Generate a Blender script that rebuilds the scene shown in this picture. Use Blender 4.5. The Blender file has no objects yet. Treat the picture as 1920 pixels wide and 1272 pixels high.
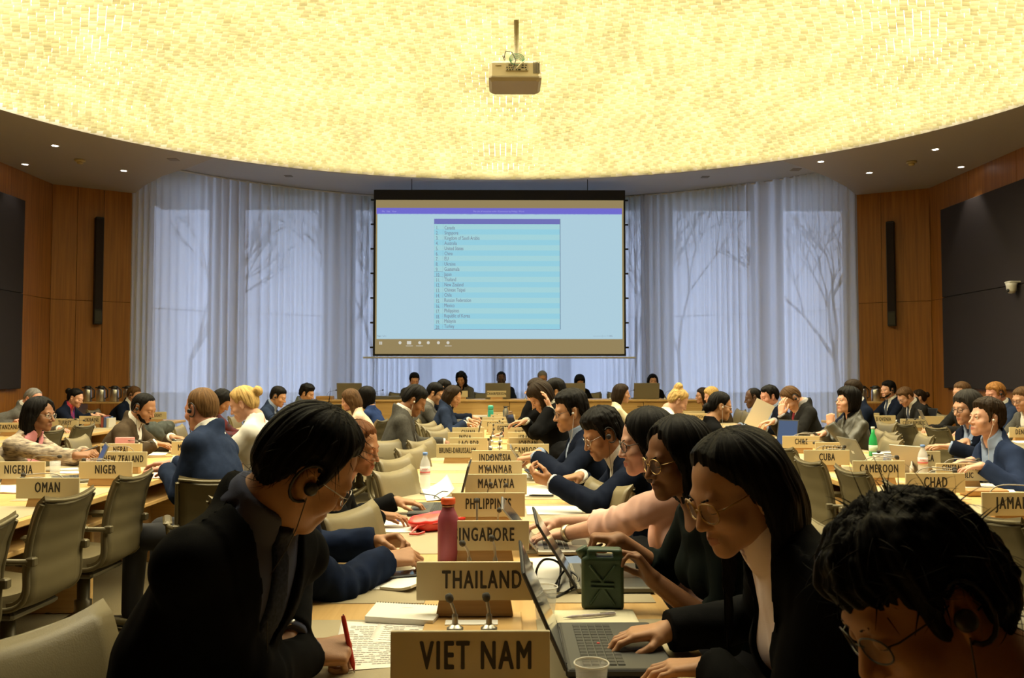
import bpy, bmesh, math, random
import numpy as np
from mathutils import Vector, Matrix

# ------------------------------------------------------------------ camera, world, exposure
SC = bpy.context.scene
COL = SC.collection
FPX = 1600.0                      # focal length in pixels of a 1920 x 1272 frame
CAMZ = 1.41
YAW, PITCH = math.atan(17 / FPX), math.atan(67 / FPX)
CAM = np.array([0.0, 0.0, CAMZ])
FWD = np.array([math.sin(YAW) * math.cos(PITCH), math.cos(YAW) * math.cos(PITCH), math.sin(PITCH)])
RGT = np.array([math.cos(YAW), -math.sin(YAW), 0.0])
UPV = np.cross(RGT, FWD)
cam_data = bpy.data.cameras.new('camera')
cam_data.sensor_width = 24.0
cam_data.lens = 20.0
cam_data.clip_start = 0.05
cam_data.dof.use_dof = True
cam_data.dof.focus_distance = 3.6
cam_data.dof.aperture_fstop = 8.0
cam = bpy.data.objects.new('camera', cam_data)
COL.objects.link(cam)
cam.location = CAM
cam.rotation_euler = (math.pi / 2 + PITCH, 0, -YAW)
SC.camera = cam
SC.view_settings.view_transform = 'Standard'
SC.view_settings.look = 'None'
SC.view_settings.gamma = 1.0
SC.view_settings.use_curve_mapping = False
SC.view_settings.exposure = 0.22
SC.cycles.use_denoising = True
SC.cycles.max_bounces = 8
SC.cycles.diffuse_bounces = 3
SC.cycles.glossy_bounces = 3
SC.cycles.transmission_bounces = 6
SC.cycles.transparent_max_bounces = 12
SC.cycles.caustics_reflective = False
SC.cycles.caustics_refractive = False
SC.cycles.sample_clamp_indirect = 4.0
world = bpy.data.worlds.new('overcast_sky')
SC.world = world
world.use_nodes = True
_bg = world.node_tree.nodes['Background']
_bg.inputs[0].default_value = (0.50, 0.58, 0.80, 1)      # blue hour overcast outside the windows
_bg.inputs[1].default_value = 4.4
CEIL_STRENGTH = 0.95
CEIL_COLOR = (1.0, 0.90, 0.50)
DOWNLIGHT_W = 9.0


def ray(px, py):
    return FWD + RGT * (px - 960) / FPX - UPV * (py - 636) / FPX


def W(px, py, d):
    """point at depth y = d seen at a pixel of the photograph"""
    r = ray(px, py)
    return CAM + r * (d / r[1])


def T(px, py, z=0.74):
    """point on the horizontal plane z"""
    r = ray(px, py)
    return CAM + r * ((z - CAMZ) / r[2])


# ------------------------------------------------------------------ materials
MATS = {}


def lin(c):
    return tuple((v / 12.92 if v <= 0.04045 else ((v + 0.055) / 1.055) ** 2.4) for v in c)


def mat(name, col, rough=0.6, metal=0.0, noise=0.0, nscale=30.0, bump=0.0, bscale=200.0, stretch=None, spec=0.5,
        coat=0.0, sheen=0.0, col2=None):
    if name in MATS:
        return MATS[name]
    m = bpy.data.materials.new(name)
    m.use_nodes = True
    nt = m.node_tree
    b = nt.nodes['Principled BSDF']
    b.inputs['Base Color'].default_value = (*col, 1)
    b.inputs['Roughness'].default_value = rough
    b.inputs['Metallic'].default_value = metal
    b.inputs['Specular IOR Level'].default_value = spec
    b.inputs['Coat Weight'].default_value = coat
    b.inputs['Sheen Weight'].default_value = sheen
    if noise or bump:
        tc = nt.nodes.new('ShaderNodeTexCoord')
        mp = nt.nodes.new('ShaderNodeMapping')
        if stretch:
            mp.inputs['Scale'].default_value = stretch
        nt.links.new(tc.outputs['Object'], mp.inputs[0])
    if noise:
        n = nt.nodes.new('ShaderNodeTexNoise')
        n.inputs['Scale'].default_value = nscale
        n.inputs['Detail'].default_value = 4
        nt.links.new(mp.outputs[0], n.inputs['Vector'])
        r = nt.nodes.new('ShaderNodeValToRGB')
        r.color_ramp.elements[0].position = 0.3
        r.color_ramp.elements[1].position = 0.7
        c2 = col2 if col2 else tuple(v * (1 - noise) for v in col)
        r.color_ramp.elements[0].color = (*c2, 1)
        r.color_ramp.elements[1].color = (*tuple(min(1, v * (1 + (0 if col2 else noise * 0.6))) for v in col), 1)
        nt.links.new(n.outputs[0], r.inputs[0])
        nt.links.new(r.outputs[0], b.inputs['Base Color'])
    if bump:
        n2 = nt.nodes.new('ShaderNodeTexNoise')
        n2.inputs['Scale'].default_value = bscale
        nt.links.new(mp.outputs[0], n2.inputs['Vector'])
        bp = nt.nodes.new('ShaderNodeBump')
        bp.inputs['Strength'].default_value = bump
        bp.inputs['Distance'].default_value = 0.004
        nt.links.new(n2.outputs[0], bp.inputs['Height'])
        nt.links.new(bp.outputs[0], b.inputs['Normal'])
    MATS[name] = m
    return m


def emat(name, col, strength=1.0):
    if name in MATS:
        return MATS[name]
    m = bpy.data.materials.new(name)
    m.use_nodes = True
    b = m.node_tree.nodes['Principled BSDF']
    b.inputs['Base Color'].default_value = (0, 0, 0, 1)
    b.inputs['Specular IOR Level'].default_value = 0.1
    b.inputs['Emission Color'].default_value = (*col, 1)
    b.inputs['Emission Strength'].default_value = strength
    MATS[name] = m
    return m


def glassy(name, col, transp=0.85, rough=0.05):
    """thin clear plastic or glass: mostly see-through with a glossy coat"""
    if name in MATS:
        return MATS[name]
    m = bpy.data.materials.new(name)
    m.use_nodes = True
    nt = m.node_tree
    out = nt.nodes['Material Output']
    b = nt.nodes['Principled BSDF']
    b.inputs['Base Color'].default_value = (*col, 1)
    b.inputs['Roughness'].default_value = rough
    t = nt.nodes.new('ShaderNodeBsdfTransparent')
    t.inputs[0].default_value = (*tuple(0.5 + 0.5 * c for c in col), 1)
    mx = nt.nodes.new('ShaderNodeMixShader')
    mx.inputs[0].default_value = transp
    nt.links.new(b.outputs[0], mx.inputs[1])
    nt.links.new(t.outputs[0], mx.inputs[2])
    nt.links.new(mx.outputs[0], out.inputs[0])
    MATS[name] = m
    return m


def wood(name, c1, c2, scale=(1, 1, 1), rough=0.45, bands=6.0):
    if name in MATS:
        return MATS[name]
    m = bpy.data.materials.new(name)
    m.use_nodes = True
    nt = m.node_tree
    b = nt.nodes['Principled BSDF']
    b.inputs['Roughness'].default_value = rough
    tc = nt.nodes.new('ShaderNodeTexCoord')
    mp = nt.nodes.new('ShaderNodeMapping')
    mp.inputs['Scale'].default_value = scale
    n = nt.nodes.new('ShaderNodeTexNoise')
    n.inputs['Scale'].default_value = bands
    n.inputs['Detail'].default_value = 8
    n.inputs['Distortion'].default_value = 0.4
    r = nt.nodes.new('ShaderNodeValToRGB')
    r.color_ramp.elements[0].position = 0.32
    r.color_ramp.elements[1].position = 0.68
    r.color_ramp.elements[0].color = (*c1, 1)
    r.color_ramp.elements[1].color = (*c2, 1)
    nt.links.new(tc.outputs['Object'], mp.inputs[0])
    nt.links.new(mp.outputs[0], n.inputs['Vector'])
    nt.links.new(n.outputs[0], r.inputs[0])
    nt.links.new(r.outputs[0], b.inputs['Base Color'])
    MATS[name] = m
    return m


# ------------------------------------------------------------------ object helpers
def tag(o, label=None, cat=None, group=None, kind=None):
    if label:
        o['label'] = label
    if cat:
        o['category'] = cat
    if group:
        o['group'] = group
    if kind:
        o['kind'] = kind
    return o


def empty(name, loc=(0, 0, 0), rz=0.0, label=None, cat=None, group=None):
    o = bpy.data.objects.new(name, None)
    o.empty_display_size = 0.1
    o.location = loc
    o.rotation_euler = (0, 0, rz)
    COL.objects.link(o)
    return tag(o, label, cat, group)


def link(name, me, m, parent=None):
    o = bpy.data.objects.new(name, me)
    COL.objects.link(o)
    if m is not None and not me.materials:
        me.materials.append(m)
    if parent:
        o.parent = parent
    return o


def copy_tree(o, parent=None):
    c = o.copy()
    COL.objects.link(c)
    if parent:
        c.parent = parent
        c.matrix_parent_inverse = o.matrix_parent_inverse
    for ch in o.children:
        copy_tree(ch, c)
    return c


class MB:
    """collects shapes into one mesh"""

    def __init__(s):
        s.v, s.f, s.sm = [], [], []

    def add(s, verts, faces, smooth=False, M=None):
        o = len(s.v)
        for p in verts:
            if M is not None:
                p = M @ Vector(p)
            s.v.append(tuple(p))
        for f in faces:
            s.f.append(tuple(i + o for i in f))
            s.sm.append(smooth)
        return s

    def box(s, lo, hi, M=None, bev=0.0):
        (x0, y0, z0), (x1, y1, z1) = lo, hi
        if bev > 0:
            b = min(bev, (x1 - x0) * .45, (y1 - y0) * .45, (z1 - z0) * .45)
            rings = []
            for z, i in ((z0, b), (z0 + b, 0), (z1 - b, 0), (z1, b)):
                a0, a1, c0, c1 = x0 + i, x1 - i, y0 + i, y1 - i
                q = b * 0.999
                rings.append([(a0 + q, c0, z), (a1 - q, c0, z), (a1, c0 + q, z), (a1, c1 - q, z),
                              (a1 - q, c1, z), (a0 + q, c1, z), (a0, c1 - q, z), (a0, c0 + q, z)])
            vs = [p for r in rings for p in r]
            fs = [tuple(range(7, -1, -1)), tuple(range(24, 32))]
            for k in range(3):
                for i in range(8):
                    j = (i + 1) % 8
                    fs.append((k * 8 + i, k * 8 + j, k * 8 + 8 + j, k * 8 + 8 + i))
            return s.add(vs, fs, False, M)
        vs = [(x0, y0, z0), (x1, y0, z0), (x1, y1, z0), (x0, y1, z0), (x0, y0, z1), (x1, y0, z1), (x1, y1, z1), (x0, y1, z1)]
        fs = [(3, 2, 1, 0), (4, 5, 6, 7), (0, 1, 5, 4), (1, 2, 6, 5), (2, 3, 7, 6), (3, 0, 4, 7)]
        return s.add(vs, fs, False, M)

    def tube(s, pts, r, n=8, M=None, cap=True, closed=False, flat=None):
        pts = [Vector(p) for p in pts]
        rr = r if isinstance(r, (list, tuple)) else [r] * len(pts)
        vs, fs = [], []
        L = len(pts)
        up = None
        for i, p in enumerate(pts):
            a = pts[(i - 1) % L] if (i > 0 or closed) else p
            b = pts[(i + 1) % L] if (i < L - 1 or closed) else p
            t = (b - a).normalized()
            if up is None:
                up = Vector((0, 0, 1)) if abs(t.z) < 0.9 else Vector((1, 0, 0))
            s1 = t.cross(up).normalized()
            up = s1.cross(t).normalized()
            for k in range(n):
                an = 2 * math.pi * k / n
                f1, f2 = (flat if flat else (1, 1))
                vs.append(p + (s1 * math.cos(an) * f1 + up * math.sin(an) * f2) * rr[i])
        for i in range(L if closed else L - 1):
            for k in range(n):
                k2 = (k + 1) % n
                i2 = (i + 1) % L
                fs.append((i * n + k, i2 * n + k, i2 * n + k2, i * n + k2)[::-1])
        if cap and not closed:
            fs.append(tuple(range(n)))
            fs.append(tuple(range((L - 1) * n, L * n))[::-1])
        return s.add(vs, fs, True, M)

    def lathe(s, prof, n=20, M=None, c=(0, 0)):
        vs, fs = [], []
        for (r, z) in prof:
            for k in range(n):
                a = 2 * math.pi * k / n
                vs.append((c[0] + r * math.cos(a), c[1] + r * math.sin(a), z))
        for i in range(len(prof) - 1):
            for k in range(n):
                k2 = (k + 1) % n
                fs.append((i * n + k, i * n + k2, (i + 1) * n + k2, (i + 1) * n + k))
        if prof[0][0] > 1e-4:
            fs.append(tuple(range(n))[::-1])
        if prof[-1][0] > 1e-4:
            fs.append(tuple(range((len(prof) - 1) * n, len(prof) * n)))
        return s.add(vs, fs, True, M)

    def grid(s, fn, nu, nv, M=None, smooth=True):
        vs = [fn(i / nu, j / nv) for i in range(nu + 1) for j in range(nv + 1)]
        fs = [(i * (nv + 1) + j, (i + 1) * (nv + 1) + j, (i + 1) * (nv + 1) + j + 1, i * (nv + 1) + j + 1)
              for i in range(nu) for j in range(nv)]
        return s.add(vs, fs, smooth, M)

    def mesh(s, name):
        me = bpy.data.meshes.new(name)
        me.from_pydata(s.v, [], s.f)
        me.polygons.foreach_set('use_smooth', s.sm)
        me.update()
        return me

    def build(s, name, m, parent=None):
        return link(name, s.mesh(name), m, parent)


def prism(poly, z0, z1):
    """extruded polygon as an MB, triangulated by bmesh"""
    bm = bmesh.new()
    vs = [bm.verts.new((x, y, z0)) for x, y in poly]
    es = [bm.edges.new((vs[i], vs[(i + 1) % len(vs)])) for i in range(len(vs))]
    r = bmesh.ops.triangle_fill(bm, edges=es, use_beauty=True)
    fs = [f for f in bm.faces]
    mb = MB()
    idx = {v: i for i, v in enumerate(bm.verts)}
    v2 = [tuple(v.co) for v in bm.verts]
    mb.add(v2, [tuple(idx[v] for v in f.verts) for f in fs])
    mb.add([(x, y, z1) for x, y, z in v2], [tuple(idx[v] for v in f.verts)[::-1] for f in fs])
    n = len(poly)
    mb.add([(x, y, z0) for x, y in poly] + [(x, y, z1) for x, y in poly],
           [(i, (i + 1) % n, n + (i + 1) % n, n + i) for i in range(n)])
    bm.free()
    return mb


def text(name, s, size, m, parent, M, xs=0.74, bold=0.012, align='CENTER', extrude=0.0006, spacing=1.06):
    cu = bpy.data.curves.new(name, 'FONT')
    cu.body = s
    cu.size = size
    cu.align_x = align
    cu.align_y = 'CENTER'
    cu.offset = bold * size
    cu.extrude = extrude
    cu.space_character = spacing
    cu.resolution_u = 3
    b_ = bold * size
    cu.offset = 0.0
    tmp = bpy.data.objects.new(name, cu)
    COL.objects.link(tmp)
    dg = bpy.context.evaluated_depsgraph_get()
    me = bpy.data.meshes.new_from_object(tmp.evaluated_get(dg))
    bpy.data.objects.remove(tmp)
    bpy.data.curves.remove(cu)
    if b_ > 0:                                     # heavier strokes: overlay shifted copies
        bm = bmesh.new()
        for k, (dx, dy) in enumerate(((0, 0), (b_ / xs, 0), (-b_ / xs, 0), (0, b_ * .6), (0, -b_ * .6))):
            m2 = me.copy()
            m2.transform(Matrix.Translation((dx, dy, k * .00006)))
            bm.from_mesh(m2)
            bpy.data.meshes.remove(m2)
        bm.to_mesh(me)
        bm.free()
    me.transform(M @ Matrix.Diagonal((xs, 1, 1, 1)))
    me.materials.clear()
    return link(name, me, m, parent)


def frame_matrix(o, x, y, z):
    return Matrix(((x[0], y[0], z[0], o[0]), (x[1], y[1], z[1], o[1]), (x[2], y[2], z[2], o[2]), (0, 0, 0, 1)))


def rotz(a):
    return Matrix.Rotation(a, 4, 'Z')

# ------------------------------------------------------------------ smooth volumes (people, soft things)
def nrm(v):
    v = np.asarray(v, float)
    return v / (np.linalg.norm(v) + 1e-12)


class Cap:
    """tapered capsule, optionally flattened along n by factor s, optionally cut flat at b"""

    def __init__(s, a, b, ra, rb, k=0.02, n=None, fl=1.0, cut=False):
        s.a, s.b, s.ra, s.rb, s.k, s.n, s.fl, s.cut = np.asarray(a, float), np.asarray(b, float), ra, rb, k, n, fl, cut
        r = max(ra, rb)
        s.lo, s.hi = np.minimum(s.a, s.b) - r, np.maximum(s.a, s.b) + r

    def ev(s, X, Y, Z, g=0.0):
        ba = s.b - s.a
        L2 = float(ba @ ba) + 1e-12
        px, py, pz = X - s.a[0], Y - s.a[1], Z - s.a[2]
        h = (px * ba[0] + py * ba[1] + pz * ba[2]) / L2
        hc = np.clip(h, 0, 1)
        qx, qy, qz = px - hc * ba[0], py - hc * ba[1], pz - hc * ba[2]
        d2 = qx * qx + qy * qy + qz * qz
        if s.n is not None:
            w = qx * s.n[0] + qy * s.n[1] + qz * s.n[2]
            d2 = d2 + w * w * (1 / s.fl ** 2 - 1)
            d = np.sqrt(d2) - (s.ra + (s.rb - s.ra) * hc)
            d = d * (0.5 + 0.5 * s.fl)
        else:
            d = np.sqrt(d2) - (s.ra + (s.rb - s.ra) * hc)
        d = d - g
        if s.cut:
            d = np.maximum(d, (h - 1) * math.sqrt(L2))
        return d


class Ell:
    def __init__(s, c, r, R=None, k=0.02):
        s.c, s.r, s.R, s.k = np.asarray(c, float), np.asarray(r, float), (np.eye(3) if R is None else R), k
        e = np.sqrt(((s.R * s.r[None, :]) ** 2).sum(1))
        s.lo, s.hi = s.c - e, s.c + e

    def ev(s, X, Y, Z, g=0.0):
        px, py, pz = X - s.c[0], Y - s.c[1], Z - s.c[2]
        r = s.r + g
        k0 = k1 = 0
        for i in range(3):
            a = s.R[:, i]
            q = (px * a[0] + py * a[1] + pz * a[2])
            k0 = k0 + (q / r[i]) ** 2
            k1 = k1 + (q / r[i] ** 2) ** 2
        k0 = np.sqrt(k0)
        return k0 * (k0 - 1) / (np.sqrt(k1) + 1e-9)


class Grid:
    def __init__(s, lo, hi, h):
        s.lo, s.h = np.asarray(lo, float), h
        s.n = np.maximum(4, np.ceil((np.asarray(hi, float) - s.lo) / h).astype(int) + 1)
        ax = [(s.lo[i] + h * np.arange(s.n[i])).astype(np.float32) for i in range(3)]
        s.X, s.Y, s.Z = ax[0][:, None, None], ax[1][None, :, None], ax[2][None, None, :]
        s.F = np.full(s.n, 0.5, np.float32)

    def sl(s, lo, hi):
        i0 = np.clip(np.floor((lo - s.lo) / s.h).astype(int), 0, s.n)
        i1 = np.clip(np.ceil((hi - s.lo) / s.h).astype(int) + 1, 0, s.n)
        return i0, i1

    def add(s, p, g=0.0, sub=False):
        pad = p.k + g + 0.03
        i0, i1 = s.sl(p.lo - pad, p.hi + pad)
        if (i1 <= i0).any():
            return s
        a, b, c = slice(i0[0], i1[0]), slice(i0[1], i1[1]), slice(i0[2], i1[2])
        d = p.ev(s.X[a], s.Y[:, b], s.Z[:, :, c], g)
        f = s.F[a, b, c]
        k = max(p.k, 1e-4)
        if sub:
            d = -d
            h = np.clip(0.5 - 0.5 * (f - d) / k, 0, 1)
            s.F[a, b, c] = f * (1 - h) + d * h + k * h * (1 - h)
        else:
            h = np.clip(0.5 + 0.5 * (d - f) / k, 0, 1)
            s.F[a, b, c] = d * (1 - h) + f * h - k * h * (1 - h)
        return s

    def dot(s, o, n):
        return (s.X - o[0]) * n[0] + (s.Y - o[1]) * n[1] + (s.Z - o[2]) * n[2]


def surface(F, lo, h):
    """naive surface nets -> verts, quads"""
    F = F.copy()
    for ax in range(3):                                  # close at the border
        sl = [slice(None)] * 3
        for e in (0, -1):
            sl[ax] = e
            F[tuple(sl)] = np.maximum(F[tuple(sl)], 1e-3)
    S = F < 0
    nx, ny, nz = F.shape
    cnt = np.zeros((nx - 1, ny - 1, nz - 1), np.int8)
    offs = [(i, j, k) for i in (0, 1) for j in (0, 1) for k in (0, 1)]
    for i, j, k in offs:
        cnt += S[i:nx - 1 + i, j:ny - 1 + j, k:nz - 1 + k]
    act = (cnt > 0) & (cnt < 8)
    ci = np.argwhere(act)
    if len(ci) == 0:
        return np.zeros((0, 3)), np.zeros((0, 4), int)
    idx = np.full(act.shape, -1, np.int32)
    idx[act] = np.arange(len(ci))
    vals = {o: F[ci[:, 0] + o[0], ci[:, 1] + o[1], ci[:, 2] + o[2]] for o in offs}
    acc = np.zeros((len(ci), 3))
    num = np.zeros(len(ci))
    for a in offs:
        for ax in range(3):
            if a[ax] == 0:
                b = list(a)
                b[ax] = 1
                b = tuple(b)
                va, vb = vals[a], vals[b]
                m = (va < 0) != (vb < 0)
                t = va / np.where(m, va - vb, 1)
                p = np.array(a, float)[None, :].repeat(len(ci), 0)
                p[:, ax] = t
                acc += p * m[:, None]
                num += m
    V = (ci + acc / num[:, None]) * h + np.asarray(lo)
    Q = []
    for ax in range(3):
        u, v = (ax + 1) % 3, (ax + 2) % 3
        s0 = [slice(None)] * 3
        s1 = [slice(None)] * 3
        s0[ax], s1[ax] = slice(0, -1), slice(1, None)
        A, B = S[tuple(s0)], S[tuple(s1)]
        e = np.argwhere(A != B)
        ok = (e[:, u] > 0) & (e[:, v] > 0) & (e[:, u] < F.shape[u] - 1) & (e[:, v] < F.shape[v] - 1)
        e = e[ok]
        if not len(e):
            continue
        fl = A[e[:, 0], e[:, 1], e[:, 2]]

        def at(du, dv):
            q = e.copy()
            q[:, u] += du
            q[:, v] += dv
            return idx[q[:, 0], q[:, 1], q[:, 2]]
        q = np.stack([at(-1, -1), at(0, -1), at(0, 0), at(-1, 0)], 1)
        q[~fl] = q[~fl][:, ::-1]
        Q.append(q)
    return V, np.concatenate(Q)


def vnoise(P, sc, seed=0):
    """smooth value noise, vectorised, about -1..1"""
    p = np.asarray(P, float) * sc + seed * 17.31
    i = np.floor(p).astype(np.int64)
    f = p - i
    f = f * f * (3 - 2 * f)
    out = 0
    for dx in (0, 1):
        for dy in (0, 1):
            for dz in (0, 1):
                q = (i[:, 0] + dx) * 374761393 + (i[:, 1] + dy) * 668265263 + (i[:, 2] + dz) * 2147483647 + seed * 144665
                q = (q ^ (q >> 13)) * 1274126177
                r = ((q ^ (q >> 16)) & 0xffff) / 32767.5 - 1
                w = (f[:, 0] if dx else 1 - f[:, 0]) * (f[:, 1] if dy else 1 - f[:, 1]) * (f[:, 2] if dz else 1 - f[:, 2])
                out = out + r * w
    return out


def normals(V, Q):
    n = np.cross(V[Q[:, 2]] - V[Q[:, 0]], V[Q[:, 3]] - V[Q[:, 1]])
    N = np.zeros_like(V)
    for k in range(4):
        np.add.at(N, Q[:, k], n)
    return N / (np.linalg.norm(N, axis=1)[:, None] + 1e-12)


def npmesh(name, V, Q, mats, mi=None, uv=None):
    me = bpy.data.meshes.new(name)
    me.vertices.add(len(V))
    me.vertices.foreach_set('co', np.asarray(V, np.float32).ravel())
    me.loops.add(len(Q) * 4)
    me.loops.foreach_set('vertex_index', np.asarray(Q, np.int32).ravel())
    me.polygons.add(len(Q))
    me.polygons.foreach_set('loop_start', np.arange(0, len(Q) * 4, 4, dtype=np.int32))
    for m in mats:
        me.materials.append(m)
    if mi is not None:
        me.polygons.foreach_set('material_index', np.asarray(mi, np.int32))
    me.polygons.foreach_set('use_smooth', np.ones(len(Q), bool))
    if uv is not None:
        l = me.uv_layers.new(name='flow')
        l.data.foreach_set('uv', np.asarray(uv, np.float32)[Q.ravel()].ravel())
    me.update()
    me.validate()
    return me

# ------------------------------------------------------------------ people
def skin_mats(key, col):
    return [mat('skin_' + key, col, rough=0.5, noise=0.12, nscale=18, bump=0.08, bscale=350, spec=0.28),
            mat('lip_' + key, (col[0] * 0.72, col[1] * 0.48, col[2] * 0.50), rough=0.4),
            mat('eye_white', (0.62, 0.58, 0.52), rough=0.2),
            mat('iris', (0.02, 0.012, 0.008), rough=0.15),
            mat('lash', (0.015, 0.01, 0.008), rough=0.6)]


SKIN = {'light': (0.50, 0.27, 0.17), 'fair': (0.58, 0.32, 0.22), 'tan': (0.37, 0.185, 0.092), 'asian': (0.46, 0.245, 0.135),
        'brown': (0.23, 0.105, 0.050), 'dark': (0.075, 0.036, 0.021), 'olive': (0.36, 0.18, 0.095), 'pink': (0.54, 0.26, 0.185)}
HAIRC = {'black': (0.0055, 0.0045, 0.004), 'darkbrown': (0.022, 0.013, 0.007), 'brown': (0.085, 0.045, 0.02), 'auburn': (0.12, 0.045, 0.015),
         'blond': (0.46, 0.30, 0.11), 'ginger': (0.26, 0.12, 0.035), 'grey': (0.16, 0.15, 0.14), 'greyblack': (0.022, 0.019, 0.016),
         'sandy': (0.125, 0.066, 0.026)}


def hair_mat(key):
    nm = 'hair_' + key
    if nm in MATS:
        return MATS[nm]
    c = HAIRC[key]
    m = bpy.data.materials.new(nm)
    m.use_nodes = True
    nt = m.node_tree
    b = nt.nodes['Principled BSDF']
    b.inputs['Roughness'].default_value = 0.48
    b.inputs['Specular IOR Level'].default_value = 0.07
    uv = nt.nodes.new('ShaderNodeUVMap')
    uv.uv_map = 'flow'
    mp = nt.nodes.new('ShaderNodeMapping')
    mp.inputs['Scale'].default_value = (46, 3.0, 1)
    n = nt.nodes.new('ShaderNodeTexNoise')
    n.inputs['Scale'].default_value = 1.6
    n.inputs['Detail'].default_value = 5
    r = nt.nodes.new('ShaderNodeValToRGB')
    r.color_ramp.elements[0].position, r.color_ramp.elements[1].position = 0.3, 0.75
    r.color_ramp.elements[0].color = (*[v * 0.55 for v in c], 1)
    r.color_ramp.elements[1].color = (*[min(1, v * 1.5 + 0.0015) for v in c], 1)
    bp = nt.nodes.new('ShaderNodeBump')
    bp.inputs['Strength'].default_value = 0.55
    bp.inputs['Distance'].default_value = 0.006
    nt.links.new(uv.outputs[0], mp.inputs[0])
    nt.links.new(mp.outputs[0], n.inputs['Vector'])
    nt.links.new(n.outputs[0], r.inputs[0])
    nt.links.new(r.outputs[0], b.inputs['Base Color'])
    nt.links.new(n.outputs[0], bp.inputs['Height'])
    nt.links.new(bp.outputs[0], b.inputs['Normal'])
    MATS[nm] = m
    return m


def head_prims(R, H, s, g):
    """g: dict of face shape. R columns right, forward, up"""
    def w(x, y, z):
        return H + R @ (np.array([x, y, z]) * s)
    fem = g.get('fem', False)
    jw = (0.86 if fem else 1.0) * g.get('jaw', 1.0)
    ns = g.get('nose', 1.0)
    P = [Ell(w(0, -.012, .032), np.array([.0745, .093, .083]) * s, R, .02),
         Ell(w(0, .022, -.028), np.array([.060 * (0.5 + 0.5 * jw), .067, .080]) * s, R, .025),
         Cap(w(-.046 * jw, .0, -.062), w(-.010, .064, -.096), .016 * s, .015 * s, .03),
         Cap(w(.046 * jw, .0, -.062), w(.010, .064, -.096), .016 * s, .015 * s, .03),
         Ell(w(0, .074, -.099), np.array([.017 * jw, .016, .015]) * s, R, .02),
         Cap(w(-.032, .074, .017), w(.032, .074, .017), (.011 if fem else .0135) * s, (.011 if fem else .0135) * s, .018),
         Ell(w(-.040, .056, -.032), np.array([.024, .024, .022]) * s, R, .02),
         Ell(w(.040, .056, -.032), np.array([.024, .024, .022]) * s, R, .02),
         Cap(w(0, .080, .010), w(0, .083 + .023 * ns, -.034), .0075 * s, .0105 * s, .012),
         Ell(w(-.0115, .092, -.038), np.array([.0085, .0105, .008]) * s, R, .007),
         Ell(w(.0115, .092, -.038), np.array([.0085, .0105, .008]) * s, R, .007),
         Ell(w(0, .078, -.070), np.array([.026, .016, .020]) * s, R, .012)]
    eyes = []
    for sx in (-1, 1):
        P.append(('sub', Ell(w(sx * .031, .089, .000), np.array([.0165, .012, .011]) * s, R, .010)))
    for sx in (-1, 1):
        e = w(sx * .031, .0755, .000)
        eyes.append(e)
        P.append(Ell(e, np.array([.0122] * 3) * s, R, .002))
        lidc = w(sx * .031, .0755, .0035 if g.get('eyes', 'down') == 'open' else -.0005)
        P.append(Ell(lidc, np.array([.0142, .0136, .0095 if g.get('eyes', 'down') == 'open' else .0118]) * s, R, .003)
                 if g.get('eyes', 'down') != 'open' else
                 Ell(w(sx * .031, .0752, .0075), np.array([.0150, .0142, .0075]) * s, R, .003))
    P += [Cap(w(-.019, .083, -.0665), w(0, .0925, -.0645), .0038 * s, .0058 * s, .005),
          Cap(w(.019, .083, -.0665), w(0, .0925, -.0645), .0038 * s, .0058 * s, .005),
          Cap(w(-.017, .083, -.0735), w(0, .0905, -.0755), .004 * s, .0065 * s, .005),
          Cap(w(.017, .083, -.0735), w(0, .0905, -.0755), .004 * s, .0065 * s, .005)]
    for sx in (-1, 1):
        Re = R @ np.array(Matrix.Rotation(0.22, 3, 'X')) @ np.array(Matrix.Rotation(-sx * 0.30, 3, 'Z'))
        P.append(Ell(w(sx * .0755, -.012, -.008), np.array([.0095, .0185, .032]) * s, Re, .006))
        P.append(('sub', Ell(w(sx * .0865, -.006, -.004), np.array([.0095, .0105, .018]) * s, Re, .004)))
        P.append(Ell(w(sx * .0765, -.006, -.036), np.array([.007, .0085, .010]) * s, Re, .006))
    return P, eyes


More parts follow.
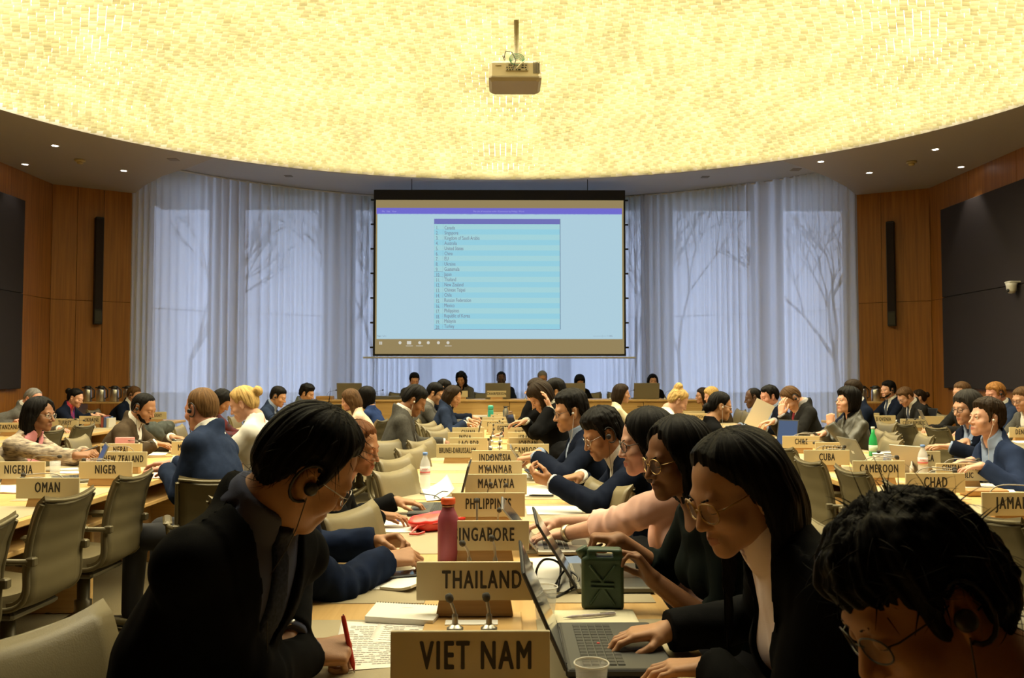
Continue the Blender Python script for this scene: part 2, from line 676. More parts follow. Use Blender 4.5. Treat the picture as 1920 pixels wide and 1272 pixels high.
def hand_prims(wr, d, n, side, curl, s, spread=1.0):
    """side +1 right hand, -1 left. curl: list of four (c1, c2, c3) + thumb key"""
    d = nrm(d)
    n = nrm(np.asarray(n) - d * float(np.dot(n, d)))
    t = np.cross(d, n) * side
    P = []
    base = {'flat': (.12, .18, .12), 'type': (.28, .55, .35), 'curl': (.75, .95, .5), 'fist': (1.35, 1.5, .9), 'pinch': (.85, 1.0, .55), 'rest': (.2, .4, .25)}
    cl = curl if isinstance(curl, (list, tuple)) else [curl] * 4
    FB = [(.090, .030, (.042, .025, .020), .0090), (.094, .0095, (.046, .028, .021), .0092), (.089, -.011, (.043, .026, .020), .0086),
          (.079, -.030, (.034, .020, .018), .0076)]
    for i, (a, o, L, r) in enumerate(FB):
        k = wr + (d * a + t * o) * s
        P.append(Cap(wr + (d * .012 + t * o * .55) * s, k, .0155 * s, .0118 * s, .014))
        c = base[cl[i]]
        ang = 0
        p = k
        sp = (o * 2.2 * spread)
        for j in range(3):
            ang += c[j]
            v = nrm((d + t * sp) * math.cos(ang) + n * math.sin(ang))
            q = p + v * L[j] * s
            P.append(Cap(p, q, r * (1.04 - .10 * j) * s, r * (.94 - .11 * j) * s, .004))
            p = q
    tb = wr + (d * .028 + t * .030 + n * .010) * s
    P.append(Cap(wr + (d * .012 + t * .015 + n * .006) * s, tb, .0165 * s, .0155 * s, .014))
    cv = {'flat': (.75, .12), 'rest': (.6, .25), 'type': (.55, .35), 'curl': (.3, .6), 'fist': (.25, .7), 'pinch': (.2, .55)}[cl[0]]
    v = nrm(d * .75 + t * cv[0] + n * cv[1])
    q = tb + v * .036 * s
    P.append(Cap(tb, q, .0135 * s, .0105 * s, .006))
    v2 = nrm(d * .95 + t * (cv[0] - .5) + n * cv[1])
    q2 = q + v2 * .030 * s
    P.append(Cap(q, q2, .0100 * s, .0088 * s, .004))
    P.append(Cap(q2, q2 + nrm(v2 + n * .1 - t * .15) * .022 * s, .0090 * s, .0070 * s, .004))
    return P


def mesh_of(prims, h, g=0.0, lo=None, hi=None, pad=0.03):
    if lo is None:
        lo = np.min([(p[1] if isinstance(p, tuple) else p).lo for p in prims], 0) - pad - g
        hi = np.max([(p[1] if isinstance(p, tuple) else p).hi for p in prims], 0) + pad + g
    G = Grid(lo, hi, h)
    for p in prims:
        if isinstance(p, tuple):
            G.add(p[1], 0.0, True)
        else:
            G.add(p, g)
    return G


def ik(S, Wr, l1, l2, pole):
    v = Wr - S
    D = np.linalg.norm(v)
    if D > (l1 + l2) * 0.995:
        f = D / ((l1 + l2) * 0.995)
        l1, l2 = l1 * f, l2 * f
    u = v / D
    a = (l1 * l1 - l2 * l2 + D * D) / (2 * D)
    hgt = math.sqrt(max(l1 * l1 - a * a, 1e-5))
    q = nrm(pole - u * float(np.dot(pole, u)))
    return S + u * a + q * hgt


ZL = {
    'short': ([-.13, -.062, -.044, -.036, .002, .009, .020, .032, .048, .09], [-.072, -.064, -.028, .016, .022, -.018, -.026, .024, .050, .070]),
    'recede': ([-.13, -.062, -.044, -.036, .002, .009, .018, .028, .045, .09], [-.072, -.064, -.028, .016, .022, -.016, -.022, .034, .078, .100]),
    'balding': ([-.13, -.062, -.044, -.036, .002, .008, .014, .022, .03, .09], [-.068, -.060, -.028, .016, .022, -.012, -.018, .04, .09, .12]),
    'pulled': ([-.13, -.062, -.040, -.034, .004, .015, .04, .06, .09], [-.080, -.074, -.034, .010, .022, .006, .042, .072, .092]),
    'bob': ([-.13, -.04, .012, .030, .046, .062, .09], [-.115, -.12, -.10, -.02, .024, .046, .058]),
    'fringe': ([-.13, -.04, .012, .034, .050, .066, .10], [-.115, -.12, -.10, -.012, .020, .028, .030]),
    'crop': ([-.13, -.062, -.044, -.036, .002, .009, .020, .032, .055, .10], [-.092, -.084, -.028, .012, .020, -.020, -.028, .014, .036, .046]),
    'parted': ([-.13, -.05, -.030, .004, .012, .033, .052, .09], [-.088, -.082, -.045, -.02, .0, .042, .076, .100]),
    'long': ([-.13, -.04, .004, .026, .044, .062, .09], [-.13, -.15, -.13, -.01, .030, .050, .062]),
}


def build_hair(hs, R, H, s, lod, seed, skincol):
    st = hs.get('style', 'short')
    t = hs.get('t', .014) * s * (.74 if st == 'short' else 1.0)
    h = (.0035, .0055, .0085)[lod]
    zy, zz = ZL[hs.get('line', {'short': 'short', 'long': 'long', 'bob': 'bob', 'bun': 'pulled', 'tail': 'pulled', 'curly': 'long'}.get(st, 'short'))]

    def w(x, y, z):
        return H + R @ (np.array([x, y, z]) * s)
    prims = [Ell(w(0, -.012, .032), np.array([.0745, .093, .083]) * s, R, .02),
             Ell(w(0, -.03, -.015), np.array([.064, .068, .08]) * s, R, .03),
             Ell(w(0, .022, -.02), np.array([.062, .068, .08]) * s, R, .03)]
    down = np.array([0, 0, -1.0])
    hf = nrm(np.array([R[0, 1], R[1, 1], 0]))
    extra = []
    if st in ('long', 'curly'):
        L = hs.get('len', .30) * s
        a = w(0, -.040, .02)
        m = w(0, -.055, -.06)
        e = np.array([*w(0, -.060, -.06)[:2], 0]) + np.array([0, 0, H[2] - L]) + (-hf) * hs.get('back', .02)
        wd = hs.get('wide', 1.0)
        extra = [Cap(a, m, .074 * s * wd, .072 * s * wd, .03), Cap(m, e, .072 * s * wd, .050 * s * wd, .04, hf, .75)]
        if hs.get('side', True):
            for sx in (-1, 1):
                sy = hs.get('sidey', -.012)
                b = w(sx * .062, sy, -.03)
                c = np.array([*w(sx * .066, sy - .003, -.05)[:2], 0]) + np.array([0, 0, H[2] - L * hs.get('sidelen', .8)]) - hf * hs.get('sideback', .03)
                sr = hs.get('siderad', .030)
                extra.append(Cap(w(sx * .058, sy - .006, .03), b, sr * s, sr * s, .03))
                extra.append(Cap(b, c, sr * s, sr * .6 * s, .03))
    if st == 'bob':
        L = hs.get('len', .10) * s
        extra = [Cap(w(0, -.035, .03), w(0, -.038, -.02) + down * L * .55, .080 * s, .066 * s, .03),
                 Cap(w(.060, -.012, .0), w(.060, -.006, -.02) + down * L * .7, .026 * s, .017 * s, .03),
                 Cap(w(-.060, -.012, .0), w(-.060, -.006, -.02) + down * L * .7, .026 * s, .017 * s, .03)]
    if st == 'bun':
        b = hs.get('bun', (-.128, .035, .040))
        extra = [Ell(w(0, b[0], b[1]), np.array([b[2], b[2] * .85, b[2]]) * s, R, .012)]
    if st == 'tail':
        b = w(0, -.105, .02)
        extra = [Cap(b, b + down * .06 - hf * .05, .03 * s, .034 * s, .012), Cap(b + down * .06 - hf * .05, b + down * .20 - hf * .02, .034 * s, .012 * s, .012)]
    if hs.get('top'):
        extra.append(Ell(w(0, .01, .075), np.array([.066, .085, .035]) * s, R, .03))
    lo = np.min([p.lo for p in prims + extra], 0) - .045
    hi = np.max([p.hi for p in prims + extra], 0) + .045
    G = Grid(lo, hi, h)
    for p in prims:
        G.add(p)
    LX = G.dot(H, R[:, 0]) / s
    LY = G.dot(H, R[:, 1]) / s
    LZ = G.dot(H, R[:, 2]) / s
    zl = np.interp(LY, zy, zz)
    zl = zl + .006 * np.sin(LX * 190 + seed) * np.sin(LX * 77 + 1.3 * seed)
    zl = zl + np.where(LY > .03, 5.0 * np.maximum(np.abs(LX) - .038, 0) ** 2 * 2 * (-1 if st in ('bob', 'long', 'curly') else 1), 0)
    if hs.get('drape'):
        zl = zl - np.where(LY > .015, hs['drape'] * np.maximum(np.abs(LX - (hs.get('part') or 0)) - .010, 0), 0)
    if hs.get('part'):
        zl = zl + np.where(LY > .03, .012 * np.clip(1 - np.abs(LX - hs['part']) / .02, 0, 1), 0)
    dz = LZ - zl
    tt = t * np.clip(dz / .034, .06, 1.0)
    if hs.get('vol'):
        tt = tt + hs['vol'] * s * np.clip((LZ - .04) / .06, 0, 1)
    F = np.maximum(G.F - tt, -dz * .8 * s)
    if st == 'bald':
        pass
    G.F = F.astype(np.float32)
    for p in extra:
        G2 = Grid.__new__(Grid)
        G2.__dict__.update(G.__dict__)
        G.add(p, 0.004)
    # keep the face clear
    face = np.maximum(np.maximum(np.abs(LX) - hs.get('open', .060), -(LY - hs.get('facey', .022))), dz - .0)
    G.F = np.maximum(G.F, -np.maximum(face, LZ - .075) * s) if st in ('long', 'curly', 'bob') else G.F
    for bm_ in hs.get('beard', []):
        if bm_ == 'moustache':
            for sx in (-1, 1):
                G.add(Cap(w(sx * .022, .083, -.062), w(sx * .002, .0935, -.0565), .003 * s, .0055 * s, .003))
        if bm_ == 'beard':
            for sx in (-1, 1):
                G.add(Cap(w(sx * .058, .012, -.055), w(sx * .040, .050, -.088), .012 * s, .015 * s, .01))
                G.add(Cap(w(sx * .040, .050, -.088), w(0, .082, -.105), .015 * s, .014 * s, .01))
    if hs.get('brow', True) and lod < 2:
        for sx in (-1, 1):
            G.add(Cap(w(sx * .014, .0905, .0175), w(sx * .034, .0845, .0225), .0026 * s, .0030 * s, .003))
            G.add(Cap(w(sx * .034, .0845, .0225), w(sx * .047, .072, .0185), .0030 * s, .0016 * s, .003))
    V, Q = surface(G.F, G.lo, h)
    loc = (V - H) @ R / s
    az = np.arctan2(loc[:, 0], loc[:, 1] + .03 + 1e-6)
    N = normals(V, Q)
    amp = hs.get('amp', .0035)
    tail = np.clip(-loc[:, 2] / .1, 0, 1)
    sv = np.stack([az * 9 + seed, loc[:, 2] * 10, np.zeros(len(V))], 1)
    dsp = vnoise(sv, 1.0, seed) * amp + vnoise(sv * np.array([3.1, 1.4, 1]), 1.0, seed + 3) * amp * .6
    if hs.get('messy'):
        dsp = dsp + vnoise(loc, 38, seed + 5) * hs['messy'] + vnoise(loc, 75, seed + 7) * hs['messy'] * .6
    if st == 'curly':
        dsp = dsp + vnoise(V, 30, seed + 9) * .012
    msk = np.ones(len(V))
    msk[(loc[:, 1] > .068) & (loc[:, 2] < .045)] = .15
    V = V + N * (dsp * msk)[:, None]
    # crown distance used as the second flow coordinate
    uv = np.stack([az / (2 * math.pi) + .5 + tail * loc[:, 0] * .5, np.linalg.norm(loc - np.array([0, -.03, .11]), axis=1) * 4], 1)
    ns = hs.get('strands', 0)
    if ns:
        rs = np.random.RandomState(seed)
        ok = np.where(((loc[:, 2] > .0) | (loc[:, 1] < .0)) & ~((loc[:, 1] > .07) & (loc[:, 2] < .05)))[0]
        pick = rs.choice(ok, ns)
        crown = np.array([0, -.03, .10])
        for i in pick:
            rad = loc[i] - crown
            nl = N[i] @ R
            tg = nrm(rad - nl * float(rad @ nl) + rs.normal(0, .02 if not hs.get('messy') else .09, 3))
            tg = R @ tg
            if st in ('long', 'curly') and loc[i, 2] < .02:
                tg = nrm(down + rs.normal(0, .12, 3))
            Ln = rs.uniform(.025, .06) * s
            nseg = 5
            lf = (.03 + hs.get('lift', .0)) * rs.uniform(.3, 1.6)
            p = V[i] - N[i] * .002
            pts = []
            for k in range(nseg + 1):
                pts.append(p)
                p = p + nrm(tg + N[i] * (lf * (1 - k / nseg)) - N[i] * (.55 * k / nseg) + down * .18 * k / nseg) * Ln / nseg
            pts = np.array(pts)
            side = nrm(np.cross(tg, N[i]))
            wdt = hs.get('sw', .0012) * np.linspace(1, .15, nseg + 1)[:, None]
            a, b = pts - side * wdt, pts + side * wdt
            c = pts + N[i] * wdt
            o = len(V)
            V = np.concatenate([V, a, b, c])
            m = nseg + 1
            q = []
            for k in range(nseg):
                for (x, y) in ((0, 2), (2, 1), (1, 0)):
                    q.append((o + x * m + k, o + y * m + k, o + y * m + k + 1, o + x * m + k + 1))
            Q = np.concatenate([Q, np.array(q)])
            u0 = rs.uniform(0, 1)
            uv = np.concatenate([uv, np.tile([[u0, 0.3]], (3 * m, 1))])
    return V, Q, uv


PEOPLE = []


def build_person(label, hp, yaw, head=(0, 20, 0), lod=1, fem=False, skin='light', hair=None, top=None, hands=None, s=None,
                 glasses=None, ear=None, face=None, floor=0.0, seat=0.46, bottom=(0.02, 0.02, 0.024), seed=None, extras=None,
                 pel=None, chair=True, category='person', sh=0.0, wscale=1.0):
    """hp: (px, py, depth) of the head centre.  yaw: heading in degrees, 0 = towards +x"""
    seed = len(PEOPLE) * 7 + 3 if seed is None else seed
    s = s or (0.95 if fem else 1.0)
    H = W(*hp)
    th = math.radians(yaw)
    fb = np.array([math.cos(th), math.sin(th), 0.0])
    rb = np.array([math.sin(th), -math.cos(th), 0.0])
    hy, pt, rl = math.radians(yaw + head[0]), math.radians(head[1]), math.radians(head[2])
    f = np.array([math.cos(hy) * math.cos(pt), math.sin(hy) * math.cos(pt), -math.sin(pt)])
    r0 = np.array([math.sin(hy), -math.cos(hy), 0.0])
    u0 = np.cross(r0, f)
    r_ = r0 * math.cos(rl) + u0 * math.sin(rl)
    R = np.stack([r_, f, np.cross(r_, f)], 1)
    g = dict(face or {})
    g['fem'] = fem
    # spine
    NT = H + R @ (np.array([0, -.028, -.075]) * s)
    N = NT + np.array([0, 0, -.075 + .05 * max(0, math.sin(pt))]) * s - fb * (.030 + .03 * math.sin(max(pt, 0))) * s
    Lsp = .50 * s
    pz = floor + seat + .09
    if pel is None:
        dz = N[2] - pz
        hz = math.sqrt(max(Lsp ** 2 - dz ** 2, .0009))
        hz = min(hz, .36)
        P = np.array([*(N - fb * hz)[:2], pz])
    else:
        P = np.array([pel[0], pel[1], pz])
    u = nrm(N - P)
    ft = nrm(fb - u * float(fb @ u))
    rt = np.cross(ft, u)
    bw = wscale * (0.92 if fem else 1.0)
    Mid = P + (N - P) * .5 - ft * .03
    Rt = np.stack([rt, ft, u], 1)
    Sc = N - u * .088 * s + ft * (.0 + sh)
    SR, SL = Sc + rt * .158 * s * bw, Sc - rt * .158 * s * bw
    torso = [Cap(P + u * .02, Mid, .150 * s * bw, .146 * s * bw, .05, ft, .74),
             Cap(Mid, N - u * .16 * s, .142 * s * bw, .150 * s * bw, .05, ft, .72),
             Ell(P, np.array([.172 * bw, .135, .12]) * s, Rt, .05),
             Cap(SR, SL, .046 * s, .046 * s, .04),
             Cap(N + u * .012, SR, .046 * s, .034 * s, .035), Cap(N + u * .012, SL, .046 * s, .034 * s, .035)]
    if fem:
        for sx in (-1, 1):
            torso.append(Ell(N - u * .215 * s + rt * sx * .075 * s * bw + ft * .085 * s, np.array([.062, .055, .06]) * s, Rt, .05))
    if g.get('belly'):
        torso.append(Ell(Mid - u * .06 + ft * .06, np.array([.15, .11, .14]) * s * g['belly'], Rt, .06))
    nr = (.047 if fem else .056) * s * g.get('neck', 1.0)
    neck = [Cap(N - u * .02, NT + R @ np.array([0, .004, .02]), nr * 1.08, nr, .035)]
    # arms
    hands = hands or {}
    arms, sleeves, hpr, wr, el, hd = [], [], [], {}, {}, {}
    for side, S in ((1, SR), (-1, SL)):
        hs_ = hands.get('R' if side > 0 else 'L', {})
        wpt = hs_.get('w')
        if wpt is None:
            wpt = P + fb * .44 + rb * side * .10
            wpt[2] = floor + .785
        if len(wpt) == 2:
            wpt = T(wpt[0], wpt[1], hs_.get('z', .785))
        elif hs_.get('px', False):
            wpt = W(*wpt)
        wpt = np.asarray(wpt, float)
        if np.linalg.norm(wpt - S) > .60 * s and hs_.get('w') is not None and len(hs_['w']) < 4:
            q = nrm(wpt - CAM)                           # keep the line of sight, shorten the reach
            aim = S + fb * .42 * s + np.array([0, 0, -.25])
            wpt = CAM + q * float(np.dot(aim - CAM, q))
            if wpt[2] < floor + .775 or np.linalg.norm(wpt - S) > .60 * s:
                wpt = S + nrm(wpt - S) * min(np.linalg.norm(wpt - S), .55 * s)
                wpt[2] = max(wpt[2], floor + .785)
        d = np.asarray(hs_.get('d', fb - rb * side * .35 + np.array([0, 0, -.12])), float)
        nn = np.asarray(hs_.get('n', (0, 0, -1)), float)
        pole = np.asarray(hs_.get('pole', rb * side * .8 - fb * .4 + np.array([0, 0, -.9])), float)
        E = ik(S, wpt, .285 * s, .255 * s, pole)
        wr[side], el[side], hd[side] = wpt, E, nrm(d)
        arms += [Cap(S, E, .045 * s, .038 * s, .02), Cap(E, wpt, .039 * s, .026 * s, .02)]
        hpr.append((hand_prims(wpt, d, nn, side, hs_.get('curl', 'type'), s * (.94 if fem else 1.0)), wpt, nrm(E - wpt)))
    # legs
    legs, shoes = [], []
    for side in (1, -1):
        hip = P + rb * side * .085 - np.array([0, 0, .02])
        kn = hip + fb * .42 * s + rb * side * .03
        kn[2] = floor + seat + .05
        an = kn + fb * .02
        an[2] = floor + .10
        legs += [Cap(hip, kn, .082 * s, .058 * s, .03), Cap(kn, an, .055 * s, .040 * s, .03)]
        shoes += [Cap(an + np.array([0, 0, -.05]) - fb * .03, an + fb * .14 + np.array([0, 0, -.062]), .040, .034, .02, np.array([0, 0, 1.]), .9)]
    hp_prims, eyes = head_prims(R, H, s, g)
    root = empty('person', (P[0], P[1], floor), 0.0, label, category)
    inv = Matrix.Translation((-P[0], -P[1], -floor))

    def put(name, me, parent=root):
        me.transform(inv)
        o = bpy.data.objects.new(name, me)
        COL.objects.link(o)
        o.parent = parent
        return o
    skm = skin_mats(skin, SKIN[skin])
    # body: head fine, hands fine, the rest coarser, one surface
    ncut = N + (NT - N) * .25
    nd = nrm(NT - N)
    body_all = torso + neck + arms + legs
    hb = (.011, .013, .017)[lod]
    bare = (top or {}).get('bare', False)
    if bare:
        hb = (.007, .009, .013)[lod]
    G = mesh_of(body_all, hb)
    V, Q = surface(G.F, G.lo, hb)
    c = V[Q].mean(1)
    keep = ~(((c - ncut) @ nd > .010) & (np.linalg.norm(c - H, axis=1) < .25))
    for pr, wp, ed in hpr:
        keep &= ~(((c - wp - ed * .03) @ ed < -.012) & (np.linalg.norm(c - wp, axis=1) < .12))
    Vs, Qs, Ms = [V], [Q[keep]], [np.zeros(keep.sum(), int)]
    off = len(V)
    hh = (.0026, .0042, .0068)[lod]
    G = mesh_of(hp_prims + neck, hh, lo=H - .175 * s, hi=H + .16 * s)
    for p in torso:
        G.add(p)
    V, Q = surface(G.F, G.lo, hh)
    if lod < 2:
        Nn = normals(V, Q)
        V = V + Nn * (vnoise(V, 40, seed) * .0007)[:, None]
    c = V[Q].mean(1)
    lc = (c - H) @ R / s
    keep = ((c - ncut) @ nd > -.010) & (np.linalg.norm(c - H, axis=1) < .30)
    gb = G.lo + G.h * 2.5
    gt = G.lo + G.h * (G.n - 3.5)
    keep &= ((c > gb) & (c < gt)).all(1)
    mi = np.zeros(len(Q), int)
    lip = (np.abs(lc[:, 0]) < .0215) & (lc[:, 2] < -.0605 - np.abs(lc[:, 0]) * .18) & (lc[:, 2] > -.0815 + np.abs(lc[:, 0]) * .30) & (lc[:, 1] > .084)
    mi[lip] = 1
    for e in eyes:
        de = np.linalg.norm(c - e, axis=1) / s
        l2 = (c - e) @ R / s
        if g.get('eyes', 'down') == 'open':
            eb = (de < .0131) & (l2[:, 1] > .003)
            mi[eb] = 2
            ir = eb & (np.hypot(l2[:, 0], l2[:, 2]) < .0058)
            mi[ir] = 3
            mi[(de >= .0128) & (de < .0158) & (np.abs(l2[:, 2] - .0028) < .0018) & (l2[:, 1] > .003)] = 4
        else:
            mi[(de < .0165) & (np.abs(l2[:, 2] + .0075) < .0016) & (l2[:, 1] > .002)] = 4
    Vs.append(V)
    Qs.append(Q[keep] + off)
    Ms.append(mi[keep])
    off += len(V)
    hf_ = (.0026, .0042, .0068)[lod]
    for pr, wp, ed in hpr:
        lo = np.min([p.lo for p in pr] + [wp + ed * .06], 0) - .02
        hi = np.max([p.hi for p in pr] + [wp + ed * .06], 0) + .02
        G = Grid(lo, hi, hf_)
        for p in arms:
            G.add(p)
        for p in pr:
            G.add(p)
        V, Q = surface(G.F, G.lo, hf_)
        c = V[Q].mean(1)
        keep = ((c - wp - ed * .03) @ ed < .012)
        gb, gt = G.lo + G.h * 1.5, G.lo + G.h * (G.n - 2.5)
        keep &= ((c > gb) & (c < gt)).all(1)
        Vs.append(V)
        Qs.append(Q[keep] + off)
        Ms.append(np.zeros(keep.sum(), int))
        off += len(V)
    V, Q, M_ = np.concatenate(Vs), np.concatenate(Qs), np.concatenate(Ms)
    used = np.unique(Q)
    rem = np.full(len(V), -1)
    rem[used] = np.arange(len(used))
    put('body', npmesh('body', V[used], rem[Q], skm, M_))
    # hair
    if hair:
        V, Q, uv = build_hair(hair, R, H, s, lod, seed, SKIN[skin])
        if len(Q):
            put('hair', npmesh('hair', V, Q, [hair_mat(hair.get('col', 'black'))], None, uv))
    # clothes
    tp = dict(kind='sweater', m=mat('cloth_black', (.015, .015, .017), .85))
    tp.update(top or {})
    hc = tp.get('h', (.0075, .010, .014)[lod])
    suit = tp['kind'] in ('suit', 'blazer', 'cardigan')
    gi = tp.get('g', .016 if suit else .010)
    sl = []
    for side, S in ((1, SR), (-1, SL)):
        E, wp = el[side], wr[side]
        fr = tp.get('sleeve', .97)
        rr = tp.get('sr', 1.0)
        if fr > 0:
            e2 = E + (wp - E) * fr
            sl += [Cap(S, E, .047 * s, .041 * s, .02), Cap(E, e2, .041 * s, (.034 if fr > .6 else .040) * s, .02, cut=True)]
        else:
            e2 = S + (E - S) * (-fr)
            sl += [Cap(S, e2, .048 * s, .050 * s, .02, cut=True)]
    pr = torso + ([Cap(N - u * .03, N + u * .035 - ft * .012, .058 * s, .050 * s, .03)] if suit else [])
    lo_ = np.min([p.lo for p in pr + sl], 0) - .03 - gi
    hi_ = np.max([p.hi for p in pr + sl], 0) + .03 + gi
    G = mesh_of(pr, hc, gi, lo_, hi_)
    lx, fy, uz = G.dot(N, rt), G.dot(N, ft), G.dot(N, u)
    F = G.F
    dep, vw = tp.get('v', (.30, .075))
    legcut = uz + .50 * s + .06
    F = np.maximum(F, -(uz + np.linalg.norm(N - P) + tp.get('hem', .07)))
    if suit:
        wdt = vw * np.clip(1 + uz / dep, 0, 1.6)
        band = (fy > 0) & (uz > -dep) & (uz < .04)
        if tp['kind'] != 'cardigan':
            lw = .062 * np.clip(1.25 + uz / dep, .25, 1.1)
            on = np.clip((wdt + lw - np.abs(lx)) / .006, 0, 1) * band
            F = F - .0065 * on
        else:
            F = F - .004 * np.clip((wdt + .03 - np.abs(lx)) / .006, 0, 1) * band
        wedge = np.maximum(np.maximum(np.abs(lx) - wdt, -fy), np.maximum(-(uz + dep), fy - .24))
        F = np.maximum(F, -wedge)
        F = np.maximum(F, np.minimum(uz - (.036 - .55 * fy), .17 - np.sqrt(lx * lx + fy * fy)))
    else:
        nk = tp.get('neck', .085)
        cen = N + ft * tp.get('neckf', .045) + u * .025
        dn = np.sqrt((G.X - cen[0]) ** 2 + (G.Y - cen[1]) ** 2 + (G.Z - cen[2]) ** 2) - nk
        F = np.maximum(F, -dn)
        F = np.maximum(F, np.minimum(uz - tp.get('high', .03), .17 - np.sqrt(lx * lx + fy * fy)))
        if tp.get('vneck'):
            d2, w2 = tp['vneck']
            wdt = w2 * np.clip(1 + uz / d2, 0, 1.6)
            F = np.maximum(F, -np.maximum(np.maximum(np.abs(lx) - wdt, -fy), -(uz + d2)))
    G.F = F.astype(np.float32)
    for p in sl:
        G.add(p, gi)
    V, Q = surface(G.F, G.lo, hc)
    Nn = normals(V, Q)
    am = tp.get('wr', .006)
    V = V + Nn * (vnoise(V, 13, seed) * am + vnoise(V * np.array([1, 1, .6]), 30, seed + 1) * am * .5)[:, None]
    for side in (1, -1):                                  # creases gathered at the elbow
        E = el[side]
        de = np.linalg.norm(V - E, axis=1)
        ax = nrm(wr[side] - (SR if side > 0 else SL))
        ph = (V - E) @ ax
        V = V + Nn * (np.exp(-(de / .11) ** 2) * np.sin(ph * 120 + vnoise(V, 18, seed + 2) * 2.5) * .0035 * tp.get('crease', 1.0))[:, None]
    names = {'suit': 'suit_jacket', 'blazer': 'blazer', 'cardigan': 'cardigan'}
    jk = put(tp.get('name', names.get(tp['kind'], 'sweater')), npmesh('top', V, Q, [tp['m']]))
    if suit:
        sm = tp.get('shirt') or mat('shirt_white', (.62, .60, .57), .8)
        hs2 = (.006, .008, .012)[lod]
        cap = Cap(N - u * .02, NT + (N - NT) * .45 + ft * .006, nr * 1.16 + .004, nr * 1.10 + .004, .02)
        G = mesh_of(torso + [cap], hs2, .008, lo=N - np.array([.24, .24, .42]), hi=N + np.array([.24, .24, .14]))
        lx, fy, uz = G.dot(N, rt), G.dot(N, ft), G.dot(N, u)
        F0 = G.F
        F = np.maximum(F0, -(fy + .14))
        F = np.maximum(F, np.abs(lx) - .115)
        F = np.maximum(F, -(uz + dep + .03))
        top_ = tp.get('collar', .058)
        F = np.maximum(F, uz - (top_ - .45 * fy))
        ct = .011 + np.clip(uz + .05, 0, .1) * .30 if tp.get('tie') is not None else .004 + np.clip(uz - tp.get('vopen', -.07), 0, .2) * tp.get('open', .30)
        F = np.maximum(F, -np.maximum(np.maximum(np.abs(lx) - ct, -(fy - .02)), -(uz - (-.012 if tp.get('tie') is not None else tp.get('vopen', -.07)))))
        F = np.maximum(F, np.minimum(np.minimum(uz + .09, np.sqrt(lx * lx + fy * fy) - .080), .025 - fy))
        F = F - .003 * np.clip((uz - (.0 - .45 * fy)) / .006, 0, 1)
        if tp.get('placket'):
            F = F - .0025 * np.clip((.013 - np.abs(lx)) / .004, 0, 1) * (fy > 0)
        V, Q = surface(F.astype(np.float32), G.lo, hs2)
        if len(Q):
            sh_o = put('shirt', npmesh('shirt', V, Q, [sm]))
        if tp.get('tie') is not None:
            w3 = np.interp(uz, [-.40, -.06, -.03, .01, .03], [.040, .022, .020, .026, .022])
            Ft = np.maximum(np.maximum(F0 - .009, np.abs(lx) - w3), np.maximum(-fy, np.maximum(-(uz + dep + .02), uz - (.035 - .45 * fy))))
            V, Q = surface(Ft.astype(np.float32), G.lo, hs2)
            if len(Q):
                put('tie', npmesh('tie', V, Q, [tp['tie']]))
        if tp.get('cuffs', True) and lod < 2:
            for side in (1, -1):
                E, wp = el[side], wr[side]
                fr = tp.get('sleeve', .97)
                a, b = E + (wp - E) * (fr - .10), E + (wp - E) * (fr + .055)
                g3 = mesh_of([Cap(a, b, .041 * s, .0385 * s, .01, cut=True)], hs2 * .8, .003)
                V, Q = surface(g3.F, g3.lo, hs2 * .8)
                put('shirt_cuff', npmesh('cuff', V, Q, [sm]))
    # lower half
    hl = (.014, .016, .02)[lod]
    G = mesh_of([Ell(P, np.array([.172 * bw, .135, .12]) * s, Rt, .05)] + legs, hl, .012)
    V, Q = surface(G.F, G.lo, hl)
    put('trousers', npmesh('trousers', V, Q, [mat('bottom_%d' % int(bottom[2] * 1000), bottom, .85)]))
    for k in (0, 1):
        G = mesh_of([shoes[k]], .012)
        G.F = np.maximum(G.F, -(G.Z - floor - .002) + 0 * G.F)
        V, Q = surface(G.F.astype(np.float32), G.lo, .012)
        put('shoe', npmesh('shoe', V, Q, [mat('shoe_black', (.015, .013, .012), .4)]))
    ctx = dict(root=root, put=put, H=H, R=R, s=s, N=N, P=P, u=u, ft=ft, rt=rt, wr=wr, el=el, hd=hd, fb=fb, rb=rb, SR=SR, SL=SL, lod=lod)

    def hw(x, y, z):
        return Vector(H + R @ (np.array([x, y, z]) * s))
    if glasses:
        mb = MB()
        rx, rz = glasses.get('rx', .0235), glasses.get('rz', .0185)
        th_ = glasses.get('th', .0016)
        dz = glasses.get('dz', -.004)
        lens = MB()
        for sx in (-1, 1):
            pts = []
            for k in range(24):
                a = 2 * math.pi * k / 24
                q = glasses.get('sq', 2.0)
                ca, sa = math.cos(a), math.sin(a)
                x = rx * math.copysign(abs(ca) ** (2 / q), ca)
                z = rz * math.copysign(abs(sa) ** (2 / q), sa)
                pts.append(hw(sx * .0335 + x, .0975 - abs(sx * .0335 + x) ** 2 * 3.2, z + dz))
            mb.tube(pts, th_, 6, closed=True)
            cpt = sum(pts, Vector()) / 24
            fw = Vector(R[:, 1]) * .0006
            lens.add([p + fw for p in pts] + [cpt + fw] + [p - fw for p in pts] + [cpt - fw], [(k, (k + 1) % 24, 24) for k in range(24)] + [((k + 1) % 24 + 25, k + 25, 49) for k in range(24)] + [(k, k + 25, (k + 1) % 24 + 25, (k + 1) % 24) for k in range(24)])
            mb.tube([hw(sx * .057, .087, .006 + dz), hw(sx * .068, .074, .007 + dz), hw(sx * .0755, .03, .006), hw(sx * .0775, -.005, .010), hw(sx * .0765, -.022, -.006)], th_ * .9, 5)
        mb.tube([hw(-.0105, .0955, .002 + dz), hw(0, .0985, .006 + dz), hw(.0105, .0955, .002 + dz)], th_, 6)
        gl = put('glasses', mb.mesh('glasses'))
        gl.data.materials.append(glasses['m'])
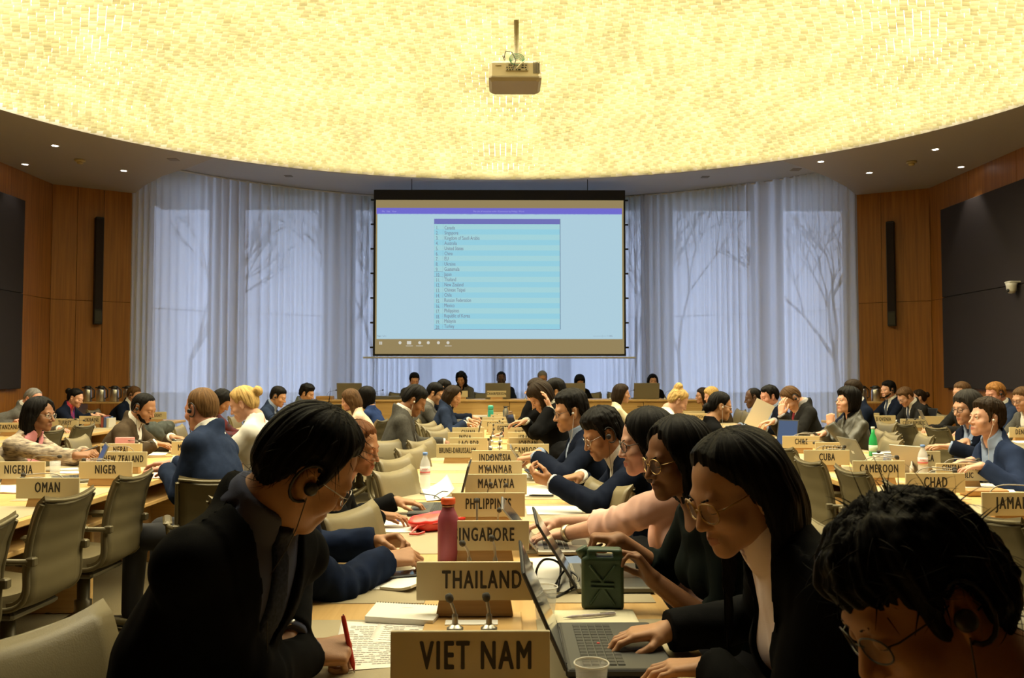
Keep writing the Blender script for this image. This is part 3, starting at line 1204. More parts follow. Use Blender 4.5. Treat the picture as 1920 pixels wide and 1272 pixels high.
        if lod < 2:
            lo = put('lens', lens.mesh('lens'), gl)
            lo.data.materials.append(glassy('lens_glass', (.95, .95, .95), .975, .02))
            lo.parent = gl
    if ear:
        sides = ear.get('sides', (1,))
        mb = MB()
        for sx in sides:
            if ear.get('type', 'hook') == 'hook':
                pts = []
                for k in range(13):
                    a = -2.3 + 4.4 * k / 12
                    pts.append(hw(sx * .086, -.014 - .027 * math.cos(a) * 1.0, -.006 + .040 * math.sin(a)))
                mb.tube(pts, .0032 * s, 6)
                M_ = frame_matrix(hw(sx * .088, -.002, -.010), R[:, 1], R[:, 2], R[:, 0] * sx)
                mb.lathe([(.0, -.004), (.0125, -.004), (.014, .002), (.012, .008), (.007, .010), (0, .0105)], 16, M_)
            else:
                M_ = frame_matrix(hw(sx * .084, .004, -.010), R[:, 1], R[:, 2], R[:, 0] * sx)
                mb.lathe([(.0, -.004), (.006, -.003), (.0075, .002), (.005, .006), (0, .0068)], 12, M_)
        eo = put('earpiece', mb.mesh('earpiece'))
        eo.data.materials.append(ear['m'])
        mb = MB()
        for sx in sides:
            a = np.array(hw(sx * .086, .004, -.03))
            b = np.array(hw(sx * .070, .03, -.12)) + np.array([0, 0, -.02])
            c = N + ft * .10 * s - u * .10 + rt * sx * .03
            e = N + ft * .155 * s - u * .30
            ctrl = [a, a * .5 + b * .5 + np.array([0, 0, -.01]), b, c, e]
            pts = []
            for k in range(len(ctrl) - 1):
                for q in range(6):
                    t_ = q / 6
                    pts.append(tuple(ctrl[k] * (1 - t_) + ctrl[k + 1] * t_))
            mb.tube(pts, .0013 if lod else .0011, 5)
        co = put('earpiece_cord', mb.mesh('cord'), eo)
        co.parent = eo
        co.data.materials.append(ear['m'])
    if extras:
        extras(ctx)
    PEOPLE.append((label, P, yaw, floor, chair))
    return ctx

# ------------------------------------------------------------------ the room
PI = math.pi
WOODW = wood('wall_veneer', (0.23, 0.083, 0.010), (0.36, 0.140, 0.020), (9, 9, 0.35), 0.42, 3.0)
BEECH = wood('beech', (0.50, 0.30, 0.105), (0.60, 0.385, 0.15), (14, 0.6, 14), 0.40, 3.0)
BEECHX = wood('beech_cross', (0.50, 0.30, 0.105), (0.60, 0.385, 0.15), (0.6, 14, 14), 0.40, 3.0)
BEECHD = wood('beech_holder', (0.36, 0.20, 0.07), (0.44, 0.26, 0.095), (1.5, 14, 30), 0.45, 3.0)
MATM = mat('desk_mat', (0.36, 0.30, 0.185), .55, noise=.06, nscale=4, bump=.05)
PAINT = mat('soffit_paint', (0.36, 0.33, 0.29), .55)
GREYP = mat('upper_ceiling_paint', (0.50, 0.50, 0.50), .75)
CARPET = mat('carpet', (0.20, 0.158, 0.078), .95, noise=.22, nscale=160, bump=.6, bscale=500)
BLACK = mat('black_matte', (0.010, 0.010, 0.011), .6)
BLACKP = mat('black_plastic', (0.013, 0.013, 0.014), .38)
ACOU = mat('acoustic_fabric', (0.020, 0.014, 0.016), .95, noise=.3, nscale=220, bump=.4, bscale=500)
STEEL = mat('brushed_steel', (0.52, 0.50, 0.46), .32, metal=1.0)
GREYM = mat('grey_metal', (0.20, 0.19, 0.17), .38, metal=.85)
WHITE = mat('white_paint', (0.70, 0.69, 0.65), .6)
PAPER = mat('paper', (0.80, 0.77, 0.70), .8)
INK = mat('sign_ink', (0.020, 0.014, 0.010), .6)
SIGNM = mat('sign_plate', (0.56, 0.47, 0.28), .42, noise=.04, nscale=3)

CXD, CYD, RD, RY = 0.0, 7.95, 6.27, 5.45     # luminous oval: centre, half width, half length
ZS, ZU = 4.50, 5.05                           # soffit, upper ceiling
LX_, RX_ = -7.30, 7.06
LC, RC = (-6.28, 14.5), (6.08, 14.5)          # corners where wood meets curtain
LB, RB = (-7.30, 13.8), (7.06, 13.95)
ARC_C, ARC_R = (0.0, 9.85), 7.75


def arc_at(px, R):
    """point on the window arc of radius R seen at column px"""
    k = (px - 943) / FPX
    a, b, c = 1 + k * k, -2 * ARC_C[1], ARC_C[1] ** 2 - R * R
    y = (-b + math.sqrt(b * b - 4 * a * c)) / (2 * a)
    return k * y, y


def struct(o):
    o['kind'] = 'structure'
    return o


# floor
fl = MB().grid(lambda u, v: (-7.6 + 15.2 * u, -4.2 + 23 * v, 0.0), 1, 1)
struct(fl.build('floor', CARPET))
struct(MB().box((-4.6, 13.55, 0.0), (4.6, 17.2, 0.20)).build('floor_dais', CARPET))


def panel_wall(name, A, B, splits, rows=(0.0, 2.63, 4.56), th=.05, flip=1):
    """veneer panels with open joints between them"""
    A, B = Vector((*A, 0)), Vector((*B, 0))
    L = (B - A).length
    x = (B - A).normalized()
    n = Vector((x.y, -x.x, 0)) * flip
    M = frame_matrix(A, x, -n, (0, 0, 1))
    mb = MB()
    xs = [0] + [s * L for s in splits] + [L]
    for i in range(len(xs) - 1):
        for j in range(len(rows) - 1):
            mb.box((xs[i] + .003, 0, rows[j] + .003), (xs[i + 1] - .003, .03, rows[j + 1] - .003), M, .002)
    mb.box((0, .03, 0), (L, .12, 4.58), M)
    return struct(mb.build(name, WOODW))


panel_wall('wall_left_front', LB, LC, (.30, .62))
panel_wall('wall_right_front', RC, RB, (.34,))
panel_wall('wall_left', (LX_, -4.0), LB, [k / 15 for k in range(1, 15)])
panel_wall('wall_right', RB, (RX_, -4.0), [k / 15 for k in range(1, 15)])
panel_wall('wall_back', (RX_, -4.0), (LX_, -4.0), [k / 12 for k in range(1, 12)])

corner = MB()  # unseen filler boxes added behind the wall corners to block leaking light
for (x, y) in (LB, RB):
    sx = -1 if x < 0 else 1
    corner.box((x + (-.14 if sx < 0 else .012), y - .16, 0), (x + (-.012 if sx < 0 else .14), y + .16, 4.6))
struct(corner.build('corner_filler', WOODW))

# soffit in two halves around the luminous disc, with the recess for the curtains left open in front
def arcpts(a0, a1, n, e=0.0):
    return [(CXD + (RD + e) * math.sin(a0 + (a1 - a0) * i / n), CYD + (RY + e) * math.cos(a0 + (a1 - a0) * i / n)) for i in range(n + 1)]


aL = -math.asin(4.1 / RD)
aR = math.asin(4.0 / RD)
recL = [(-4.70, 12.68), (-5.30, 13.22), (-5.85, 13.88)]
polyL = arcpts(aL, -PI, 60) + [(0, -4.1), (LX_ - .1, -4.1), (LX_ - .1, LB[1]), (LC[0] - .0, LC[1] + .0)] + recL[::-1]
polyR = arcpts(aR, PI, 60) + [(0, -4.1), (RX_ + .1, -4.1), (RX_ + .1, RB[1]), RC] + [(5.66, 13.88), (5.12, 13.22), (4.60, 12.68)]
struct(prism(polyL, ZS, ZU).build('ceiling_soffit_left', PAINT))
struct(prism(polyR, ZS, ZU).build('ceiling_soffit_right', PAINT))
up = MB().grid(lambda u, v: (-7.5 + 15 * u, -4.2 + 23 * v, ZU), 1, 1)
struct(up.build('ceiling_upper', GREYP))
# rim of the disc where it faces the recess
rim = MB()
ra = [aL + (aR - aL) * i / 40 for i in range(41)]
for i in range(40):
    p = [(CXD + (RD + e) * math.sin(a), CYD + (RY + e) * math.cos(a)) for e in (0, .06) for a in (ra[i], ra[i + 1])]
    rim.add([(*p[0], ZS), (*p[1], ZS), (*p[3], ZS), (*p[2], ZS), (*p[0], ZU), (*p[1], ZU), (*p[3], ZU), (*p[2], ZU)],
            [(0, 1, 2, 3)[::-1], (0, 4, 5, 1), (2, 6, 7, 3), (4, 7, 6, 5)])
struct(rim.build('trim_1', PAINT))


# luminous ceiling: thousands of small hanging translucent tabs under lamps
def ceiling_mat():
    """thin cream translucent tabs that scatter the lamp light from above"""
    m = bpy.data.materials.new('ceiling_tab')
    m.use_nodes = True
    nt = m.node_tree
    nt.nodes.clear()
    out = nt.nodes.new('ShaderNodeOutputMaterial')
    df = nt.nodes.new('ShaderNodeBsdfDiffuse')
    tl = nt.nodes.new('ShaderNodeBsdfTranslucent')
    at = nt.nodes.new('ShaderNodeAttribute')                  # every tab of a slightly different cloth
    at.attribute_name = 'tab'
    r = nt.nodes.new('ShaderNodeValToRGB')
    r.color_ramp.elements[0].color = (0.43, 0.39, 0.235, 1)
    r.color_ramp.elements[1].color = (0.54, 0.50, 0.345, 1)
    nt.links.new(at.outputs['Fac'], r.inputs[0])
    nt.links.new(r.outputs[0], df.inputs[0])
    nt.links.new(r.outputs[0], tl.inputs[0])
    mx = nt.nodes.new('ShaderNodeMixShader')
    mx.inputs[0].default_value = 0.5
    nt.links.new(df.outputs[0], mx.inputs[1])
    nt.links.new(tl.outputs[0], mx.inputs[2])
    nt.links.new(mx.outputs[0], out.inputs[0])
    return m


rs = np.random.RandomState(4)
cell = .080
DOME = .34


def dome(x, y):
    return DOME * max(0.0, 1 - ((x - CXD) / RD) ** 2 - ((y - CYD) / RY) ** 2)


V, Q, tabv = [], [], []
ny = int(2 * RY / cell)
for j in range(ny):
    y = CYD - RY + (j + .5) * cell
    half = RD * math.sqrt(max(1 - ((y - CYD) / RY) ** 2, 0)) - .02
    nx = int(2 * half / cell)
    for i in range(nx):
        x = -nx * cell / 2 + (i + .5) * cell + (j % 2) * cell * .5
        zb = ZS - .004 + dome(x, y) + rs.uniform(-.004, .004) + .016 * (i % 2)
        w = cell * .470
        o = len(V)
        dy = rs.uniform(-.006, .006)
        V += [(x - w, y + dy, zb), (x + w, y - dy, zb), (x + w, y - dy + .010, zb + .092), (x - w, y + dy + .010, zb + .092)]
        Q.append((o, o + 1, o + 2, o + 3))
        tabv.append(rs.uniform(0, 1))
Q = np.array(Q)
me = npmesh('ceiling_tabs', np.array(V), Q, [ceiling_mat()])
me.polygons.foreach_set('use_smooth', np.zeros(len(Q), bool))
a = me.attributes.new('tab', 'FLOAT', 'FACE')
a.data.foreach_set('value', np.array(tabv, np.float32))
ct = bpy.data.objects.new('ceiling_luminous', me)
COL.objects.link(ct)
struct(ct)
def lamp_mat():
    """rows of lamp tubes above the tabs: bright strips on a bright plate"""
    m = bpy.data.materials.new('lamp_plate')
    m.use_nodes = True
    nt = m.node_tree
    nt.nodes.clear()
    out = nt.nodes.new('ShaderNodeOutputMaterial')
    em = nt.nodes.new('ShaderNodeEmission')
    tc = nt.nodes.new('ShaderNodeTexCoord')
    mp = nt.nodes.new('ShaderNodeMapping')
    mp.inputs['Scale'].default_value = (3.6, 0.75, 0.2)
    n = nt.nodes.new('ShaderNodeTexNoise')
    n.inputs['Scale'].default_value = 1.0
    n.inputs['Detail'].default_value = 2
    r = nt.nodes.new('ShaderNodeMapRange')
    r.inputs[1].default_value, r.inputs[2].default_value = .35, .65
    r.inputs[3].default_value, r.inputs[4].default_value = CEIL_STRENGTH * 7.0, CEIL_STRENGTH * 11.5
    em.inputs[0].default_value = (1.0, .90, .60, 1)
    nt.links.new(tc.outputs['Object'], mp.inputs[0])
    nt.links.new(mp.outputs[0], n.inputs['Vector'])
    nt.links.new(n.outputs[0], r.inputs[0])
    nt.links.new(r.outputs[0], em.inputs[1])
    nt.links.new(em.outputs[0], out.inputs[0])
    return m


def plate(u, v):
    a, k = 2 * PI * v, 1 - u
    x, y = CXD + RD * k * math.sin(a), CYD + RY * k * math.cos(a)
    return (x, y, ZS + .165 + dome(x, y))


struct(MB().grid(plate, 10, 64).build('ceiling_lamp_plate', lamp_mat()))

# window wall behind the curtains
RW = 8.30
spans = [(285, 403), (455, 613), (662, 792), (806, 926), (940, 1050), (1064, 1208), (1255, 1415), (1462, 1588)]
pier = MB()
PIERM = mat('window_pier', (0.42, 0.36, 0.28), .7)
allx = [arc_at(150, RW)] + [q for s in spans for q in (arc_at(s[0], RW), arc_at(s[1], RW))] + [arc_at(1735, RW)]


def wall_seg(mb, A, B, z0, z1, th):
    A, B = Vector((*A, 0)), Vector((*B, 0))
    x = (B - A).normalized()
    M = frame_matrix(A, x, (-x.y, x.x, 0), (0, 0, 1))
    mb.box((0, 0, z0), ((B - A).length, th, z1), M)
    return M, (B - A).length


for i in range(0, len(allx), 2):
    wall_seg(pier, allx[i], allx[i + 1], 0, ZU, .22)
for i in range(1, len(allx) - 1, 2):
    wall_seg(pier, allx[i], allx[i + 1], 4.96, ZU + .02, .22)
    wall_seg(pier, allx[i], allx[i + 1], 0, .30, .22)
struct(pier.build('wall_window', PIERM))
FRM = mat('window_frame', (0.20, 0.20, 0.21), .5)
GLASS = glassy('window_glass', (.75, .8, .85), .90, .02)
for i in range(1, len(allx) - 1, 2):
    mb, gl = MB(), MB()
    M, L = wall_seg(gl, allx[i], allx[i + 1], .36, 4.90, .012)
    gl = MB().box((.04, .10, .36), (L - .04, .112, 4.90), M)
    for lo, hi in (((0, .06, .30), (.05, .16, 4.96)), ((L - .05, .06, .30), (L, .16, 4.96)), ((0, .06, .30), (L, .16, .36)),
                   ((0, .06, 4.90), (L, .16, 4.96)), ((0, .085, 2.60), (L, .10, 2.612))):
        mb.box(lo, hi, M)
    w_ = struct(mb.build('window_%d' % ((i + 1) // 2), FRM))
    gl.build('window_pane', GLASS, w_)

# outside
struct(MB().grid(lambda u, v: (-60 + 120 * u, 17.9 + 80 * v, -.6), 1, 1).build('ground_outside', mat('lawn', (.05, .07, .035), .95, noise=.4, nscale=2)))
BARK = mat('bark', (.035, .03, .028), .9)
LEAF = mat('foliage_dark', (.022, .035, .022), .9)
rt_ = random.Random(11)


def tree(x, y, h, label, conifer=False):
    t = empty('tree', (x, y, -.6), 0, label, 'tree', 'trees outside the windows')
    mb = MB()
    if conifer:
        mb.tube([(0, 0, 0), (0, 0, h)], [.22, .03], 8)
        mb.build('trunk', BARK, t)
        f = MB()
        for k in range(260):
            z = h * (.16 + .82 * rt_.random())
            r = (h - z) * .30
            a = rt_.uniform(0, 2 * PI)
            L = r * rt_.uniform(.55, 1.05)
            f.tube([(0, 0, z), (math.cos(a) * L * .6, math.sin(a) * L * .6, z - L * .12), (math.cos(a) * L, math.sin(a) * L, z - L * .36)], [.03, .14, .02], 4)
        f.build('foliage', LEAF, t)
        return

    def br(p, d, L, r, dep):
        q = p + d * L
        m = p + d * L * .5 + Vector((rt_.uniform(-.05, .05), rt_.uniform(-.05, .05), 0)) * L
        mb.tube([p, m, q], [r, r * .8, r * .62], 5, cap=False)
        if dep == 0:
            return
        for k in range(3):
            v = (d + Vector((rt_.uniform(-.75, .75), rt_.uniform(-.75, .75), rt_.uniform(-.1, .6)))).normalized()
            br(q, v, L * rt_.uniform(.62, .82), r * .6, dep - 1)
    br(Vector((0, 0, 0)), Vector((0, 0, 1)), h * .27, .10, 5)
    mb.build('trunk', BARK, t)


for (x, y, h, c, lb) in ((-9.5, 26, 9, 0, 'bare dark tree outside the tall windows left of the screen'),
                         (-5.6, 30, 10, 0, 'bare dark tree outside behind the curtain near the screen edge'),
                         (-3.6, 24, 8.5, 0, 'bare branching tree outside just behind the projection screen'),
                         (4.2, 27, 9.5, 0, 'bare tree seen through the curtain right of the screen'),
                         (6.6, 32, 10.5, 0, 'tall bare tree outside beyond the right windows'),
                         (9.8, 25, 9, 0, 'bare tree outside the rightmost tall window')):
    tree(x, y, h, lb, c)


# curtains
def curtain_mat():
    m = bpy.data.materials.new('sheer_curtain')
    m.use_nodes = True
    nt = m.node_tree
    out = nt.nodes['Material Output']
    b = nt.nodes['Principled BSDF']
    b.inputs['Base Color'].default_value = (.78, .76, .74, 1)
    b.inputs['Roughness'].default_value = .9
    b.inputs['Specular IOR Level'].default_value = .1
    tl = nt.nodes.new('ShaderNodeBsdfTranslucent')
    tl.inputs[0].default_value = (.85, .85, .87, 1)
    tr = nt.nodes.new('ShaderNodeBsdfTransparent')
    m1 = nt.nodes.new('ShaderNodeMixShader')
    m1.inputs[0].default_value = .55
    m2 = nt.nodes.new('ShaderNodeMixShader')
    m2.inputs[0].default_value = .07
    nt.links.new(b.outputs[0], m1.inputs[1])
    nt.links.new(tl.outputs[0], m1.inputs[2])
    nt.links.new(m1.outputs[0], m2.inputs[1])
    nt.links.new(tr.outputs[0], m2.inputs[2])
    nt.links.new(m2.outputs[0], out.inputs[0])
    return m


CURT = curtain_mat()


def curtain(px0, px1, label, seed, dr=0.0):
    a0 = math.atan2(arc_at(px0, ARC_R)[0], arc_at(px0, ARC_R)[1] - ARC_C[1])
    a1 = math.atan2(arc_at(px1, ARC_R)[0], arc_at(px1, ARC_R)[1] - ARC_C[1])
    L = (a1 - a0) * ARC_R
    n = int(L / .016)
    r_ = random.Random(seed)
    ph, s = [], 0.0
    freq = 2 * PI / .15
    for i in range(n + 1):
        s += (L / n) * freq * (1 + .55 * math.sin(i * .051 + seed) * math.sin(i * .013 + 2 * seed))
        ph.append(s)

    def fn(u, v):
        i = int(round(u * n))
        a = a0 + (a1 - a0) * u
        amp = .042 + .026 * math.sin(i * .037 + seed * 3)
        d = amp * math.sin(ph[i]) + .012 * math.sin(ph[i] * .37 + v * 2.2 + seed) * (1 - v) + .03 * math.sin(i * .006 + seed)
        sl = .010 * math.sin(ph[i] * .5 + v * 3)
        R = ARC_R + d + dr
        return (ARC_C[0] + R * math.sin(a + sl / ARC_R), ARC_C[1] + R * math.cos(a + sl / ARC_R), .215 + (ZU - .225) * v)
    mb = MB().grid(fn, n, 14)
    o = mb.build('curtain', CURT)
    tag(o, label, 'curtain')
    return o


curtain(249, 650, 'long white sheer curtain hanging between the left wooden wall and the screen', 1)
curtain(645, 1216, 'white sheer curtain behind the projection screen and the head table', 2, .05)
curtain(1205, 1615, 'long white sheer curtain hanging between the screen and the right wooden wall', 3)
# curtain rail
rail = MB()
rp = [(ARC_C[0] + (ARC_R) * math.sin(a), ARC_C[1] + ARC_R * math.cos(a), ZU - .02) for a in [(-.93 + 1.86 * i / 60) for i in range(61)]]
rail.tube(rp, .015, 6)
struct(rail.build('trim_2', WHITE))

# acoustic panels on the side walls
for nm, x0, x1, y1, lab in (('l', LX_ + .0, LX_ + .07, 12.88, 'large dark fabric acoustic panel on the left wooden wall'),
                            ('r', RX_ - .07, RX_ - .0, 13.45, 'large dark fabric acoustic panel on the right wooden wall')):
    x0, x1 = (x0 + .012, x1 + .012) if nm == 'l' else (x0 - .012, x1 - .012)
    e_ = empty('acoustic_panel', ((x0 + x1) / 2, 8.5, 1.2), 0, lab, 'wall panel')
    for z0, z1 in ((0.0, 1.43), (1.437, 2.84)):
        MB().box((-.035, -5.0, z0), (.035, y1 - 8.5, z1), None, .006).build('panel', ACOU, e_)

# column loudspeakers on the front wood walls
for A, B, px, z0, z1, lab in ((LB, LC, 184, 2.24, 4.02, 'tall slim black column loudspeaker on the left wooden wall'),
                              (RC, RB, 1678, 2.22, 3.98, 'tall slim black column loudspeaker on the right wooden wall')):
    A_, B_ = Vector((*A, 0)), Vector((*B, 0))
    k = (px - 943) / FPX
    d = B_ - A_
    t = (k * A_.y - A_.x) / (d.x - k * d.y)
    p = A_ + d * t
    x = d.normalized()
    n = Vector((x.y, -x.x, 0))
    root = empty('column_loudspeaker', (p.x, p.y, z0), 0, lab, 'loudspeaker')
    M = frame_matrix((0, 0, 0), x, n, (0, 0, 1))
    MB().box((-.065, .0, 0), (.065, .13, z1 - z0), M, .01).build('cabinet', BLACK, root)
    MB().box((-.055, .13, .25), (.055, .137, z1 - z0 - .03), M, .003).build('grille', ACOU, root)
    MB().box((-.05, .13, .04), (.05, .135, .22), M, .003).build('base_panel', BLACKP, root)

# soffit fittings
dl = [(103, 273, 'second downlight from the left in the left soffit'), (47, 308, 'downlight at the left end of the left soffit, beside the wall'),
      (232, 320, 'downlight of the left soffit closest to the curtain'), (1539, 303, 'downlight of the right soffit closest to the luminous ceiling edge'),
      (1630, 324, 'downlight of the right soffit above the right column loudspeaker'), (1754, 280, 'downlight in the right soffit behind the smoke detector'),
      (1802, 313, 'downlight in the right soffit lighting the dark wall panel')]
DLE = emat('downlight_lens', (1.0, .93, .85), 14.0)
ring0 = MB().lathe([(.045, -.004), (.058, -.006), (.060, 0), (.0, .0)], 20)
for px, py, lab in dl:
    p = T(px, py, ZS)
    e_ = empty('downlight', (p[0], p[1], ZS), 0, lab, 'ceiling light')
    MB().lathe([(.040, -.001), (.044, -.006), (.058, -.006), (.060, 0)], 20).build('trim_ring', WHITE, e_)
    MB().lathe([(0, -.003), (.041, -.003), (.041, -.001), (0, -.001)], 18).build('lens', DLE, e_)
    sp = bpy.data.lights.new('downlight_beam', 'SPOT')
    sp.energy = DOWNLIGHT_W * (3.2 if 'dark wall panel' in lab else 1)
    sp.color = (1.0, .86, .68)
    sp.spot_size = 1.25
    sp.spot_blend = .6
    sp.shadow_soft_size = .04
    so = bpy.data.objects.new('downlight_beam', sp)
    COL.objects.link(so)
    so.location = (0, 0, -.03)
    so.parent = e_
for px, py, lab in ((150, 300, 'cream smoke detector on the left soffit between two downlights'), (1709, 303, 'cream smoke detector on the right soffit among the downlights')):
    p = T(px, py, ZS)
    e_ = empty('smoke_detector', (p[0], p[1], ZS), 0, lab, 'smoke detector')
    CREAM = mat('cream_plastic', (.42, .33, .15), .5)
    MB().lathe([(.075, 0), (.075, -.022), (.055, -.032), (.0, -.032)][::-1], 20).build('base', CREAM, e_)
    MB().lathe([(0, -.062), (.034, -.060), (.042, -.048), (.042, -.032)], 16).build('sensor_head', CREAM, e_)
for px, py, lab in ((325, 299, 'small flush grille in the left soffit near the recess'), (1492, 318, 'small flush grille in the right soffit near the recess'),
                    (541, 330, 'small flush grille in the grey ceiling above the left curtain'), (1322, 332, 'small flush grille in the grey ceiling above the right curtain')):
    z = ZS if px in (325, 1492) else ZU
    p = T(px, py, z)
    tag(MB().box((p[0] - .07, p[1] - .07, z - .008), (p[0] + .07, p[1] + .07, z), None, .003).build('ceiling_vent', mat('vent_grey', (.22, .2, .17), .6)), lab, 'vent')

# dome camera on the right wall panel
p = W(1906, 545, 11.45)
e_ = empty('security_camera', (RX_ - .07, p[1], 2.56), 0, 'small white dome camera on the dark panel of the right wall', 'camera')
CW = mat('camera_white', (.62, .60, .56), .4)
MB().box((-.16, -.07, .09), (0, .07, .115), None, .008).build('bracket', CW, e_)
MB().lathe([(.0, -.055), (.04, -.045), (.062, -.01), (.066, .05), (.075, .09), (0, .09)], 20, Matrix.Translation((-.10, 0, 0))).build('housing', CW, e_)
MB().lathe([(0, .0), (.022, .0), (.024, .016), (.0, .018)], 16, frame_matrix((-.155, -.02, -.012), (0, 1, 0), (0, 0, 1), (-1, 0, -.2))).build('lens', BLACKP, e_)

# projector
pj = W(966, 130, 8.0)
proj = empty('projector', (pj[0], pj[1], pj[2] - .10), 0, 'beige projector hanging on a pole from the luminous ceiling', 'projector')
PBE = mat('projector_beige', (.50, .42, .26), .5)
PBD = mat('projector_dark_beige', (.30, .25, .16), .55)  # darker beige for the lower shell
mb = MB()
prof = []
mb.box((-.25, -.02, .0), (.25, .42, .185), None, .03)
mb.build('housing', PBE, proj)
mb = MB()
mb.box((-.09, -.03, .075), (.125, -.018, .155), None, .003)
mb.build('connector_panel', mat('connector_panel', (.36, .31, .19), .5), proj)
mb = MB()
r_ = random.Random(5)
for k in range(26):
    x, z = -.08 + r_.random() * .195, .085 + (k % 3) * .022
    mb.box((x - .006, -.034, z - .004), (x + .006, -.029, z + .004))
mb.build('socket_field', BLACKP, proj)
mb = MB()
for k in range(5):
    mb.box((.172 + k * .013, -.024, .055), (.180 + k * .013, -.016, .165))
mb.build('vent', mat('vent_dark', (.09, .08, .06), .6), proj)
mb = MB().box((-.19, -.026, .125), (-.13, -.016, .140), None, .004)
mb.build('latch', PBE, proj)
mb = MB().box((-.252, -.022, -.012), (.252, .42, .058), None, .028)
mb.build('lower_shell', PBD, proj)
MB().tube([(.015, .2, .18), (.015, .2, ZS + .40 - (pj[2] - .10))], .024, 12).build('pole', mat('pole_cream', (.26, .215, .11), .45), proj)
MB().box((-.06, .13, .185), (.09, .27, .215), None, .006).build('mount_plate', GREYM, proj)
cab = [((-.11, -.02, .19), (-.09, -.04, .26), (-.03, -.05, .245), (.005, -.055, .17), (-.02, -.04, .09)),
       ((-.10, .02, .19), (-.12, .0, .23), (-.10, -.02, .22), (-.09, -.03, .18))]
gcol = mat('cable_green', (.04, .22, .11), .5)
for i, c in enumerate(cab):
    mb = MB()
    cc = [Vector(q) for q in c]
    pts = []
    for k in range(len(cc) - 1):
        for q in range(5):
            pts.append(cc[k].lerp(cc[k + 1], q / 5))
    pts.append(cc[-1])
    mb.tube(pts, .004, 6)
    mb.build('cable', BLACKP if i == 0 else GREYM, proj)
mb = MB()
for k in range(5):
    pts = [(.015 + .07 * math.cos(a) * (1 - .1 * k), -.035 + .015 * k, .185 + .055 * math.sin(a) * (1 - .12 * k)) for a in [2 * PI * i / 22 for i in range(22)]]
    mb.tube(pts, .0035, 5, closed=True)
mb.build('cable_loops', gcol, proj)
mb = MB().tube([(.01, -.03, .10), (.05, -.06, .13), (.10, -.05, .17), (.11, -.02, .21)], .005, 6)
mb.build('cable', mat('cable_white', (.7, .66, .5), .5), proj)

# projection screen
SD = 15.75
p0, p1 = W(699, 668, SD), W(1172, 357, SD)
sx0, sx1, sz0, sz1 = p0[0], p1[0], p0[2], p1[2]
scr = empty('projection_screen', ((sx0 + sx1) / 2, SD, sz0), 0, 'large projection screen with a list of countries hanging before the curtains', 'screen')
cx = (sx0 + sx1) / 2
hw_ = (sx1 - sx0) / 2
MB().box((-hw_, -.01, 0), (hw_, .02, sz1 - sz0), None, .004).build('screen_border', BLACK, scr)
MB().box((-hw_ - .18, -.02, -.045), (hw_ + .18, .02, -.012), None, .006).build('bottom_bar', WHITE, scr)
for sgn in (-1, 1):
    MB().tube([(sgn * hw_ * .7, .005, sz1 - sz0 - .01), (sgn * hw_ * .7, .005, ZU - sz0)], .007, 6).build('hanger', BLACK, scr)
mb = MB()
for sgn in (-1, 1):
    for k in range(7):
        z = .16 + k * (sz1 - sz0 - .35) / 6
        mb.box((sgn * (hw_ + .025) - .03, -.005, z - .016), (sgn * (hw_ + .025) + .03, .01, z + .016), None, .003)
mb.build('tension_tab', BLACK, scr)


def sl(px, py):
    q = W(px, py, SD - .012)
    return q[0] - cx, q[2] - sz0


def srect(mb, x0, y0, x1, y1, dy):
    a, b = sl(x0, y1), sl(x1, y0)
    mb.box((a[0], -.0115 - dy, a[1]), (b[0], -.0105 - dy, b[1]))
    return mb


def scol(name, c, k=.80):
    return emat('screen_' + name, tuple(v * k for v in lin(c)), 1.0)


srect(MB(), 703, 376, 1169, 664, 0).build('screen_surface', scol('tan', (.60, .53, .37)), scr)
srect(MB(), 706, 402, 1166, 636, .001).build('document_page', scol('page', (.70, .83, .89)), scr)
srect(MB(), 706, 391, 1166, 402, .001).build('title_bar', scol('bar', (.45, .43, .83)), scr)
srect(MB(), 814, 411, 1050, 420.5, .002).build('table_header', scol('hdr', (.45, .46, .74)), scr)
names = ['Canada', 'Singapore', 'Kingdom of Saudi Arabia', 'Australia', 'United States', 'China', 'EU', 'Ukraine', 'Guatemala', 'Japan', 'Thailand',
         'New Zealand', 'Chinese Taipei', 'Chile', 'Russian Federation', 'Mexico', 'Philippines', 'Republic of Korea', 'Malaysia', 'Turkey']
ra_, rb_ = MB(), MB()
for i in range(20):
    y = 420.5 + i * 9.87
    srect(ra_ if i % 2 else rb_, 814, y, 1050, y + 9.87, .002)
ra_.build('table_rows', scol('rowa', (.60, .83, .90)), scr)
rb_.build('table_rows', scol('rowb', (.66, .85, .88)), scr)
ln = MB()
for a in ((813.5, 411, 814.2, 618), (1050, 411, 1050.7, 618), (830, 420, 830.5, 618), (814, 617.5, 1050, 618.2), (814, 509.3, 830, 509.8), (814, 518.6, 830, 519)):
    srect(ln, *a, .003)
TXT = scol('ink', (.49, .52, .60))
ln.build('table_lines', scol('line', (.45, .52, .62)), scr)


def stext(nm, s, px, py, hpx, m, align='LEFT', xs=1.0, bold=.008):
    a = sl(px, py)
    sz = hpx / FPX * SD * 1.35
    M = frame_matrix((a[0], -.0155, a[1]), (1, 0, 0), (0, 0, 1), (0, -1, 0))
    return text(nm, s, sz, m, scr, M, xs, bold, align, .0002, 1.0)


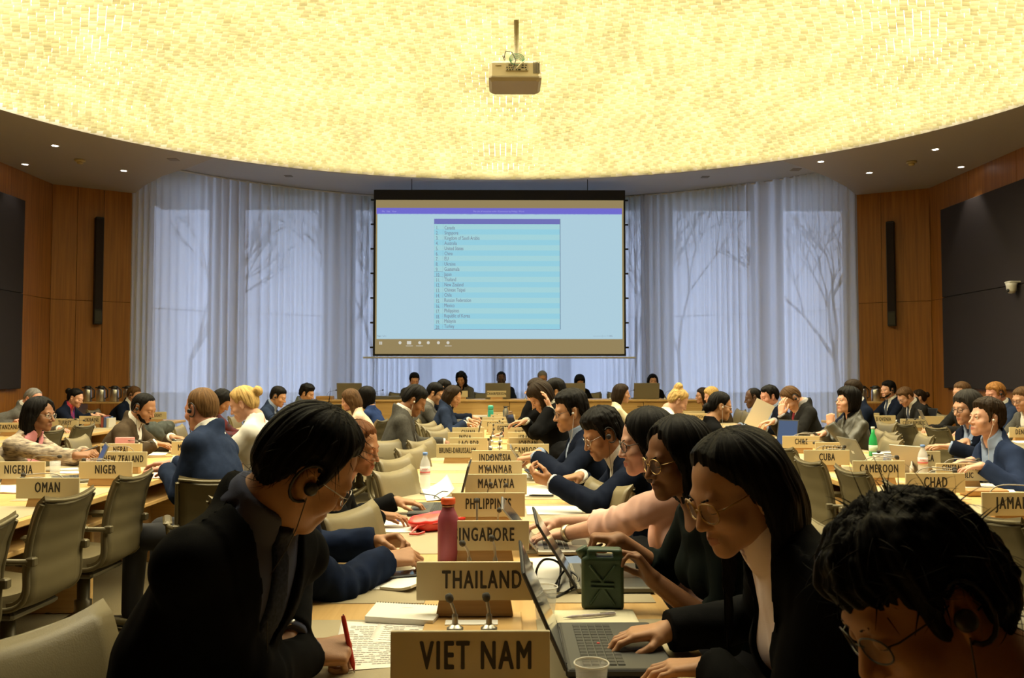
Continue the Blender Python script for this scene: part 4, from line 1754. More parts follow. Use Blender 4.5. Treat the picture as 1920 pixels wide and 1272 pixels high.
stext('list_numbers', '\n'.join('%d.' % (i + 1) for i in range(20)), 817, 520, 4.9, TXT)
stext('list_names', '\n'.join(names), 833, 520, 4.9, TXT)
for nm in ('list_numbers', 'list_names'):
    o = [c for c in scr.children if c.name.startswith(nm)][0]
    zs = [v.co.z for v in o.data.vertices]
    h0 = max(zs) - min(zs)
    zt, zb = sl(0, 422.2)[1], sl(0, 617.0)[1]
    k = (zt - zb) / h0
    mn = min(zs)
    for v in o.data.vertices:
        v.co.z = zb + (v.co.z - mn) * k
WHT = scol('white', (.86, .90, .93))
stext('title_text', 'File List of countries order (Comments by Friday)  Word', 935, 396.8, 3.4, scol('lav', (.66, .66, .93)), 'CENTER', .9, 0)
stext('menu_text', 'File   Edit   View', 716, 396.8, 3.4, scol('lav', (.66, .66, .93)), 'LEFT', .9, 0)
stext('status_text', 'Page 1 of 1', 707, 630.5, 3.2, TXT, 'LEFT', .9, 0)
stext('zoom_text', '—————|—— + 100%', 1112, 630.5, 3.2, TXT, 'LEFT', .8, 0)
ic = MB()
for x in (750, 787, 803, 822, 840):
    a = sl(x, 643)
    ic.lathe([(0, -.001), (.028, -.001), (.028, .001), (0, .001)], 14, frame_matrix((a[0], -.0125, a[1]), (1, 0, 0), (0, 0, 1), (0, -1, 0)))
srect(ic, 763, 640, 771, 646, .002)
for (x, y) in ((711, 641), (714, 641), (711, 644), (714, 644)):
    srect(ic, x, y, x + 2.4, y + 2.4, .002)
for x in (761, 780, 834):
    srect(ic, x, 648.6, x + 13, 649.4, .002)
ic.build('taskbar_icons', scol('icon', (.85, .84, .80)), scr)

# ------------------------------------------------------------------ tables
TZ = 0.74


def conference_table(label, x0, x1, y0, y1, pitch, yfirst):
    cx = (x0 + x1) / 2
    t = empty('conference_table', (cx, (y0 + y1) / 2, 0), 0, label, 'table', 'long wooden conference tables')
    ox, oy = cx, (y0 + y1) / 2
    MB().box((x0 - ox, y0 - oy, TZ - .035), (x1 - ox, y1 - oy, TZ), None, .005).build('tabletop', BEECH, t)
    n = int((y1 - y0) / pitch)
    y = yfirst
    while y < y1 - .2:
        for a, b in ((x0 + .03, cx - .16), (cx + .16, x1 - .03)):
            MB().box((a - ox, y - .27 - oy, TZ - .001), (b - ox, y + .25 - oy, TZ + .0025), None, .001).build('desk_mat', MATM, t)
        y += pitch
    MB().box((x0 + .05 - ox, y0 + .05 - oy, .565), (cx - .12 - ox, y1 - .05 - oy, .590), None, .004).build('shelf', BEECH, t)
    MB().box((cx + .12 - ox, y0 + .05 - oy, .565), (x1 - .05 - ox, y1 - .05 - oy, .590), None, .004).build('shelf', BEECH, t)
    MB().box((-.12, y0 + .06 - oy, .30), (.12, y1 - .06 - oy, TZ - .034), None, .004).build('cable_trunk', BEECHD, t)
    y = y0 + .04
    while y < y1:
        MB().box((-.34, y - .02 - oy, .0), (.34, y + .02 - oy, .566), None, .006).build('support_panel', BEECHX, t)
        MB().box((x0 + .05 - ox, y - .015 - oy, .588), (x1 - .05 - ox, y + .015 - oy, TZ - .034), None, .003).build('support_rib', BEECHX, t)
        y += pitch * 2
    return t


CTX0, CTX1 = -.62, .48
L1X0, L1X1 = -3.33, -2.22
R1X0, R1X1 = 2.12, 3.23
L2X0, L2X1 = -5.83, -4.72
R2X0, R2X1 = 4.70, 5.81
conference_table('long central wooden conference table with beige desk mats, ending nearest the camera', CTX0, CTX1, .50, 12.7, .69, 1.42)
conference_table('long wooden conference table under the OMAN and NIGER signs', L1X0, L1X1, 2.3, 12.6, .70, 2.75)
conference_table('long wooden conference table under the CAMEROON and CHAD signs', R1X0, R1X1, 2.3, 12.6, .70, 2.75)
conference_table('long wooden conference table under the UKRAINE sign', L2X0, L2X1, 6.2, 12.8, .70, 6.6)
conference_table('long wooden conference table under the CZECH REPUBLIC sign', R2X0, R2X1, 5.6, 12.6, .70, 6.0)

# head table on the dais
ht = empty('head_table', (-.1, 14.35, .20), 0, 'wide wooden head table across the front of the room below the screen', 'table')
PD = 14.0
hx0, hx1 = W(577, 747, PD)[0] + .1, 3.4 + .1
HTZ = .80
for i in range(6):
    a, b = hx0 + (hx1 - hx0) * i / 6, hx0 + (hx1 - hx0) * (i + 1) / 6
    MB().box((a + .004, -.36, 0), (b - .004, -.335, HTZ - .03), None, .003).build('front_panel', BEECHX, ht)
    MB().box((b - .10, -.364, HTZ - .115), (b + .0, -.358, HTZ - .10), None, .001).build('slot', mat('slot_dark', (.08, .05, .02), .6), ht)
MB().box((hx0 - .02, -.38, HTZ - .032), (hx1 + .02, .42, HTZ), None, .005).build('tabletop', BEECHX, ht)
for x in (hx0, hx1 - .03):
    MB().box((x, -.33, 0), (x + .03, .38, HTZ - .032), None, .003).build('side_panel', BEECH, ht)
HZ = .20 + HTZ

# ------------------------------------------------------------------ country signs, consoles, microphones
SW, SH = .318, .104
SIGN0 = MB().box((-SW / 2, -.005, .0), (SW / 2, .005, SH), None, .0015).mesh('plate')
SIGN0.materials.append(SIGNM)
hold = MB()
hold.add([(-.105, -.022, 0), (.105, -.022, 0), (.105, .03, 0), (-.105, .03, 0), (-.095, -.012, .056), (.095, -.012, .056), (.095, .02, .056), (-.095, .02, .056)],
         [(3, 2, 1, 0), (4, 5, 6, 7), (0, 1, 5, 4), (1, 2, 6, 5), (2, 3, 7, 6), (3, 0, 4, 7)])
HOLD0 = hold.mesh('holder')
HOLD0.materials.append(BEECHD)


def sign(txt, x, d, where, size=.052, xs=.66, rz=0.0, off=0.0, z=TZ, plate=True, sp=1.12):
    if z == TZ or z == TZ + .0115:
        x = float(W(943 + x / d * FPX, 703 + .58 / d * FPX, d)[0])
    lab = 'beige country sign reading %s %s' % (txt.replace('\n', ' ').title() if False else txt.replace('\n', ' '), where) if txt else 'blank-looking beige country sign ' + where
    e = empty('country_sign', (x, d, z), rz, lab, 'sign')
    o = link('plate', SIGN0, None, e)
    o.location = (0, 0, .043)
    o = link('holder', HOLD0, None, e)
    o.location = (0, 0.012, .0025)
    if txt:
        text('lettering', txt, size * 1.33, INK, e, frame_matrix((off, -.0056, .043 + SH * .52), (1, 0, 0), (0, 0, 1), (0, -1, 0)), xs * .80, .020, 'CENTER', .0006, sp + .10)
    return e


MICB = MB().lathe([(.0, .0), (.025, .0), (.025, .004), (.021, .010), (.021, .018), (.016, .020), (.012, .026), (.0, .027)][::1], 18).mesh('mic_base')
MICB.materials.append(mat('mic_base_silver', (.45, .43, .38), .3, metal=.8))
MICH = MB().lathe([(.0, -.012), (.008, -.011), (.0125, -.004), (.0135, .006), (.0105, .015), (.0, .018)], 14).mesh('mic_head')
MICH.materials.append(mat('mic_foam', (.045, .040, .032), .85, bump=.4, bscale=900))
MICST = mat('mic_stem', (.26, .24, .21), .35, metal=.6)


def mic(x, y, label, pts, group, z=TZ + .012, hs=1.0, base=True):
    e = empty('microphone', (x, y, z), 0, label, 'microphone', group)
    if base:
        link('base', MICB, None, e)
    P_ = [Vector((0, 0, .02))] + [Vector(p) for p in pts]
    q = []
    for i in range(len(P_) - 1):                                   # smooth gooseneck
        p0, p1, p2, p3 = P_[max(i - 1, 0)], P_[i], P_[i + 1], P_[min(i + 2, len(P_) - 1)]
        for k in range(5):
            t = k / 5
            q.append(.5 * ((2 * p1) + (p2 - p0) * t + (2 * p0 - 5 * p1 + 4 * p2 - p3) * t * t + (3 * p1 - p0 - 3 * p2 + p3) * t ** 3))
    q.append(P_[-1])
    n = len(q)
    MB().tube(q, [.0075 * hs if k < n * .35 else .0042 * hs for k in range(n)], 8).build('gooseneck', MICST, e)
    d = (q[-1] - q[-2]).normalized()
    u = d.orthogonal().normalized()
    h = link('head', MICH, None, e)
    h.matrix_local = frame_matrix(q[-1] + d * .008, u, d.cross(u), d) @ Matrix.Scale(.55 + .45 * hs if hs < 1 else .78, 4)
    return e


CONS = MB().box((-.13, -.235, 0), (.13, .05, .010), None, .003).mesh('console')
CONS.materials.append(BEECHX)
CARD = MB().box((-.075, -.085, .010), (.065, -.042, .0125), None, .0005).mesh('card')
CARD.materials.append(PAPER)


def console(x, d, where):
    e = empty('microphone_console', (x, d, TZ + .001), 0, 'flat wooden microphone console with a white card ' + where, 'console')
    link('block', CONS, None, e)
    link('card', CARD, None, e)
    return e


rm = random.Random(3)


def mic_pair(x, d, where, near=0.0, lean=0.0):
    for s_, sd in ((-1, 'left'), (1, 'right')):
        hgt = .085 if near else rm.uniform(.075, .125)
        ax, ay = rm.uniform(-.02, .02) + lean, rm.uniform(-.05, .03)
        mic(x + s_ * .043, d - .17, 'short gooseneck microphone %s, %s one of its pair' % (where, sd),
            [(0, 0, .05), (ax * .3, ay * .2, hgt * .75), (ax, ay, hgt)], 'table microphones on the central table')


central = [('VIET NAM', -.066, 1.73, .060, .68, .012), ('THAILAND', -.078, 2.36, .052, .70, .020), ('SINGAPORE', -.068, 3.02, .050, .66, .0),
           ('PHILIPPINES', -.064, 3.73, .050, .60, .0), ('MALAYSIA', -.036, 4.42, .052, .64, .0), ('MYANMAR', -.046, 5.09, .052, .66, .0),
           ('INDONESIA', -.054, 5.79, .052, .64, .0)]
for txt, x, d, sz, xs, off in central:
    wh = 'in the middle of the central table'
    sign(txt, x, d, wh, sz * .98, xs, 0, off, z=TZ + .0115)
    console(x, d, 'in front of the %s sign' % txt)
    if d > 2:
        mic_pair(x, d, 'just before the %s sign' % txt, near=(d < 3))
pairs = [('BRUNEI-DARUSSALAM', -.345, 'CAMBODIA', .19, 6.48), ('LAO PDR', -.285, 'JORDAN', .21, 7.12), ('INDIA', -.345, 'ISRAEL', .205, 7.80),
         ('GHANA', -.345, 'HAITI', .17, 8.50)]
for a, xa, b, xb, d in pairs:
    sign(a, xa, d, 'on the central table, left of its row of two', .044 if len(a) > 9 else .050, .50 if len(a) > 9 else .66)
    sign(b, xb, d, 'on the central table, right of its row of two', .050, .66)
    console(-.07, d, 'between the %s and %s signs' % (a, b))
    mic_pair(-.07, d, 'between the %s and %s signs' % (a, b))
for txt, x, d in (('EGYPT', .0, 9.15), ('ECUADOR', -.085, 9.85)):
    sign(txt, x, d, 'on the central table beyond the paired signs', .050, .66)
    console(-.06, d, 'by the %s sign' % txt)
    mic_pair(-.06, d, 'by the %s sign' % txt)
for k, (x, d) in enumerate(((-.10, 10.6), (.0, 11.2), (-.06, 11.9))):
    wh = ('just beyond the ECUADOR sign', 'next to last on the central table', 'at the far end of the central table')[k]
    sign('', x, d, wh)
    mic_pair(-.06, d, wh)


def side_mics(x, d, sgn, txt):
    """two arched goosenecks bending towards the aisle seats"""
    for k, sd in ((0, 'nearer'), (1, 'farther')):
        y = d + .10 + k * .10
        h = rm.uniform(.13, .17)
        mic(x, y, 'thin arched gooseneck microphone behind the %s sign, %s of its two' % (txt.replace('\n', ' '), sd),
            [(0, 0, .05), (sgn * .015, 0, h * .8), (sgn * .07, -.01, h), (sgn * (.15 + .05 * k), -.03, h * .98)],
            'arched microphones on the side tables', z=TZ, hs=.7)


onL1, onR1 = 'on the left table', 'on the right table'
side = [('OMAN', -2.335, 4.38, onL1, .054, .66, -1), ('NIGER', -2.42, 5.2, onL1, .054, .66, -1), ('NIGERIA', -2.95, 5.2, onL1 + ', beside NIGER', .054, .66, 1),
        ('NEW ZEALAND', -2.60, 5.85, onL1, .050, .62, -1), ('NEPAL', -2.93, 6.55, onL1 + ', behind NEW ZEALAND', .050, .66, 1),
        ('MOROCCO', -2.46, 6.75, onL1 + ', behind the navy suit', .052, .66, -1), ('MALTA', -2.66, 9.3, onL1 + ', by the white shirt', .05, .66, -1),
        ('', -2.35, 9.3, onL1 + ' near the white shirt', .05, .66, 0), ('KYRGYZ\nREPUBLIC', -2.82, 11.1, onL1 + ' near its far end', .036, .62, 0),
        ('REP. OF\nKOREA', -2.28, 12.3, onL1 + ' at its far end', .036, .62, 0),
        ('CHAD', 2.30, 4.54, onR1, .056, .66, 1), ('CAMEROON', 2.29, 5.2, onR1, .052, .66, 1), ('CUBA', 2.25, 5.93, onR1, .052, .66, 1),
        ('COLOMBIA', 2.58, 6.62, onR1, .050, .66, -1), ('CHILE', 2.55, 7.3, onR1, .050, .66, 1), ('COSTA RICA', 2.84, 5.85, onR1 + ', behind the bottle', .050, .62, -1),
        ('CENTRAL AFRICAN\nREPUBLIC', 2.72, 5.05, onR1, .034, .66, 1), ('JAMAICA', 2.29, 3.80, onR1 + ' at the right edge', .056, .70, 1),
        ('', 2.98, 4.46, onR1 + ' behind JAMAICA', .05, .66, 0), ('BANGLADESH', 2.62, 11.6, onR1 + ' near its far end', .044, .6, 0),
        ('', 2.28, 12.2, onR1 + ' at its far end', .05, .66, 0), ('', 2.75, 12.3, onR1 + ' by the blond bun', .05, .66, 0), ('', 2.95, 9.4, onR1 + ' behind the leather jacket', .05, .66, 0)]
for txt, x, d, wh, sz, xs, sg in side:
    sign(txt, x, d, wh, sz, xs)
    if sg:
        side_mics(x - sg * .02, d, sg, txt or 'blank')
onL2, onR2 = 'on the far left table', 'on the far right table'
far = [('TANZANIA', -5.43, 9.4, onL2, .054, .66), ('', -5.50, 10.1, onL2 + ' behind TANZANIA', .05, .66), ('TURKEY', -5.26, 10.25, onL2 + ' behind the black hair', .052, .66),
       ('UKRAINE', -5.25, 10.9, onL2, .052, .66), ('UNITED STATES', -5.28, 12.45, onL2 + ' near its far end', .044, .58), ('URUGUAY', -4.93, 12.1, onL2 + ' at its far corner', .050, .64),
       ('SLOVENIA', 4.88, 10.95, onR2, .052, .66), ('CZECH REPUBLIC', 4.86, 10.1, onR2, .044, .60), ('DENMARK', 5.20, 8.5, onR2 + ' at the right edge', .052, .66),
       ('SLOVAKIA', 4.98, 11.65, onR2 + ' behind SLOVENIA', .050, .64), ('', 5.02, 12.35, onR2 + ' at its far end', .05, .66), ('', 5.40, 10.75, onR2 + ' behind the grey laptop', .05, .66)]
for txt, x, d, wh, sz, xs in far:
    sign(txt, x, d, wh, sz, xs)
    if txt in ('UKRAINE', 'TURKEY', 'DENMARK', 'CZECH REPUBLIC'):
        side_mics(x + .1, d - .25, 1 if x < 0 else -1, txt)
cp = W(931, 748, 13.72)
sign('CHAIRPERSON', W(931, 748, 14.12)[0], 14.12, 'on the head table before the open laptop', .046, .84, z=HZ - .002)
for px, wh in ((812, 'before the man in grey'), (868, 'before the curly-haired woman')):
    q = W(px, 745, 14.12)
    e_ = sign('', q[0], 14.12, 'on the head table ' + wh, z=HZ - .002)
    e_.scale = (.5, 1, 1)

# ------------------------------------------------------------------ chairs
LEATH = mat('taupe_leather', (.175, .140, .072), .42, noise=.08, nscale=8, bump=.12, bscale=260)
MESHB = mat('taupe_back_panel', (.105, .082, .036), .55, noise=.06, nscale=10)
FRAME = mat('taupe_frame', (.125, .102, .054), .38, metal=.25)


def chair_profile(t):
    """side profile of the seat shell: (forward, up)"""
    pts = [(.46, .455), (.42, .475), (.25, .455), (.08, .445), (.0, .465), (-.035, .52), (-.036, .62), (-.045, .72), (-.068, .83), (-.094, .90), (-.108, .912)]
    L = [0]
    for i in range(1, len(pts)):
        L.append(L[-1] + math.dist(pts[i], pts[i - 1]))
    s = t * L[-1]
    k = max(i for i in range(len(pts)) if L[i] <= s + 1e-9)
    k = min(k, len(pts) - 2)
    f = (s - L[k]) / (L[k + 1] - L[k])

    def cr(i, c):
        return pts[min(max(i, 0), len(pts) - 1)][c]
    out = []
    for c in (0, 1):
        p0, p1, p2, p3 = cr(k - 1, c), cr(k, c), cr(k + 1, c), cr(k + 2, c)
        out.append(.5 * (2 * p1 + (p2 - p0) * f + (2 * p0 - 5 * p1 + 4 * p2 - p3) * f * f + (3 * p1 - p0 - 3 * p2 + p3) * f ** 3))
    return out


def shell(t0, t1, off, w, th, n=26, ribs=0.0, dish=.02):
    """closed sheet following the profile, offset along its normal"""
    def pt(t, v, o):
        a, b = chair_profile(min(t, .9999)), chair_profile(min(t + .004, 1.0))
        dx, dz = b[0] - a[0], b[1] - a[1]
        L = math.hypot(dx, dz) + 1e-9
        nx, nz = dz / L, -dx / L                         # towards the sitter
        x = (v - .5) * w
        d = o + dish * (2 * abs(v - .5)) ** 2.2 + (ribs * math.cos(t * 64) if ribs else 0)
        sag = -.018 * (1 - (2 * abs(v - .5)) ** 2) * max(0, (t - .85) / .15)
        return (x, a[0] + nx * d, a[1] + nz * d + sag)
    mb = MB()
    m = 8
    f0 = lambda u, v: pt(t0 + (t1 - t0) * u, v, off + th / 2)
    f1 = lambda u, v: pt(t0 + (t1 - t0) * u, 1 - v, off - th / 2)
    mb.grid(f0, n, m)
    mb.grid(f1, n, m)
    st = (n + 1) * (m + 1)
    def a(i, j): return i * (m + 1) + j
    def b(i, j): return st + i * (m + 1) + (m - j)
    rim_ = []
    for i in range(n):
        rim_ += [(a(i, 0), b(i, 0), b(i + 1, 0), a(i + 1, 0)), (a(i + 1, m), b(i + 1, m), b(i, m), a(i, m))]
    for j in range(m):
        rim_ += [(a(0, j + 1), b(0, j + 1), b(0, j), a(0, j)), (a(n, j), b(n, j), b(n, j + 1), a(n, j + 1))]
    for f in rim_:
        mb.f.append(f)
        mb.sm.append(False)
    return mb


CH = {}
CH['seat'] = shell(.0, .40, .012, .47, .05)
CH['backrest'] = shell(.43, .992, .004, .455, .020, ribs=0.0, dish=.012)
CH['back_panel'] = shell(.40, .985, -.014, .450, .010, n=60, ribs=.0016, dish=.012)
CH['side_frame'] = None


def make_chair():
    r = empty('conference_chair', (0, 0, 0), 0, 'x', 'chair', 'taupe conference chairs')
    CH['seat'].build('seat', LEATH, r)
    CH['backrest'].build('backrest', LEATH, r)
    CH['back_panel'].build('back_panel', MESHB, r)
    hd = MB().tube([(-.232, -.100, .915), (-.2, -.106, .911), (-.1, -.118, .900), (0, -.122, .896), (.1, -.118, .900), (.2, -.106, .911), (.232, -.100, .915)], .0075, 8)
    hd.build('top_rail', FRAME, r)
    for s_ in (-1, 1):
        pts = []
        for k in range(30):
            f, z = chair_profile(.06 + .92 * k / 29)
            pts.append((s_ * .236, f, z - .002))
        MB().tube(pts, .0125, 8).build('side_frame', FRAME, r)
        MB().tube([(s_ * .245, -.045, .655), (s_ * .275, -.02, .66), (s_ * .285, .10, .662), (s_ * .285, .25, .655)], .012, 8).build('armrest_tube', FRAME, r)
        MB().box((s_ * .285 - .028, .03, .655), (s_ * .285 + .028, .27, .682), None, .012).build('armrest', FRAME, r)
        MB().box((s_ * .238 - .020, -.075, .635), (s_ * .238 + .020, -.035, .675), None, .006).build('arm_joint', FRAME, r)
        MB().tube([(s_ * .285, .12, .655), (s_ * .275, .13, .52), (s_ * .20, .15, .425)], .013, 8).build('armrest_post', FRAME, r)
    MB().box((-.20, .04, .39), (.20, .30, .425), None, .012).build('seat_plate', GREYM, r)
    MB().lathe([(.0, .10), (.045, .10), (.045, .24), (.032, .245), (.032, .40), (0, .40)], 18, Matrix.Translation((0, .17, 0))).build('column', FRAME, r)
    for k in range(4):
        a = PI / 4 + k * PI / 2
        c, s_ = math.cos(a), math.sin(a)
        lg = MB().tube([(c * .03, .17 + s_ * .03, .16), (c * .16, .17 + s_ * .16, .105), (c * .31, .17 + s_ * .31, .055), (c * .33, .17 + s_ * .33, .03)], [.028, .022, .016, .012], 8)
        l_ = lg.build('leg', FRAME, r)
        MB().lathe([(0, .0), (.034, .0), (.034, .008), (.014, .018), (.012, .035), (0, .036)], 14, Matrix.Translation((c * .33, .17 + s_ * .33, 0))).build('glide', FRAME, l_)
    return r


CHAIR0 = make_chair()
_first = [True]


def chair(x, y, heading, label, z=0.0, cat=None):
    """x, y: middle of the seat; heading in degrees, 0 = facing +x"""
    o = CHAIR0 if _first[0] else copy_tree(CHAIR0)
    _first[0] = False
    a = math.radians(heading) - PI / 2
    o.rotation_euler = (0, 0, a)
    # local seat middle is at (0, .2)
    o.location = (x + .2 * math.sin(a), y - .2 * math.cos(a), z)
    o['label'] = label
    o.scale = (.82, 1, .968)
    return o


def chair_back(px, py, heading, label, d=None, z=.875):
    """chair whose back top is seen at a pixel"""
    if d is None:
        p = T(px, py, z)
    else:
        p = W(px, py, d)
    a = math.radians(heading)
    return chair(p[0] + .30 * math.cos(a), p[1] + .30 * math.sin(a), heading, label)

# ------------------------------------------------------------------ the delegates
def cloth(name, c, rough=.85, **k):
    k.setdefault('bump', .25)
    k.setdefault('bscale', 700)
    k.setdefault('spec', .05)
    return mat('cloth_' + name, c, rough, **k)


C_BLACK = cloth('black', (.0045, .0045, .005))
C_CHAR = cloth('charcoal', (.016, .0155, .015), noise=.15, nscale=40)
C_GREY = cloth('grey', (.060, .057, .050), noise=.18, nscale=60)
C_GREY2 = cloth('midgrey', (.080, .076, .068), noise=.18, nscale=60)
C_NAVY = cloth('navy', (.006, .009, .020))
C_NAVY2 = cloth('navy_blue', (.017, .026, .055), noise=.12, nscale=50)
C_BLUE = cloth('blue', (.018, .034, .105), noise=.12, nscale=30)
C_DENIM = cloth('navy_coat', (.008, .014, .036), noise=.25, nscale=26)
C_PINK = cloth('pink_knit', (.80, .49, .40), noise=.06, nscale=20)
C_PINKS = cloth('pink_shirt', (.84, .70, .68))
C_WHITE = cloth('white', (.62, .60, .56))
C_CREAM = cloth('cream', (.62, .54, .38))
C_LBLUE = cloth('light_blue', (.24, .30, .44))
C_SLATE = cloth('slate_shirt', (.085, .095, .15))
C_BROWN = cloth('brown', (.060, .042, .026), noise=.15, nscale=40)
C_GREEN = cloth('dark_green', (.006, .009, .008))
C_LEATH = mat('cloth_leather', (.050, .046, .032), .42, noise=.15, nscale=30, bump=.3, bscale=60)
C_BEIGE = cloth('beige_stripe', (.42, .32, .24), noise=.35, nscale=60, stretch=(1, 1, 12))
C_PLAID = cloth('plaid', (.022, .030, .040), noise=.5, nscale=16, col2=(.12, .02, .02))
TWEED = mat('cloth_tweed', (.55, .45, .33), .95, noise=.5, nscale=34, stretch=(.5, .5, 2.2), col2=(.075, .05, .045), bump=.5, bscale=300)
T_NAVY = cloth('tie_navy', (.020, .026, .045), .6, noise=.5, nscale=160)
T_RED = cloth('tie_red', (.16, .02, .03), .6)
T_GREY = cloth('tie_grey', (.06, .07, .10), .6)
E_BLK = dict(type='hook', m=BLACKP)
E_WHT = dict(type='bud', m=mat('white_plastic', (.7, .69, .66), .35))
G_BLK = mat('spectacle_black', (.012, .011, .010), .3)
G_GLD = mat('spectacle_gold', (.62, .42, .18), .25, metal=.9)
G_TOR = mat('spectacle_tortoise', (.38, .20, .05), .25, noise=.6, nscale=90)
G_SIL = mat('spectacle_silver', (.45, .44, .42), .25, metal=1.0)


def ringed(ctx, side, m, r=.031, w=.011, name='wristwatch', dial=True, back=.02):
    e = nrm(ctx['el'][side] - ctx['wr'][side])
    c = ctx['wr'][side] + e * back
    u = nrm(np.cross(e, [0, 0, 1.0]))
    v = np.cross(u, e)
    mb = MB()
    n = 20
    prof = [(r, -w), (r + .003, -w * .8), (r + .003, w * .8), (r, w)]
    M_ = frame_matrix(c, u, v, e)
    vs, fs = [], []
    for (rr, z) in prof:
        for k in range(n):
            a = 2 * PI * k / n
            vs.append((rr * math.cos(a), rr * math.sin(a), z))
    for i in range(3):
        for k in range(n):
            fs.append((i * n + k, i * n + (k + 1) % n, (i + 1) * n + (k + 1) % n, (i + 1) * n + k))
    mb.add(vs, fs, True, M_)
    o = ctx['put'](name, mb.mesh(name))
    o.data.materials.append(m)
    if dial:
        md = MB().lathe([(0, 0), (.016, 0), (.017, .005), (.014, .008), (0, .008)], 16, frame_matrix(c + v * r, u, e, v))
        d = ctx['put']('watch_dial', md.mesh('dial'), o)
        d.data.materials.append(STEEL)


def S(style='short', col='black', **k):
    d = dict(style=style, col=col)
    d.update(k)
    return d


def suit(m, shirt=None, tie=None, **k):
    d = dict(kind='suit', m=m, shirt=shirt or C_WHITE, tie=tie)
    d.update(k)
    return d


def knit(m, **k):
    d = dict(kind='sweater', m=m)
    d.update(k)
    return d


LF, RTD = (-1, 0, -.12), (1, 0, -.12)
DN = (0, 0, -1)
# ---- central table, left side (facing right)


def man_extras(c):
    ringed(c, -1, mat('watch_strap', (.02, .015, .012), .5), .034, .010, back=.01)


cl1 = build_person('man in black suit and patterned tie bending over his papers with a red pen', (576, 877, 1.72), -22, (56, 33, -20), 0, skin='asian',
                   hair=S('short', 'black', t=.017, line='recede', amp=.0025, strands=300, vol=.006),
                   top=suit(C_BLACK, C_SLATE, T_NAVY, h=.006, v=(.36, .085)), glasses=dict(m=G_SIL, rx=.024, rz=.018, th=.0012), ear=E_BLK,
                   hands=dict(R=dict(w=(572, 1228), z=.79, d=(.95, .35, .02), n=(.1, .55, -.85), curl='fist', pole=(-.05, -.9, -.5)),
                              L=dict(w=(540, 1195, 1.90), px=True, d=(-.6, -.75, -.15), n=(0, .1, -1), curl='rest', pole=(-.25, .75, -.75))),
                   pel=(-.67, 1.70), chair=(-.70, 1.67, -23), face=dict(nose=.95), extras=man_extras, sh=.02)
build_person('person in navy coat with clasped hands, behind the man in black suit', (604, 862, 2.66), 2, (0, 25, 0), 1, pel=(-.74, 2.62), chair=(-.60, 2.62, 2), skin='tan', hair=S('short', 'black'),
             top=knit(C_DENIM, g=.020, wr=.010, crease=1.6, high=.07, neck=.07, name='coat'),
             hands=dict(R=dict(w=(722, 1052), z=.80, d=(.9, .35, .1), n=(.1, .5, -.8), curl='curl', pole=(-.3, -.8, -.5)),
                        L=dict(w=(706, 1018), z=.82, d=(.92, -.25, .15), n=(.2, -.6, -.6), curl='curl', pole=(-.3, .8, -.5))))
build_person('woman with brown hair in black cardigan typing on a laptop', (672, 838, 3.78), 0, (-16, 14, 0), 0, True, 'tan', S('tail', 'auburn', t=.010),
             knit(C_BLACK, neck=.09, g=.013, wr=.007),
             hands=dict(R=dict(w=(708, 966), z=.80, d=(1, .12, -.08), curl='type', pole=(-.2, -.8, -.6)), L=dict(w=(744, 940), z=.80, d=(1, -.05, -.08), curl='type')))
build_person('man with black hair in dark grey suit wearing a white earphone', (778, 751, 7.2), 8, (-4, 33, 0), 1, skin='brown', hair=S('short', 'black', t=.016, vol=.006),
             top=suit(C_GREY, C_WHITE, T_GREY), ear=E_WHT, hands=dict(R=dict(w=(812, 842, 7.15), px=True, d=RTD, curl='rest'), L=dict(w=(834, 831, 7.5), px=True, d=RTD, curl='rest')))
build_person('man in grey suit and tie with spectacles beside the blue blazer', (816, 738, 10.2), 5, (-12, 22, 0), 1, skin='asian', hair=S('short', 'black', t=.016, vol=.006),
             top=suit(C_GREY2, C_WHITE, T_GREY), glasses=dict(m=G_BLK), hands=dict(R=dict(w=(864, 798), d=RTD, curl='type'), L=dict(w=(872, 794), d=RTD)))
build_person('woman in blue blazer with straight dark brown hair', (850, 743, 9.8), 0, (-22, 24, 0), 1, True, 'asian', S('long', 'darkbrown', len=.24, t=.015, part=.01, drape=.9, line='pulled'),
             dict(kind='blazer', m=C_NAVY2, shirt=C_WHITE, v=(.2, .05)), ear=E_WHT, hands=dict(R=dict(w=(872, 794), d=RTD, curl='pinch'), L=dict(w=(880, 788), d=RTD)))
build_person('person in dark suit writing behind the woman in blue blazer', (833, 729, 11.2), 0, (-5, 22, 0), 2, skin='light', hair=S('short', 'black'),
             top=suit(C_NAVY), hands=dict(R=dict(w=(885, 783), d=RTD, curl='pinch')))

# ---- central table, right side (facing left)
build_person('person with tousled black hair and thin glasses at the bottom right corner', (1722, 1132, 1.10), 184, (4, 30, -8), 0, skin='tan',
             hair=S('short', 'black', t=.026, vol=.010, line='crop', messy=.005, strands=500, lift=.06, amp=.005), top=knit(C_BEIGE, neck=.075, wr=.008, h=.007),
             glasses=dict(m=G_BLK, rx=.0265, rz=.0175, th=.0013, sq=2.4), ear=dict(type='hook', m=BLACKP, sides=(-1,)),
             hands=dict(L=dict(w=np.array([.36, .80, .785]), d=LF), R=dict(w=np.array([.34, 1.08, .785]), d=LF)), pel=(.86, .98))


def ring_ex(c):
    pass


